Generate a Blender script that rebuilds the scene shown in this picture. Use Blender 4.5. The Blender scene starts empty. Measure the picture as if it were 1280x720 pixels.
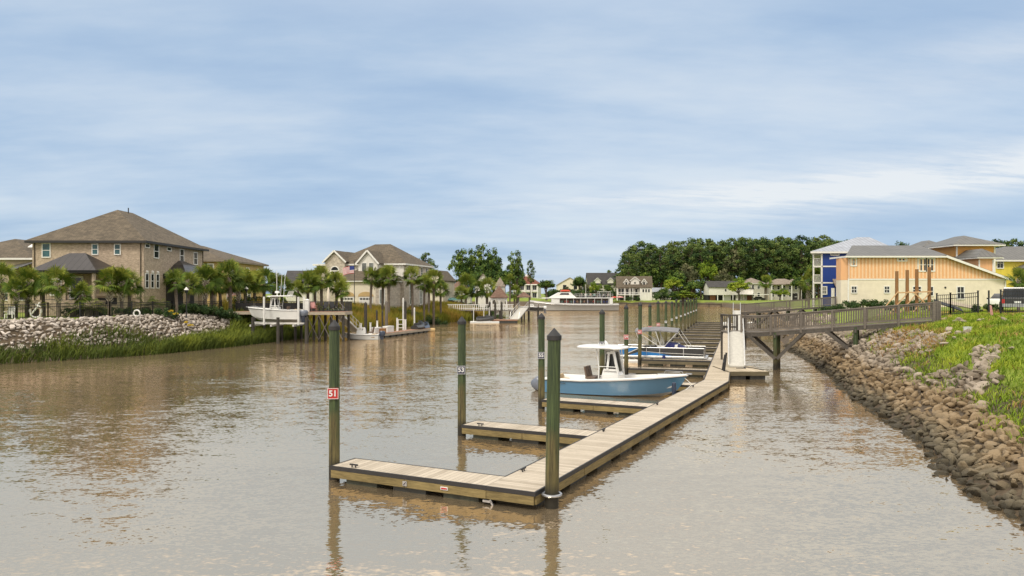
import bpy, bmesh, math, random
import numpy as np
from mathutils import Vector, Matrix
random.seed(7); RNG = np.random.default_rng(7)
SC = bpy.context.scene; COL = SC.collection
F = 933.0; HZ = 367.0; CH = 4.85            # focal length in photo pixels, horizon row, eye height over the water
PI = math.pi
def W(px, py, Y): return Vector(((px-640)/F*Y, Y, CH-(py-HZ)/F*Y))
def G(px, py, z=0.0):
    Y = (CH-z)*F/(py-HZ); return Vector(((px-640)/F*Y, Y, z))
def XY(px, Y): return (px-640)/F*Y
def ZZ(py, Y): return CH-(py-HZ)/F*Y

# ------------------------------------------------------------------ materials
MATS = {}
def nt(name):
    m = bpy.data.materials.new(name); m.use_nodes = True
    n = m.node_tree; b = n.nodes['Principled BSDF']
    return m, n, b
def lk(n, a, b): n.links.new(a, b)
def coord(n, kind='Object'):
    t = n.nodes.new('ShaderNodeTexCoord'); return t.outputs[kind]
def noise(n, vec, scale, detail=4, rough=.55):
    x = n.nodes.new('ShaderNodeTexNoise'); x.inputs['Scale'].default_value = scale
    x.inputs['Detail'].default_value = detail; x.inputs['Roughness'].default_value = rough
    if vec is not None: lk(n, vec, x.inputs['Vector'])
    return x.outputs['Fac']
def ramp(n, fac, stops):
    r = n.nodes.new('ShaderNodeValToRGB'); e = r.color_ramp.elements
    while len(e) < len(stops): e.new(.5)
    for i, (p, c) in enumerate(stops):
        e[i].position = p; e[i].color = (*c[:3], 1)
    lk(n, fac, r.inputs['Fac']); return r.outputs['Color']
def mapping(n, vec, scale=(1,1,1), rot=(0,0,0)):
    m = n.nodes.new('ShaderNodeMapping'); m.inputs['Scale'].default_value = scale
    m.inputs['Rotation'].default_value = rot; lk(n, vec, m.inputs['Vector']); return m.outputs['Vector']
def math_(n, op, a, b=None):
    m = n.nodes.new('ShaderNodeMath'); m.operation = op
    for i, v in enumerate((a, b)):
        if v is None: continue
        if isinstance(v, (int, float)): m.inputs[i].default_value = v
        else: lk(n, v, m.inputs[i])
    return m.outputs[0]
def mixc(n, fac, a, b, mode='MIX'):
    m = n.nodes.new('ShaderNodeMix'); m.data_type = 'RGBA'; m.blend_type = mode
    for k, v in ((0, fac), (6, a), (7, b)):
        if isinstance(v, (int, float)): m.inputs[k].default_value = v
        elif isinstance(v, tuple): m.inputs[k].default_value = (*v[:3], 1)
        else: lk(n, v, m.inputs[k])
    return m.outputs[2]
def bump(n, b, h, s=.3, d=.05):
    x = n.nodes.new('ShaderNodeBump'); x.inputs['Strength'].default_value = s; x.inputs['Distance'].default_value = d
    lk(n, h, x.inputs['Height']); lk(n, x.outputs['Normal'], b.inputs['Normal'])
def plain(name, c, rough=.6, var=.12, scale=3.0, metal=0, bmp=0, spec=None):
    """a base colour with mottling and a little roughness variation"""
    if name in MATS: return MATS[name]
    m, n, b = nt(name)
    f = noise(n, coord(n), scale, 6, .65)
    lo = tuple(max(0, v*(1-var*1.6)) for v in c); hi = tuple(min(1, v*(1+var)) for v in c)
    lk(n, ramp(n, f, [(.3, lo), (.7, hi)]), b.inputs['Base Color'])
    b.inputs['Roughness'].default_value = rough; b.inputs['Metallic'].default_value = metal
    if spec is not None: b.inputs['Specular IOR Level'].default_value = spec
    if bmp: bump(n, b, noise(n, coord(n), scale*6, 4), bmp, .02)
    MATS[name] = m; return m
def foliage(name, dark, mid, light, nscale=.25):
    m, n, b = nt(name)
    a = n.nodes.new('ShaderNodeAttribute'); a.attribute_name = 'tint'
    g = n.nodes.new('ShaderNodeNewGeometry')
    oi = n.nodes.new('ShaderNodeObjectInfo')
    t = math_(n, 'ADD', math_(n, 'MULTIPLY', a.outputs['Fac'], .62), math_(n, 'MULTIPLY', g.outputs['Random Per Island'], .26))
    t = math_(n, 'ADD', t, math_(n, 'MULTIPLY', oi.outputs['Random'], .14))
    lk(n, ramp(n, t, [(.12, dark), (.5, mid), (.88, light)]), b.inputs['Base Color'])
    b.inputs['Roughness'].default_value = .75; b.inputs['Specular IOR Level'].default_value = .2
    MATS[name] = m; return m
def wood(name, dark, light, axis='x', rough=.75, plank=0.14, along=(.6,9,9)):
    """weathered timber: grain stretched along an axis, planks from a brick-like row tone"""
    m, n, b = nt(name); c = coord(n)
    g = noise(n, mapping(n, c, along), 4, 6, .7)
    big = noise(n, c, .8, 3)
    f = math_(n, 'ADD', math_(n, 'MULTIPLY', g, .65), math_(n, 'MULTIPLY', big, .35))
    lk(n, ramp(n, f, [(.32, dark), (.68, light)]), b.inputs['Base Color'])
    b.inputs['Roughness'].default_value = rough; bump(n, b, g, .35, .01)
    MATS[name] = m; return m
def decking(name, dark, light, pitch, ang, joint=(.09,.07,.05)):
    """deck boards laid across a walkway: board tone by cell, thin dark gaps"""
    m, n, b = nt(name); c = coord(n)
    v = mapping(n, c, (1,1,1), (0,0,ang))
    s = n.nodes.new('ShaderNodeSeparateXYZ'); lk(n, v, s.inputs[0])
    t = math_(n, 'DIVIDE', s.outputs['X'], pitch)
    cell = math_(n, 'FLOOR', t); fr = math_(n, 'FRACT', t)
    w = n.nodes.new('ShaderNodeTexWhiteNoise'); w.noise_dimensions = '1D'; lk(n, cell, w.inputs['W'])
    gr = noise(n, mapping(n, v, (9,.7,1)), 4, 5, .7); st = noise(n, c, .9, 7, .7)
    f = math_(n, 'ADD', math_(n, 'ADD', math_(n, 'MULTIPLY', w.outputs['Value'], .25), math_(n, 'MULTIPLY', gr, .35)), math_(n, 'MULTIPLY', st, .4))
    colr = ramp(n, f, [(.3, dark), (.62, light)])
    gap = math_(n, 'LESS_THAN', fr, .07)
    vo = n.nodes.new('ShaderNodeTexVoronoi'); vo.inputs['Scale'].default_value = 1.6; lk(n, c, vo.inputs['Vector'])
    spot = math_(n, 'LESS_THAN', math_(n, 'ADD', vo.outputs['Distance'], math_(n, 'MULTIPLY', noise(n, c, 14, 3), .08)), .075)
    colr = mixc(n, math_(n, 'MULTIPLY', spot, .5), colr, (.7,.68,.62))
    dk = ramp(n, noise(n, mapping(n, c, (1,1,1)), 2.3, 6, .75), [(.56, (0,0,0)), (.72, (1,1,1))]); colr = mixc(n, math_(n, 'MULTIPLY', dk, .38), colr, (.13,.105,.075))
    lk(n, mixc(n, math_(n, 'MULTIPLY', gap, .75), colr, joint), b.inputs['Base Color'])
    b.inputs['Roughness'].default_value = .8
    bump(n, b, math_(n, 'SUBTRACT', math_(n, 'MULTIPLY', gr, .3), gap), .4, .01)
    MATS[name] = m; return m
def bricks(name, c1, c2, mortar, w=.24, h=.085):
    m, n, b = nt(name); c = coord(n)
    s = n.nodes.new('ShaderNodeSeparateXYZ'); lk(n, c, s.inputs[0])
    k = n.nodes.new('ShaderNodeCombineXYZ')
    lk(n, math_(n, 'ADD', s.outputs['X'], s.outputs['Y']), k.inputs['X']); lk(n, s.outputs['Z'], k.inputs['Y'])
    t = n.nodes.new('ShaderNodeTexBrick'); lk(n, k.outputs[0], t.inputs['Vector'])
    t.inputs['Scale'].default_value = 1; t.inputs['Brick Width'].default_value = w; t.inputs['Row Height'].default_value = h
    t.inputs['Mortar Size'].default_value = h*.1; t.inputs['Bias'].default_value = -.1
    t.inputs['Color1'].default_value = (*c1, 1); t.inputs['Color2'].default_value = (*c2, 1); t.inputs['Mortar'].default_value = (*mortar, 1)
    f = noise(n, k.outputs[0], 2.2, 6, .7)
    f2 = noise(n, mapping(n, k.outputs[0], (4, 11, 1)), 1, 2, .5)
    col = mixc(n, .8, t.outputs['Color'], ramp(n, math_(n, 'ADD', math_(n, 'MULTIPLY', f, .5), math_(n, 'MULTIPLY', f2, .5)), [(.34, (.58,.54,.5)), (.66, (1.35,1.3,1.22))]), 'MULTIPLY')
    lk(n, col, b.inputs['Base Color']); b.inputs['Roughness'].default_value = .9
    bump(n, b, t.outputs['Fac'], .3, -.01)
    MATS[name] = m; return m
def shingles(name, dark, light):
    m, n, b = nt(name); c = coord(n)
    s = n.nodes.new('ShaderNodeSeparateXYZ'); lk(n, c, s.inputs[0])
    k = n.nodes.new('ShaderNodeCombineXYZ'); lk(n, math_(n, 'ADD', s.outputs['X'], s.outputs['Y']), k.inputs['X']); lk(n, math_(n, 'MULTIPLY', s.outputs['Z'], 1.5), k.inputs['Y'])
    t = n.nodes.new('ShaderNodeTexBrick'); lk(n, k.outputs[0], t.inputs['Vector']); t.inputs['Scale'].default_value = 1
    t.inputs['Brick Width'].default_value = .4; t.inputs['Row Height'].default_value = .2; t.inputs['Mortar Size'].default_value = .012
    t.inputs['Color1'].default_value = (*dark, 1); t.inputs['Color2'].default_value = (*light, 1); t.inputs['Mortar'].default_value = tuple(v*.5 for v in dark)+(1,)
    f = noise(n, c, 1.1, 6, .7)
    lk(n, mixc(n, .6, t.outputs['Color'], ramp(n, f, [(.3, (.6,.6,.6)), (.7, (1.3,1.28,1.25))]), 'MULTIPLY'), b.inputs['Base Color'])
    b.inputs['Roughness'].default_value = .9; bump(n, b, t.outputs['Fac'], .3, -.02)
    MATS[name] = m; return m
def siding(name, c, pitch=.16, vertical=False, var=.1, rough=.6):
    """lap siding / board cladding: a step per board in the bump plus weathering"""
    m, n, b = nt(name); v = coord(n)
    s = n.nodes.new('ShaderNodeSeparateXYZ'); lk(n, v, s.inputs[0])
    x = math_(n, 'ADD', s.outputs['X'], s.outputs['Y']) if vertical else s.outputs['Z']
    fr = math_(n, 'FRACT', math_(n, 'DIVIDE', x, pitch))
    f = noise(n, mapping(n, v, (1,1,.4)), 1.5, 6, .65)
    col = ramp(n, f, [(.3, tuple(k*(1-var*1.5) for k in c)), (.7, tuple(min(1, k*(1+var)) for k in c))])
    gap = math_(n, 'LESS_THAN', fr, .08)
    lk(n, mixc(n, math_(n, 'MULTIPLY', gap, .3), col, tuple(k*.4 for k in c)), b.inputs['Base Color'])
    b.inputs['Roughness'].default_value = rough; bump(n, b, fr, .4, .02)
    MATS[name] = m; return m
def seam(name, c, pitch=.45, rough=.4, metal=.35):
    """standing seam metal roof sheet"""
    m, n, b = nt(name); v = coord(n)
    s = n.nodes.new('ShaderNodeSeparateXYZ'); lk(n, v, s.inputs[0])
    fr = math_(n, 'FRACT', math_(n, 'DIVIDE', s.outputs['X'], pitch))
    rib = math_(n, 'LESS_THAN', math_(n, 'ABSOLUTE', math_(n, 'SUBTRACT', fr, .5)), .09)
    f = noise(n, v, .9, 5, .6)
    lk(n, mixc(n, math_(n, 'MULTIPLY', rib, .7), ramp(n, f, [(.3, tuple(k*.8 for k in c)), (.7, tuple(min(1, k*1.15) for k in c))]), tuple(k*.55 for k in c)), b.inputs['Base Color'])
    b.inputs['Roughness'].default_value = rough; b.inputs['Metallic'].default_value = metal; bump(n, b, rib, .5, .04)
    MATS[name] = m; return m
M = {}
M['white'] = plain('white_paint', (.78,.76,.71), .5, .06, 2)
M['white_gel'] = plain('white_gelcoat', (.84,.83,.79), .25, .03, 2)
M['trim'] = plain('white_trim', (.8,.78,.72), .55, .05, 4)
M['offwhite'] = plain('off_white_plastic', (.72,.7,.64), .5, .08, 5)
M['black_iron'] = plain('black_iron', (.016,.016,.017), .5, .2, 6)
M['black'] = plain('black_rubber', (.022,.022,.024), .6, .2, 6)
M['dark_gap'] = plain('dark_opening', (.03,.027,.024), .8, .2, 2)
M['grey_metal'] = plain('grey_metal', (.45,.46,.48), .4, .15, 8, .7)
M['alu'] = plain('aluminium', (.72,.71,.68), .35, .08, 6, .4)
M['tan_vinyl'] = plain('tan_vinyl', (.48,.36,.21), .55, .12, 8)
M['brown_vinyl'] = plain('brown_vinyl', (.14,.09,.06), .55, .12, 8)
M['hull_blue'] = plain('light_blue_gelcoat', (.115,.27,.43), .3, .05, 1.2)
M['boot_green'] = plain('antifouling', (.10,.16,.15), .5, .2, 3)
M['pontoon_blue'] = plain('pontoon_blue', (.03,.2,.52), .3, .06, 3)
M['charcoal'] = plain('charcoal_panel', (.045,.045,.045), .35, .15, 3)
M['canvas_grey'] = plain('grey_canvas', (.2,.2,.21), .85, .15, 5, bmp=.2)
M['canvas_navy'] = plain('navy_canvas', (.025,.03,.13), .85, .15, 5, bmp=.2)
M['engine_grey'] = plain('engine_grey', (.18,.2,.24), .3, .1, 5)
M['engine_blue'] = plain('engine_dark', (.035,.05,.085), .3, .1, 5)
M['float_black'] = plain('float_tub', (.035,.038,.036), .6, .35, 5)
M['algae_float'] = plain('algae_float', (.06,.065,.045), .7, .4, 4)
M['sign_red'] = plain('sign_red', (.5,.03,.025), .45, .06, 5)
M['sign_navy'] = plain('sign_navy', (.02,.022,.06), .45, .06, 5)
M['sign_white'] = plain('sign_white', (.8,.8,.78), .45, .04, 5)
M['teal'] = plain('teal_canvas', (.2,.42,.4), .8, .1, 5)
M['red_canvas'] = plain('red_canvas', (.5,.06,.03), .8, .1, 5)
M['pink'] = plain('pink_fabric', (.6,.3,.27), .8, .1, 5)
M['stucco_tan'] = plain('tan_stucco', (.5,.41,.29), .9, .1, 2, bmp=.1)
M['stucco_yellow'] = plain('yellow_stucco', (.56,.39,.18), .9, .1, 2, bmp=.1)
M['stucco_cream'] = plain('cream_stucco', (.77,.69,.54), .9, .07, 1.2, bmp=.1)
M['peach'] = siding('peach_boards', (.8,.44,.21), .4, True, .05)
M['peach_light'] = plain('peach_batten', (.86,.58,.35), .6, .06, 3)
M['orange_wall'] = siding('orange_boards', (.72,.36,.09), .2, False, .05)
M['blue_wall'] = siding('blue_boards', (.01,.045,.25), .3, True, .08)
M['yellow_wall'] = siding('yellow_boards', (.74,.6,.08), .2, False, .1)
M['white_siding'] = siding('white_siding', (.76,.73,.65), .2)
M['grey_siding'] = siding('grey_siding', (.52,.49,.42), .2)
M['brick'] = bricks('tan_brick', (.47,.375,.275), (.33,.255,.185), (.52,.46,.385))
M['stone'] = bricks('pale_stone', (.58,.53,.45), (.4,.355,.295), (.56,.52,.46), .5, .26)
M['shingle'] = shingles('brown_shingle', (.095,.076,.052), (.15,.12,.082))
M['shingle_dark'] = shingles('dark_shingle', (.045,.043,.042), (.075,.07,.068))
M['shingle_red'] = shingles('red_brown_shingle', (.16,.055,.035), (.23,.085,.05))
M['shingle_grey'] = shingles('grey_brown_shingle', (.23,.19,.15), (.32,.27,.22))
M['shingle_cedar'] = shingles('cedar_shingle', (.15,.085,.06), (.22,.14,.1))
M['metal_black'] = seam('black_metal_roof', (.045,.04,.039), .62, .3, .3)
M['metal_grey'] = seam('grey_metal_roof', (.135,.132,.122), .6, .5, .15)
M['metal_pale'] = seam('pale_metal_roof', (.34,.365,.41), .6, .45, .15)
def glass(name, c):
    m, n, b = nt(name)
    f = noise(n, coord(n), .9, 3)
    lk(n, ramp(n, f, [(.35, tuple(k*.5 for k in c)), (.65, tuple(k*1.4 for k in c))]), b.inputs['Base Color'])
    b.inputs['Roughness'].default_value = .08; b.inputs['IOR'].default_value = 1.5; b.inputs['Specular IOR Level'].default_value = .35
    MATS[name] = m; return m
M['glass'] = glass('window_glass', (.02,.024,.027)); M['glass_teal'] = glass('teal_window_glass', (.03,.09,.1))
M['glass_pale'] = glass('pale_window_glass', (.2,.21,.2))
M['deck'] = None
# pile: green algae on the upper length, brown below, vertical streaks
m, n, b = nt('pile_timber'); c = coord(n)
st = noise(n, mapping(n, c, (9,9,.5)), 1.5, 6, .75); s = n.nodes.new('ShaderNodeSeparateXYZ'); lk(n, c, s.inputs[0])
hz = math_(n, 'ADD', math_(n, 'MULTIPLY', s.outputs['Z'], .19), math_(n, 'MULTIPLY', math_(n, 'SUBTRACT', noise(n, mapping(n, c, (2,2,.7)), 1.3, 5), .5), .9))
g1 = ramp(n, st, [(.34, (.025,.022,.009)), (.66, (.19,.155,.06))]); g2 = ramp(n, st, [(.34, (.01,.022,.01)), (.66, (.085,.118,.042))])
colr = mixc(n, ramp(n, hz, [(.1, (0,0,0)), (.32, (1,1,1))]), g1, g2)
wet = ramp(n, s.outputs['Z'], [(.3, (1,1,1)), (.62, (0,0,0))])
colr = mixc(n, wet, colr, (.016,.014,.008)); lk(n, colr, b.inputs['Base Color'])
b.inputs['Roughness'].default_value = .75; bump(n, b, st, .5, .02); M['pile'] = m
M['timber_dark'] = wood('creosoted_timber', (.022,.02,.017), (.075,.065,.052), along=(5,5,.6))
M['timber_grey'] = wood('grey_timber', (.10,.085,.07), (.25,.215,.175), along=(.8,.8,8))
M['timber_brace'] = wood('dark_grey_brace', (.045,.04,.034), (.13,.112,.09), along=(2,2,2))
M['timber_pale'] = wood('pale_timber', (.3,.25,.18), (.55,.47,.36), along=(2,2,2))
M['timber_new'] = wood('new_timber', (.19,.09,.03), (.33,.165,.06), along=(6,6,.6))
M['timber_brace_new'] = wood('new_brace', (.5,.29,.13), (.66,.42,.22), along=(2,2,2))
M['timber_red'] = wood('red_brown_deck', (.22,.11,.065), (.38,.21,.13), along=(2,2,2))
M['fascia'] = wood('fascia_timber', (.085,.062,.022), (.36,.27,.11), along=(.7,.7,7))
M['fascia_dark'] = wood('fascia_timber_dark', (.06,.05,.028), (.2,.165,.095), along=(.7,.7,7))
M['bark'] = plain('bark', (.09,.068,.05), .9, .3, 4, bmp=.4)
M['bark_pine'] = plain('pine_bark', (.13,.085,.06), .9, .3, 3, bmp=.3)
M['palm_bark'] = plain('palm_bark', (.17,.135,.1), .9, .3, 5, bmp=.4)
M['palm_boots'] = plain('palm_boots', (.52,.45,.36), .85, .25, 6, bmp=.3)
M['leaf_pine'] = foliage('pine_needles', (.018,.042,.014), (.062,.11,.026), (.17,.21,.05))
M['leaf_oak'] = foliage('oak_leaves', (.016,.036,.01), (.058,.112,.02), (.18,.235,.038))
M['leaf_lime'] = foliage('bright_leaves', (.06,.11,.01), (.18,.27,.024), (.36,.4,.04))
M['leaf_olive'] = foliage('olive_leaves', (.03,.04,.015), (.085,.095,.04), (.17,.165,.08))
M['leaf_palm'] = foliage('palm_fronds', (.025,.05,.008), (.085,.14,.018), (.27,.28,.04))
M['leaf_shrub'] = foliage('shrub_leaves', (.014,.03,.01), (.035,.07,.02), (.1,.15,.04))
M['reed'] = foliage('marsh_reeds', (.05,.08,.008), (.2,.2,.02), (.4,.25,.05))
M['reed_green'] = foliage('cordgrass', (.03,.045,.012), (.09,.125,.022), (.27,.3,.035))
M['lawn_blades'] = foliage('bank_grass', (.05,.09,.008), (.17,.26,.018), (.4,.43,.045))
M['dry_blades'] = foliage('dry_grass', (.16,.08,.025), (.36,.2,.07), (.5,.36,.13))
M['yellow_flower'] = plain('yellow_flowers', (.7,.5,.03), .7, .2, 8)

# ------------------------------------------------------------------ mesh builder
ROOT = {}
class MB:
    def __init__(s): s.v = []; s.f = []; s.m = []
    def add(s, vs, fs, mi=0):
        o = len(s.v); s.v += [tuple(v) for v in vs]
        for q in fs: s.f.append([i+o for i in q]); s.m.append(mi)
        return s
    def box(s, a, b, mi=0):
        x0, y0, z0 = a; x1, y1, z1 = b
        if x0 > x1: x0, x1 = x1, x0
        if y0 > y1: y0, y1 = y1, y0
        if z0 > z1: z0, z1 = z1, z0
        return s.add([(x0,y0,z0),(x1,y0,z0),(x1,y1,z0),(x0,y1,z0),(x0,y0,z1),(x1,y0,z1),(x1,y1,z1),(x0,y1,z1)],
                     [(0,3,2,1),(4,5,6,7),(0,1,5,4),(1,2,6,5),(2,3,7,6),(3,0,4,7)], mi)
    def bar(s, p, q, w, h=None, mi=0, up=(0,0,1)):
        """a square-section beam from p to q, w across and h in the up direction"""
        p, q = Vector(p), Vector(q); h = h or w; d = (q-p).normalized(); u = Vector(up)
        if abs(d.dot(u)) > .98: u = Vector((1,0,0))
        r = d.cross(u).normalized(); u = r.cross(d).normalized()
        vs = [c + r*(w/2*i) + u*(h/2*j) for c in (p, q) for i, j in ((-1,-1),(1,-1),(1,1),(-1,1))]
        return s.add(vs, [(0,1,2,3),(7,6,5,4),(0,4,5,1),(1,5,6,2),(2,6,7,3),(3,7,4,0)], mi)
    def cyl(s, p, q, r0, r1=None, n=10, mi=0, caps=True):
        p, q = Vector(p), Vector(q); r1 = r0 if r1 is None else r1
        d = (q-p).normalized(); u = Vector((0,0,1)) if abs(d.z) < .95 else Vector((1,0,0))
        a = d.cross(u).normalized(); b = a.cross(d)
        vs = [c + (a*math.cos(2*PI*i/n) + b*math.sin(2*PI*i/n))*r for c, r in ((p, r0), (q, r1)) for i in range(n)]
        fs = [(i, n+i, n+(i+1) % n, (i+1) % n) for i in range(n)]
        if caps: fs += [tuple(range(n)), tuple(range(2*n-1, n-1, -1))]
        return s.add(vs, fs, mi)
    def tube(s, pts, r, n=6, mi=0):
        pts = [Vector(p) for p in pts]
        rs = r if isinstance(r, (list, tuple)) else [r]*len(pts)
        o = len(s.v); k = len(pts)
        for i, p in enumerate(pts):
            d = (pts[min(i+1, k-1)]-pts[max(i-1, 0)]).normalized(); u = Vector((0,0,1)) if abs(d.z) < .9 else Vector((1,0,0))
            a = d.cross(u).normalized(); b = a.cross(d)
            s.v += [tuple(p + (a*math.cos(2*PI*j/n) + b*math.sin(2*PI*j/n))*rs[i]) for j in range(n)]
        for i in range(k-1):
            for j in range(n): s.f.append([o+i*n+j, o+i*n+n+j, o+i*n+n+(j+1) % n, o+i*n+(j+1) % n]); s.m.append(mi)
        s.f.append([o+j for j in range(n)]); s.m.append(mi); s.f.append([o+(k-1)*n+j for j in range(n-1, -1, -1)]); s.m.append(mi)
        return s
    def lathe(s, prof, c=(0,0,0), n=16, mi=0):
        """profile of (radius, z) turned about a vertical axis at c"""
        o = len(s.v)
        for r, z in prof: s.v += [(c[0]+r*math.cos(2*PI*j/n), c[1]+r*math.sin(2*PI*j/n), c[2]+z) for j in range(n)]
        for i in range(len(prof)-1):
            for j in range(n): s.f.append([o+i*n+j, o+i*n+(j+1) % n, o+i*n+n+(j+1) % n, o+i*n+n+j]); s.m.append(mi)
        return s
    def prism(s, poly, z0, z1, mi=0):
        n = len(poly); a = sum(poly[i][0]*poly[(i+1) % n][1]-poly[(i+1) % n][0]*poly[i][1] for i in range(n))
        if a < 0: poly = poly[::-1]
        vs = [(x, y, z0) for x, y in poly] + [(x, y, z1) for x, y in poly]
        return s.add(vs, [tuple(range(n-1, -1, -1)), tuple(range(n, 2*n))] + [(i, (i+1) % n, n+(i+1) % n, n+i) for i in range(n)], mi)
    def extrude(s, poly3, d, mi=0):
        """a planar polygon swept along d"""
        n = len(poly3); d = Vector(d); a = [Vector(p) for p in poly3]
        return s.add(a + [p+d for p in a], [tuple(range(n-1, -1, -1)), tuple(range(n, 2*n))] + [(i, (i+1) % n, n+(i+1) % n, n+i) for i in range(n)], mi)
    def loft(s, secs, mi=0, closed=False, ends=True):
        o = len(s.v); n = len(secs[0])
        for c in secs: s.v += [tuple(p) for p in c]
        for i in range(len(secs)-1):
            for j in range(n if closed else n-1):
                k = (j+1) % n; s.f.append([o+i*n+j, o+i*n+k, o+i*n+n+k, o+i*n+n+j]); s.m.append(mi)
        if ends and closed:
            s.f.append([o+j for j in range(n-1, -1, -1)]); s.m.append(mi); e = o+(len(secs)-1)*n; s.f.append([e+j for j in range(n)]); s.m.append(mi)
        return s
    def build(s, name, mat, parent=None, smooth=False, world=False, bevel=0, recalc=True):
        me = bpy.data.meshes.new(name)
        vs = s.v
        if world and parent is not None:
            inv = ROOT[parent.name].inverted(); vs = [inv @ Vector(v) for v in vs]
        me.from_pydata([tuple(v) for v in vs], [], s.f)
        for mm in (mat if isinstance(mat, (list, tuple)) else [mat]): me.materials.append(mm)
        me.polygons.foreach_set('material_index', s.m)
        if recalc:
            bm = bmesh.new(); bm.from_mesh(me); bmesh.ops.recalc_face_normals(bm, faces=bm.faces); bm.to_mesh(me); bm.free()
        if smooth:
            me.polygons.foreach_set('use_smooth', [True]*len(me.polygons))
            try: me.set_sharp_from_angle(angle=math.radians(40))
            except Exception: pass
        o = bpy.data.objects.new(name, me); COL.objects.link(o)
        if parent is not None: o.parent = parent
        if bevel:
            md = o.modifiers.new('edge', 'BEVEL'); md.width = bevel; md.segments = 2; md.limit_method = 'ANGLE'
        return o
def mesh_np(name, V, Q, mat, parent=None, tint=None, smooth=False):
    V = np.asarray(V, np.float32); Q = np.asarray(Q, np.int32); k = Q.shape[1]
    me = bpy.data.meshes.new(name); me.vertices.add(len(V)); me.vertices.foreach_set('co', V.ravel())
    me.loops.add(Q.size); me.loops.foreach_set('vertex_index', Q.ravel())
    me.polygons.add(len(Q)); me.polygons.foreach_set('loop_start', np.arange(0, Q.size, k, dtype=np.int32))
    if tint is not None:
        a = me.attributes.new('tint', 'FLOAT', 'POINT'); a.data.foreach_set('value', np.asarray(tint, np.float32))
    me.materials.append(mat)
    if smooth: me.polygons.foreach_set('use_smooth', [True]*len(Q))
    me.update(calc_edges=True); me.validate()
    if name is None: return me
    o = bpy.data.objects.new(name, me); COL.objects.link(o)
    if parent is not None: o.parent = parent
    return o
def tag(o, label=None, cat=None, group=None, kind=None):
    if label: o['label'] = label
    if cat: o['category'] = cat
    if group: o['group'] = group
    if kind: o['kind'] = kind
    return o
def thing(name, label, cat, loc=(0,0,0), rz=0, group=None):
    o = bpy.data.objects.new(name, None); COL.objects.link(o); o.empty_display_size = .3
    o.location = loc; o.rotation_euler = (0,0,rz); ROOT[o.name] = Matrix.Translation(Vector(loc)) @ Matrix.Rotation(rz, 4, 'Z')
    return tag(o, label, cat, group)
def copy_tree(o, loc=None, rz=None, label=None, group=None, scale=None, parent=None):
    c = o.copy(); COL.objects.link(c)
    if parent is not None: c.parent = parent
    for ch in list(o.children): copy_tree(ch, parent=c)
    if parent is None:
        if loc is not None: c.location = loc
        if rz is not None: c.rotation_euler = (0,0,rz)
        if scale is not None: c.scale = scale if isinstance(scale, tuple) else (scale,)*3
        if label: c['label'] = label
        if group: c['group'] = group
    return c
def text_mesh(txt, size):
    cu = bpy.data.curves.new('t', 'FONT'); cu.body = txt; cu.size = size; cu.align_x = 'CENTER'; cu.align_y = 'CENTER'; cu.extrude = .004; cu.offset = size*.025
    o = bpy.data.objects.new('t', cu); COL.objects.link(o)
    me = bpy.data.meshes.new_from_object(o.evaluated_get(bpy.context.evaluated_depsgraph_get()))
    bpy.data.objects.remove(o); bpy.data.curves.remove(cu); return me
def number(txt, size, mat, parent, loc, rot, name='number'):
    me = text_mesh(txt, size); me.materials.clear(); me.materials.append(mat)
    o = bpy.data.objects.new(name, me); COL.objects.link(o); o.parent = parent; o.location = loc; o.rotation_euler = rot; return o
# ------------------------------------------------------------------ camera, light, sky
cam = bpy.data.cameras.new('camera'); co = bpy.data.objects.new('camera', cam); COL.objects.link(co); SC.camera = co
co.location = (0,0,CH); co.rotation_euler = (PI/2,0,0); cam.sensor_width = 36; cam.lens = 36*F/1280; cam.shift_y = (HZ-360)/1280
cam.clip_start = .1; cam.clip_end = 12000
SUN_EL, SUN_AZ = math.radians(52), math.radians(215)      # azimuth clockwise from +Y: behind the camera, to the left
sl = bpy.data.lights.new('sun', 'SUN'); so = bpy.data.objects.new('sun', sl); COL.objects.link(so)
sl.energy = 1.5; sl.angle = math.radians(14); sl.color = (1,.93,.82)
sd = Vector((math.sin(SUN_AZ)*math.cos(SUN_EL), math.cos(SUN_AZ)*math.cos(SUN_EL), math.sin(SUN_EL)))
so.rotation_euler = sd.to_track_quat('Z', 'Y').to_euler(); so.location = (0,-20,40)
wd = bpy.data.worlds.new('World'); SC.world = wd; wd.use_nodes = True; n = wd.node_tree; n.nodes.clear()
out = n.nodes.new('ShaderNodeOutputWorld'); bg = n.nodes.new('ShaderNodeBackground'); bg.inputs['Strength'].default_value = .1
sky = n.nodes.new('ShaderNodeTexSky'); sky.sky_type = 'NISHITA'; sky.sun_disc = False; sky.sun_elevation = SUN_EL; sky.sun_rotation = SUN_AZ
c = coord(n, 'Generated'); s = n.nodes.new('ShaderNodeSeparateXYZ'); lk(n, c, s.inputs[0])
zc = math_(n, 'MAXIMUM', s.outputs['Z'], 0.0)
den = math_(n, 'ADD', zc, .16)
k = n.nodes.new('ShaderNodeCombineXYZ'); lk(n, math_(n, 'DIVIDE', s.outputs['X'], den), k.inputs['X']); lk(n, math_(n, 'DIVIDE', s.outputs['Y'], den), k.inputs['Y'])
cv = mapping(n, k.outputs[0], (.8,1.5,1), (0,0,math.radians(-20)))
n1 = noise(n, cv, .75, 5, .5); n2 = noise(n, mapping(n, k.outputs[0], (.9,2.1,1), (0,0,math.radians(-14))), 1.0, 8, .62)
cl = math_(n, 'ADD', math_(n, 'MULTIPLY', n1, .66), math_(n, 'MULTIPLY', n2, .34))
low = ramp(n, cl, [(.37, (2.5,3.5,4.95)), (.46, (3.1,4.05,5.3)), (.53, (3.8,4.6,5.6)), (.62, (4.6,5.2,5.85))])
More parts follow.
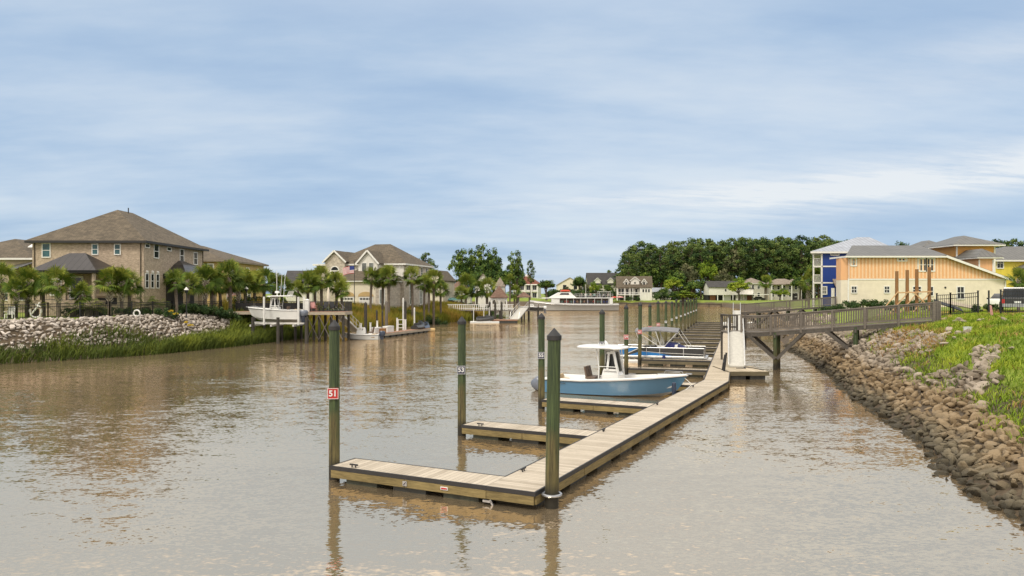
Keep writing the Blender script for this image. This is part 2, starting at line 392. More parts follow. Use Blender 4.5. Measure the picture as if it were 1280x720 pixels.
# the white streaks low over the right bank: a slanted band broken up by cloud noise
az = math_(n, 'DIVIDE', s.outputs['X'], math_(n, 'MAXIMUM', s.outputs['Y'], .05))
el = math_(n, 'DIVIDE', s.outputs['Z'], math_(n, 'MAXIMUM', s.outputs['Y'], .05))
def band(slope, off, wid, az0, az1, amp):
    d = math_(n, 'DIVIDE', math_(n, 'SUBTRACT', math_(n, 'SUBTRACT', el, math_(n, 'MULTIPLY', az, slope)), off), wid)
    g = math_(n, 'POWER', 2.718, math_(n, 'MULTIPLY', math_(n, 'MULTIPLY', d, d), -1.0))
    mr = n.nodes.new('ShaderNodeMapRange'); mr.interpolation_type = 'SMOOTHSTEP'; mr.inputs[1].default_value = az0; mr.inputs[2].default_value = az1; lk(n, az, mr.inputs[0])
    nn = noise(n, mapping(n, k.outputs[0], (.9,3.2,1), (0,0,math_r)), 2.2, 8, .65)
    mm = n.nodes.new('ShaderNodeMapRange'); mm.inputs[1].default_value = .35; mm.inputs[2].default_value = .65; lk(n, nn, mm.inputs[0])
    return math_(n, 'MULTIPLY', math_(n, 'MULTIPLY', math_(n, 'MULTIPLY', g, mr.outputs[0]), math_(n, 'ADD', .25, math_(n, 'MULTIPLY', mm.outputs[0], .75))), amp)
math_r = math.radians(-12)
st = math_(n, 'ADD', band(.13, .085, .036, -.02, .42, 1.25), band(.06, .118, .014, -.25, .05, .65))
st = math_(n, 'ADD', st, band(.28, .14, .05, .2, .7, .45))
low = mixc(n, math_(n, 'MINIMUM', st, 1.0), low, (5.7,5.9,6.1))
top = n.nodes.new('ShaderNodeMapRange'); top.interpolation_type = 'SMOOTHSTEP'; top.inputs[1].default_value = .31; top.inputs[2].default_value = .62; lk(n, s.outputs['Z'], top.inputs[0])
cloud = mixc(n, top.outputs[0], low, (10.8,10.1,9.2))  # overhead sky, out of view, made bright and warm to light scene and water
# the unseen sky behind the camera is likewise set brighter and whiter
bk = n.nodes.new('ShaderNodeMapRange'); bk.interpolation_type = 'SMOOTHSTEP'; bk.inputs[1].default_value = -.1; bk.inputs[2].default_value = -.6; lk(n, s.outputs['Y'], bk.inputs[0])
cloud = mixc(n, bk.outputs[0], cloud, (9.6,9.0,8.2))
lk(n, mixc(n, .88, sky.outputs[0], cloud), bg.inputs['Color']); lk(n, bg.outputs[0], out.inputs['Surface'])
SC.view_settings.view_transform = 'Standard'; SC.view_settings.look = 'None'; SC.view_settings.gamma = 1; SC.view_settings.exposure = 0.55
SC.view_settings.use_curve_mapping = False
SC.render.engine = 'CYCLES'; SC.cycles.max_bounces = 6; SC.cycles.diffuse_bounces = 2; SC.cycles.glossy_bounces = 3; SC.cycles.caustics_reflective = False

# ------------------------------------------------------------------ the creek's outline and the land round it
# (x, y, k = width over which the bank rises, plateau height)
SH = [(8.0,-60,6,3.4),(9.6,6,6,3.4),(11.05,16.1,6.2,3.4),(11.1,17.6,6.2,3.4),(11.7,19.85,6,3.4),(13.3,23.8,5.4,3.45),(15,30.6,4,3.5),(16.2,35.4,3.2,3.5),
      (19.0,44.5,2.5,3.5),(20.7,50.3,2.5,3.5),(23.8,63.7,3.2,3.5),(34,98,4.5,3.3),(50,146,5,3),(59,181,5,2.8),(72,238,4,2.3),(77,272,2,2.2),
      (66,283,1.2,2.2),(40,290,1.6,2.1),(22,300,2.5,2.3),(0,318,6,3),(-20,330,6,3),(-420,350,6,3),(-420,300,6,2.6),
      (-60,268,6,2.6),(-12,238,5,2.4),(-3,205,4,2.3),(-4.5,165,4,2.2),(-5.9,137,5,2.2),(-12.8,119,6,2.4),(-19,97,6,2.6),(-23,82,5,2.7),
      (-25.4,69.6,4.4,2.75),(-28.7,59.5,4.4,2.75),(-31.9,55,4.4,2.75),(-35.3,51.4,4.4,2.75),(-62,36,5,2.75),(-80,-60,5,2.75)]
SHA = np.array(SH)
def shore(P):
    """signed distance to the waterline (positive on land) with the nearest bank's k and plateau"""
    P = np.asarray(P, float); best = np.full(len(P), 1e9); kk = np.zeros(len(P)); pl = np.zeros(len(P)); ins = np.zeros(len(P), bool)
    for i in range(len(SHA)):
        a, b = SHA[i], SHA[(i+1) % len(SHA)]; d = b[:2]-a[:2]; L = d@d
        t = np.clip(((P-a[:2])@d)/L, 0, 1); q = a[:2]+t[:,None]*d; r = np.hypot(*(P-q).T)
        u = r < best; best[u] = r[u]; kk[u] = (a[2]+(b[2]-a[2])*t)[u]; pl[u] = (a[3]+(b[3]-a[3])*t)[u]
        c = ((a[1] > P[:,1]) != (b[1] > P[:,1])); xx = a[0]+(P[:,1]-a[1])*(b[0]-a[0])/np.where(b[1]==a[1], 1e-9, b[1]-a[1])
        ins ^= c & (P[:,0] < xx)
    return np.where(ins, -best, best), kk, pl
def wob(x, y):
    return (np.sin(x*.9+y*.6)+np.sin(x*1.7-y*1.3+1)+np.sin(x*.33+y*2.1+2))*.33
def land(P):
    P = np.asarray(P, float); d, k, p = shore(P)
    up = p*(1-np.exp(-np.maximum(d, 0)/k)); sgn = np.where(P[:,0] < 0, 1, 0)*(P[:,1] < 90)
    # left bank: a marsh shelf at the water, then the stone slope
    sh = np.clip((d-2.0)/4.6, 0, 1); lz = .12*np.clip(d, 0, 2)+ (p-.24)*(sh*sh*(3-2*sh))
    z = np.where(sgn > 0, lz, up) + wob(P[:,0], P[:,1])*.09*np.clip(d, 0, 1)*np.exp(-np.maximum(d-8,0)/20)
    return np.where(d > 0, z, np.maximum(d*.5, -2.0)), d
def land1(x, y): return float(land([(x, y)])[0][0])
rad = np.concatenate([np.linspace(4, 30, 70), np.linspace(30.3, 80, 170), np.geomspace(80.6, 420, 150), np.geomspace(435, 9000, 24)])
ang = np.radians(np.linspace(-62, 62, 640))
RR, AA = np.meshgrid(rad, ang, indexing='ij'); P = np.stack([(RR*np.sin(AA)).ravel(), (RR*np.cos(AA)).ravel()], 1)
zz, dd = land(P); V = np.column_stack([P, zz]); nr, na = RR.shape
idx = np.arange(nr*na).reshape(nr, na)
Q = np.stack([idx[:-1,:-1], idx[:-1,1:], idx[1:,1:], idx[1:,:-1]], -1).reshape(-1, 4)[:, ::-1]
m, nn_, b = nt('ground_earth_and_grass'); n = nn_
g = n.nodes.new('ShaderNodeNewGeometry'); pos = g.outputs['Position']; s = n.nodes.new('ShaderNodeSeparateXYZ'); lk(n, pos, s.inputs[0])
a1 = noise(n, pos, .35, 5); a2 = noise(n, pos, 3.5, 6, .7)
grass = ramp(n, math_(n, 'ADD', math_(n, 'MULTIPLY', a1, .5), math_(n, 'MULTIPLY', a2, .5)), [(.3, (.085,.135,.014)), (.5, (.18,.24,.022)), (.7, (.3,.33,.04))])
mud = ramp(n, a2, [(.3, (.035,.026,.015)), (.7, (.14,.1,.06))])
hh = math_(n, 'ADD', s.outputs['Z'], math_(n, 'MULTIPLY', math_(n, 'SUBTRACT', a1, .5), 1.2))
at = n.nodes.new('ShaderNodeAttribute'); at.attribute_name = 'tint'; gm = math_(n, 'MULTIPLY', ramp(n, math_(n, 'DIVIDE', hh, 3.0), [(.42, (0,0,0)), (.62, (1,1,1))]), math_(n, 'SUBTRACT', 1.0, at.outputs['Fac'])); lk(n, mixc(n, gm, mud, grass), b.inputs['Base Color']); b.inputs['Roughness'].default_value = .95
bump(n, b, a2, .5, .08)
stony = ((P[:,0] < 0) & (P[:,1] < 86) & (dd > .2) & (dd < 6.9)).astype(float); ppx = 640+P[:,0]/np.maximum(P[:,1],1)*F; ppy = HZ+(CH-zz)/np.maximum(P[:,1],1)*F; stony = np.maximum(stony, ((P[:,0] > 0) & (dd < 3.2) & (P[:,1] < 180)).astype(float))
tag(mesh_np('ground', V, Q, m, smooth=True, tint=stony), 'grassy banks and lawns on both sides of the creek', 'ground', kind='structure')
# water
m, n, b = nt('muddy_water'); n.nodes.remove(b)
g = n.nodes.new('ShaderNodeNewGeometry'); pos = g.outputs['Position']
def slope(vec, scale, det, ax, ay):
    """ripple slopes straight from a noise field, so distant waves keep their tilt"""
    x = n.nodes.new('ShaderNodeTexNoise'); x.inputs['Scale'].default_value = scale; x.inputs['Detail'].default_value = det; lk(n, vec, x.inputs['Vector'])
    q = n.nodes.new('ShaderNodeSeparateColor'); lk(n, x.outputs['Color'], q.inputs[0])
    return [math_(n, 'MULTIPLY', math_(n, 'SUBTRACT', q.outputs[i], .5), k_) for i, k_ in ((0, ax), (1, ay))]
gust = math_(n, 'MULTIPLY', ramp(n, noise(n, mapping(n, pos, (.45,1,1)), .05, 4, .6), [(.4, (.5,.5,.5)), (.62, (1.2,1.2,1.2))]), 1.0)
l1 = slope(mapping(n, pos, (.55,1.15,1), (0,0,math.radians(8))), 2.2, 2, .11, .2); l2 = slope(mapping(n, pos, (.7,1.2,1), (0,0,math.radians(-12))), 11.0, 3, .25, .35); l3 = slope(mapping(n, pos, (.2,.5,1)), .4, 2, .05, .1)
tot = [math_(n, 'ADD', math_(n, 'ADD', math_(n, 'MULTIPLY', l1[i], gust), math_(n, 'MULTIPLY', l2[i], gust)), l3[i]) for i in (0, 1)]
cn_ = n.nodes.new('ShaderNodeCombineXYZ'); lk(n, tot[0], cn_.inputs[0]); lk(n, tot[1], cn_.inputs[1]); cn_.inputs[2].default_value = 1
bp = n.nodes.new('ShaderNodeVectorMath'); bp.operation = 'NORMALIZE'; lk(n, cn_.outputs[0], bp.inputs[0])
df = n.nodes.new('ShaderNodeBsdfDiffuse'); gl = n.nodes.new('ShaderNodeBsdfGlossy'); fr = n.nodes.new('ShaderNodeFresnel'); fr.inputs['IOR'].default_value = 1.36
lk(n, ramp(n, noise(n, pos, .05, 4), [(.35, (.3,.235,.15)), (.65, (.36,.285,.185))]), df.inputs['Color'])
gl.inputs['Color'].default_value = (1.0,.82,.625,1); gl.inputs['Roughness'].default_value = .05
for x in (gl, fr): lk(n, bp.outputs[0], x.inputs['Normal'])
mx = n.nodes.new('ShaderNodeMixShader'); mr = n.nodes.new('ShaderNodeMapRange'); mr.inputs[1].default_value = 0; mr.inputs[2].default_value = .35; mr.inputs[3].default_value = .62; mr.inputs[4].default_value = .84; lk(n, fr.outputs[0], mr.inputs[0])
lk(n, mr.outputs[0], mx.inputs[0]); lk(n, df.outputs[0], mx.inputs[1]); lk(n, gl.outputs[0], mx.inputs[2]); lk(n, mx.outputs[0], n.nodes['Material Output'].inputs[0])
wv = MB(); wv.add([(-9000,-200,0),(9000,-200,0),(9000,9000,0),(-9000,9000,0)], [(0,1,2,3)])
tag(wv.build('water', m, recalc=False), 'muddy brown tidal creek water with light ripples', 'water', kind='structure')

# ------------------------------------------------------------------ the floating dock
U = Vector((.4436,.8962,0)); VV = Vector((-.8962,.4436,0)); B0 = Vector((.5,16.67,0))           # first leg: along, across to the left
E0 = B0 + U*23.55; U2 = Vector((.2917,.9565,0)); V2 = Vector((-.9565,.2917,0))                   # second leg after the bend
DZ = .42; WW = 1.2
def P1(u, v, z=0): return B0 + U*u + VV*v + Vector((0,0,z))
def P2(u, v, z=0): return E0 + U2*u + V2*v + Vector((0,0,z))
ang1 = math.atan2(U.y, U.x); ang2 = math.atan2(U2.y, U2.x)
M['deck'] = decking('deck_boards', (.35,.295,.22), (.54,.47,.37), .14, -ang1); M['deck2'] = decking('deck_boards_far_leg', (.35,.285,.2), (.54,.46,.34), .14, -ang2)
M['deckf'] = decking('deck_boards_finger', (.35,.295,.22), (.54,.47,.37), .14, -ang1+PI/2); M['deckf2'] = decking('deck_boards_far_finger', (.2,.165,.115), (.36,.3,.215), .14, -ang2+PI/2)
EDGE = M['black']
def slab(mb, Pf, u0, u1, v0, v1, z0, z1, mi=0):
    return mb.prism([Pf(u0,v0)[:2], Pf(u1,v0)[:2], Pf(u1,v1)[:2], Pf(u0,v1)[:2]], z0, z1, mi)
dock = thing('floating_dock', 'long tan boarded floating walkway bending away past the moored boats', 'dock', P1(0,.6))
LE = 70.0
dk = MB(); slab(dk, P1, 0, 23.55, 0, WW, DZ-.03, DZ)
dk.build('deck', M['deck'], dock, world=True)
e1 = P1(23.55, 0); e2 = P1(23.55, WW)
dk = MB(); far0 = [P2(0, 0), P2(LE, 0), P2(LE, WW), P2(.3, WW)]
dk.prism([p[:2] for p in (P1(23.56,0), P2(LE,0), P2(LE,WW), P1(23.56,WW))], DZ-.034, DZ-.002); dk.build('deck', M['deck2'], dock, world=True)
ed = MB()                                                                          # rubber edge strip and timber fascia
for (p, q) in ((P1(0,-.02,DZ-.045), P1(23.4,-.02,DZ-.045)), (P1(.98,WW+.02,DZ-.045), P1(23.5,WW+.02,DZ-.045)), (P2(0,-.02,DZ-.045), P2(LE,-.02,DZ-.045)), (P2(.3,WW+.02,DZ-.045), P2(LE,WW+.02,DZ-.045))): ed.bar(p, q, .04, .1)
ed.build('edge_strip', EDGE, dock, world=True)
fa = MB()
u = .02
while u < 23.2:
    L = min(3.0, 23.3-u); fa.bar(P1(u,-.02,DZ-.195), P1(u+L-.02,-.02,DZ-.195), .045, .19); u += 3.02
u = 0
while u < LE-1:
    fa.bar(P2(u,-.02,DZ-.195), P2(u+2.98,-.02,DZ-.195), .045, .19); u += 3.02
fa.bar(P1(1.05,WW+.02,DZ-.2), P1(23.4,WW+.02,DZ-.2), .045, .17); fa.bar(P2(.4,WW+.02,DZ-.2), P2(LE,WW+.02,DZ-.2), .045, .17)
fa.build('fascia_board', M['fascia'], dock, world=True)
u = .35
while u < 23:
    slab(MB(), P1, u, u+1.15, .08, WW-.08, -.3, DZ-.1).build('float_tub', M['float_black'], dock, world=True); u += 2.0
u = .5
while u < LE-1:
    slab(MB(), P2, u, u+1.2, .08, WW-.08, -.3, DZ-.1).build('float_tub', M['float_black'], dock, world=True); u += 3.0
for u in (1.5, 7.5, 13.9, 20.2): 
    c = MB(); c.bar(P1(u,1.05,DZ+.07), P1(u+.26,1.05,DZ+.07), .035); c.bar(P1(u+.08,1.05,DZ), P1(u+.08,1.05,DZ+.06), .03); c.bar(P1(u+.18,1.05,DZ), P1(u+.18,1.05,DZ+.06), .03); c.build('cleat', M['black'], dock, world=True)

def finger(Pf, u0, wid, v1, mdeck, label, v0=WW+.045, first=False):
    """a finger pier from the walkway out to v1"""
    t = thing('finger_pier', label, 'finger pier', Pf(u0+wid/2, (v0+v1)/2), 0, 'finger piers along the floating dock')
    slab(MB(), Pf, u0, u0+wid, v0, v1, DZ-.03, DZ).build('deck', mdeck, t, world=True)
    e = MB(); e.bar(Pf(u0-.02,v0,DZ-.045), Pf(u0-.02,v1,DZ-.045), .04, .1); e.bar(Pf(u0+wid+.02,v0,DZ-.045), Pf(u0+wid+.02,v1,DZ-.045), .04, .1); e.bar(Pf(u0-.04,v1+.02,DZ-.045), Pf(u0+wid+.04,v1+.02,DZ-.045), .04, .1)
    e.build('edge_strip', EDGE, t, world=True)
    f = MB(); hv = (v0+v1)/2
    for a, c in ((v0+.01, hv-.01), (hv+.01, v1)):
        f.bar(Pf(u0-.02,a,DZ-.195), Pf(u0-.02,c,DZ-.195), .045, .19); f.bar(Pf(u0+wid+.02,a,DZ-.195), Pf(u0+wid+.02,c,DZ-.195), .045, .19)
    f.bar(Pf(u0+.01,v1+.02,DZ-.195), Pf(u0+wid-.01,v1+.02,DZ-.195), .045, .19)
    f.build('fascia_board', M['fascia'] if Pf is P1 else M['fascia_dark'], t, world=True)
    v = v0+.25; i = 0
    while v < v1-.7:
        slab(MB(), Pf, u0+.05, u0+wid-.05, v, v+.95, -.3, DZ-.1).build('float_tub', M['float_black'] if i % 2 else M['algae_float'], t, world=True); v += 1.45; i += 1
    c = MB(); c.bar(Pf(u0+.1,v1-.5,DZ+.07), Pf(u0+.1,v1-.75,DZ+.07), .035); c.bar(Pf(u0+.1,v1-.57,DZ), Pf(u0+.1,v1-.57,DZ+.06), .03); c.bar(Pf(u0+.1,v1-.68,DZ), Pf(u0+.1,v1-.68,DZ+.06), .03); c.build('cleat', M['black'], t, world=True)
    return t
f1 = finger(P1, 0, .95, 5.73, M['deckf'], 'nearest finger pier ending at the pile with red sign 51', v0=WW+.003)
slab(MB(), P1, -.043, -.0, 0, WW, DZ-.29, DZ-.1).build('fascia_board', M['fascia'], dock, world=True)
slab(MB(), P1, -.04, -.0, -.04, WW, DZ-.095, DZ+.003).build('edge_strip', EDGE, dock, world=True)
# plates and bits on the near face
pl = MB(); pl.bar(P1(-.055,3.5,DZ-.19), P1(-.055,3.38,DZ-.19), .02, .12); pl.build('plate', M['grey_metal'], f1, world=True)
mk = MB(); mk.bar(P1(-.068,3.47,DZ-.225), P1(-.068,3.41,DZ-.155), .008, .02); mk.build('plate_mark', M['sign_navy'], f1, world=True)
pl = MB(); pl.bar(P1(-.055,2.42,DZ-.18), P1(-.055,2.22,DZ-.18), .02, .07); pl.build('plate', M['sign_white'], f1, world=True)
mk = MB(); mk.bar(P1(-.068,2.4,DZ-.18), P1(-.068,2.24,DZ-.18), .008, .035); mk.build('plate_mark', M['sign_red'], f1, world=True)
br = MB(); br.bar(P1(-.05,1.28,DZ-.34), P1(-.05,1.05,DZ-.34), .03, .05); br.bar(P1(-.05,1.1,DZ-.3), P1(-.05,1.02,DZ-.42), .03, .04); br.build('bracket', M['grey_metal'], f1, world=True)
finger(P1, 6.68, .95, 5.72, M['deckf'], 'finger pier ending at the pile with navy sign 53')
finger(P1, 13.36, .95, 5.74, M['deckf'], 'finger pier under the light blue boat by pile 55')
finger(P1, 21.0, .95, 5.74, M['deckf'], 'finger pier behind the light blue boat by pile 57')
UF = [P2.__call__(0,0)]  # placeholder
def u_of(Y): return (Y-E0.y)/U2.y
ordn = ['first','second','third','fourth','fifth','sixth','seventh','eighth','ninth','tenth','eleventh','twelfth','thirteenth']
Y2 = [44.4+5.98*i for i in range(13)]
VF = 5.75
for i, y in enumerate(Y2):
    u0 = (y-(E0+V2*VF).y)/U2.y
    finger(P2, u0, .8, VF, M['deckf2'], 'finger pier on the far leg, %s beyond the bend' % ordn[i] if i else 'finger pier just beyond the bend, beside the red sign 59 pile')
# piles
def pile(name, p, label, top, r=.138, cap=True, sign=None, scol=None, lean=(0,0), sz=2.25, group='piles along the floating dock'):
    t = thing(name, label, 'pile', (p.x, p.y, 0), 0, group)
    b_ = MB(); q = []
    hs = np.linspace(-1.2, top, 9)
    for h in hs: q.append((lean[0]*h/4, lean[1]*h/4, h))
    b_.tube(q, [r*(1.06-.09*i/8) for i in range(9)], 16); b_.build('post', M['pile'], t, smooth=True)
    if cap:
        c_ = MB(); c_.lathe([(r*1.0,0),(r*1.1,.0),(r*1.1,.1),(r*.95,.12),(.012,.27),(0,.275)], (lean[0]*top/4, lean[1]*top/4, top-.05), 16); c_.build('cap', M['black'], t, smooth=True)
    if sign:
        a = -math.atan2(p.x, p.y)*.55; sw = .29 if scol != 'w' else .2
        sx, sy = lean[0]*sz/4, lean[1]*sz/4
        s_ = MB(); s_.box((-sw/2,-.012,-sw/2), (sw/2,.012,sw/2)); so_ = s_.build('sign', M['sign_red'] if scol == 'r' else M['sign_white'] if scol == 'w' else M['sign_navy'], t, bevel=.01)
        off = Vector((math.sin(a)*(r+.02), -math.cos(a)*(r+.02), 0)); so_.location = (sx+off.x-.02, sy+off.y, sz); so_.rotation_euler = (0,0,a)
        bd = MB()
        for k in (-1, 1): bd.box((k*(sw/2-.012)-.006,-.016,-sw/2+.006), (k*(sw/2-.012)+.006,-.0125,sw/2-.006)); bd.box((-sw/2+.018,-.016,k*(sw/2-.012)-.006), (sw/2-.018,-.0125,k*(sw/2-.012)+.006))
        bd.build('border', M['sign_white'], so_)
        number(sign, .215 if scol != 'w' else .15, M['sign_white'] if scol != 'w' else M['sign_navy'], so_, (0,-.0185,.0), (PI/2,0,0))
    return t
pp = P1(.3, 5.9); pile('mooring_pile', pp, 'green timber pile bearing the red number sign 51', ZZ(403, pp.y)-.15, sign='51', scol='r')
pp = P1(6.98, 5.93); pile('mooring_pile', pp, 'green timber pile bearing the navy number sign 53', ZZ(398, pp.y)-.15, sign='53', scol='n')
pp = P1(13.66, 5.93); pile('mooring_pile', pp, 'timber pile bearing the navy number sign 55 behind the near pile', ZZ(393, pp.y)-.15, sign='55', scol='n')
pp = P1(21.3, 5.93); pile('mooring_pile', pp, 'timber pile with small navy sign 57 behind the white boat top', ZZ(388, pp.y)-.15, sign='57', scol='n')
pp = P1(.42, -.24); near = pile('mooring_pile', pp, 'thick green-brown pile in a hoop at the near dock corner, no sign', ZZ(414, pp.y)-.15, r=.152, lean=(.06,0))
hp = MB(); c = [(.21*math.cos(t), .21*math.sin(t), .3) for t in np.linspace(0, 2*PI, 25)]; hp.tube(c, .032, 8); hp.build('hoop', M['grey_metal'], near, smooth=True)
cols = ['r','r','r','r','w','w','w','w','w','w','w','w','w']
for i, y in enumerate(Y2):
    u0 = (y-(E0+V2*VF).y)/U2.y; pp = P2(u0+.3, VF+.2)
    lb = ['timber pile with red sign 59 behind the white boat top', 'dark pile with red sign 61 beside the blue pontoon boat', 'dark pile behind the left end of the grey bimini', 'dark pile with red sign, fourth beyond the bend'][i] if i < 4 else 'slim dark pile in the receding row, %s beyond the bend' % ordn[i]
    pile('mooring_pile', pp, lb, 3.98+.1*math.sin(i*2.3), r=.125, sign=str(59+2*i), scol=cols[i], lean=(.05*math.sin(i*1.7), .04), sz=2.25)
# ------------------------------------------------------------------ footbridges and gangways
def lerp(a, b, t): return a + (b-a)*t
def footbridge(label, A, B, wid, piles, rise0=.13, spacing=1.75, group='timber footbridges to the docks', base=None, detail=True):
    """deck from A to B (front edge, 3-D), wid away from the camera"""
    A, B = Vector(A), Vector(B); d = (B-A); d.z = 0; d.normalize(); nrm = Vector((-d.y, d.x, 0))
    if nrm.y < 0: nrm = -nrm
    t_ = thing('footbridge', label, 'footbridge', (A.x, A.y, 0), 0, group)
    def pt(t, off=0, z=0):
        zz_ = A.z if t < rise0 else lerp(A.z, B.z, (t-rise0)/(1-rise0))
        return Vector((lerp(A.x, B.x, t), lerp(A.y, B.y, t), zz_+z)) + nrm*off
    mb = MB()
    for a, c in ((0, rise0), (rise0, 1)):
        mb.loft([[pt(a,0,-.05), pt(a,wid,-.05), pt(a,wid), pt(a,0)], [pt(c,0,-.05), pt(c,wid,-.05), pt(c,wid), pt(c,0)]], closed=True)
    mb.build('deck', M['timber_grey'], t_, world=True)
    s_ = MB()
    for off in (.05, wid-.05):
        for a, c in ((0, rise0), (rise0, 1)): s_.bar(pt(a,off,-.17), pt(c,off,-.17), .07, .22)
    s_.build('stringer', M['timber_brace'], t_, world=True)
    Ltot = (B-A).length
    for off, sgn in ((-.04, -1), (wid+.04, 1)):
        r = MB()
        for a, c in ((0, rise0), (rise0, 1)):
            r.bar(pt(a,off,1.03), pt(c,off,1.03), .15, .04); r.bar(pt(a,off,.95), pt(c,off,.95), .04, .09); r.bar(pt(a,off,.12), pt(c,off,.12), .04, .09)
        k = int(Ltot/.135)
        for i in range(k+1):
            t = i/k; r.bar(pt(t,off-.02*sgn,.08), pt(t,off-.02*sgn,1.0), .04, .04)
        r.build('railing', M['timber_grey'], t_, world=True)
        n_ = max(2, int(Ltot/spacing))
        for i in range(n_+1):
            t = i/n_; p_ = MB(); p_.bar(pt(t,off+.05*sgn,-.22), pt(t,off+.05*sgn,1.06), .1); p_.build('rail_post', M['timber_grey'], t_, world=True)
    for t, zb in piles:
        for off in (.12, wid-.12):
            p = pt(t, off); q = MB(); q.cyl((p.x,p.y,zb), (p.x,p.y,p.z-.1), .135, .13, 12); q.build('support_pile', M['pile'], t_, world=True, smooth=True)
            b_ = MB()
            for s in (-1, 1):
                e = pt(max(0, min(1, t+s*1.75/Ltot)), off-.16 if off < wid/2 else off+.16, -.14); b_.bar((p.x+d.x*s*.05, p.y+d.y*s*.05-(.16 if off<wid/2 else -.16), p.z-1.75), e, .07, .2)
            b_.build('brace', M['timber_brace'], t_, world=True)
        c_ = MB(); c_.bar(pt(t,-.1,-.33), pt(t,wid+.1,-.33), .1, .2); c_.build('cross_beam', M['timber_brace'], t_, world=True)
    return t_, pt
BA = Vector((XY(927,48.3), 48.3, 2.38)); BB = Vector((XY(1167,43.2), 43.2, 3.3))
br1, bpt = footbridge('weathered timber footbridge from the grassy bank to the near gangway', BA, BB, 1.5, [(.19,-1.5),(.62,.9)], .1)
# end posts at the bank, boarded
q = MB()
for i in range(4): q.bar(bpt(1, -.04-.0, -.3)+Vector((.08+.13*i,.05*i,0)), bpt(1,-.04,1.12)+Vector((.08+.13*i,.05*i,0)), .1, .05)
q.build('end_boards', M['timber_grey'], br1, world=True)
# landing at the head of the ramp
d1 = (BB-BA); d1.z = 0; d1.normalize(); nr1 = Vector((-d1.y, d1.x, 0))
ld = thing('gangway_landing', 'timber landing with railings at the head of the white ramp', 'landing', (XY(917,49.2), 49.2, 0))
LX0, LX1 = XY(906.5,49.2), XY(927,49.2)
ld_m = MB(); ld_m.box((LX0,48.4,2.3),(LX1+.1,50.3,2.38)); ld_m.build('deck', M['timber_grey'], ld, world=True)
for x in (LX0+.05, LX1):
    for y in (48.45, 50.2):
        q = MB(); q.bar((x,y,-1.2 if y > 49 else 1.2), (x,y,3.45), .12); q.build('rail_post', M['timber_brace'], ld, world=True)
q = MB(); q.bar((LX0-.1,48.45,3.47), (LX1+.1,48.45,3.47), .14, .05); q.bar((LX0,48.4,3.47),(LX0,50.25,3.47), .14, .05); q.bar((LX0,50.25,3.4),(LX1,50.25,3.4),.05,.1); q.bar((LX0,50.25,2.6),(LX1,50.25,2.6),.05,.1)
for i in range(9): q.bar((lerp(LX0,LX1,i/8),50.25,2.4),(lerp(LX0,LX1,i/8),50.25,3.4),.05)
q.build('railing', M['timber_brace'], ld, world=True)
# white ramp
def ramp_(label, p0, p1, wid, rails=.95):
    """gangway ramp: low end p0, high end p1 (centre line)"""
    p0, p1 = Vector(p0), Vector(p1); d = (p1-p0); e = Vector((d.y,-d.x,0)).normalized()
    t_ = thing('gangway_ramp', label, 'gangway', (p0.x,p0.y,0), 0, 'gangway ramps down to the floats')
    q = MB(); q.loft([[p0-e*wid/2+Vector((0,0,-.08)), p0+e*wid/2+Vector((0,0,-.08)), p0+e*wid/2, p0-e*wid/2], [p1-e*wid/2+Vector((0,0,-.08)), p1+e*wid/2+Vector((0,0,-.08)), p1+e*wid/2, p1-e*wid/2]], closed=True)
    q.build('tread', plain('ramp_tread', (.52,.5,.44), .6, .1, 6), t_, world=True)
    for s in (-1, 1):
        r = MB(); h = Vector((0,0,rails)); o_ = e*s*(wid/2+.03)
        r.bar(p0+o_, p1+o_, .06, .14); r.tube([p0+o_+h*.2, p0+o_+d*.06+h, p1+o_+h], .025); r.tube([p0+o_+d*.03+h*.5, p1+o_+h*.5], .02)
        for k in range(7): r.tube([p0+o_+d*(.06+.94*k/6), p0+o_+d*(.06+.94*k/6)+h], .022)
        r.build('handrail', M['alu'], t_, world=True)
    return t_
ramp_('white ramp sloping from the near landing to the small float', (XY(921,44.4),44.4,.56), (XY(919.5,48.4),48.4,2.4), .86, .9)
fl = thing('gangway_float', 'small square timber float at the foot of the white ramp', 'float', (13.3,43.7,0))
X0, X1 = 12.25, 14.45; q = MB(); q.box((X0,42.1,.42),(X1,45.4,.46)); q.build('deck', decking('float_deck', (.36,.3,.2), (.56,.47,.34), .15, 0), fl, world=True)
q = MB(); q.box((X0-.03,42.03,.22),(X1+.03,42.09,.45)); q.box((X1+.001,42.1,.22),(X1+.06,45.4,.45)); q.box((X0-.06,42.1,.22),(X0-.001,45.4,.45)); q.box((X0,45.41,.22),(X1,45.46,.45)); q.build('fascia_board', M['fascia_dark'], fl, world=True)
for i in range(2): q = MB(); q.box((X0+.1+i*1.1,42.15,-.3),(X0+.95+i*1.1,45.3,.41)); q.build('float_tub', M['float_black'], fl, world=True)
q = MB(); q.tube([(X0+.9,43.8,.48),(X0+1.4,43.6,.49),(X0+1.5,44.3,.49),(X0+1.9,44.0,.49),(X0+2.1,42.6,.48)], .022); tag(q.build('rope', M['black']), 'dark loose line lying on the small float by the ramp', 'rope')
q = MB(); q.bar((12.05,42.4,.45),(12.15,42.3,1.5),.09); q.bar((12.1,42.9,.45),(12.22,42.8,1.35),.09); q.bar((12.0,42.35,.9),(12.2,42.9,1.0),.08); tag(q.build('hinge_frame', M['black']), 'dark upright frame joining the walkway to the small float', 'frame')
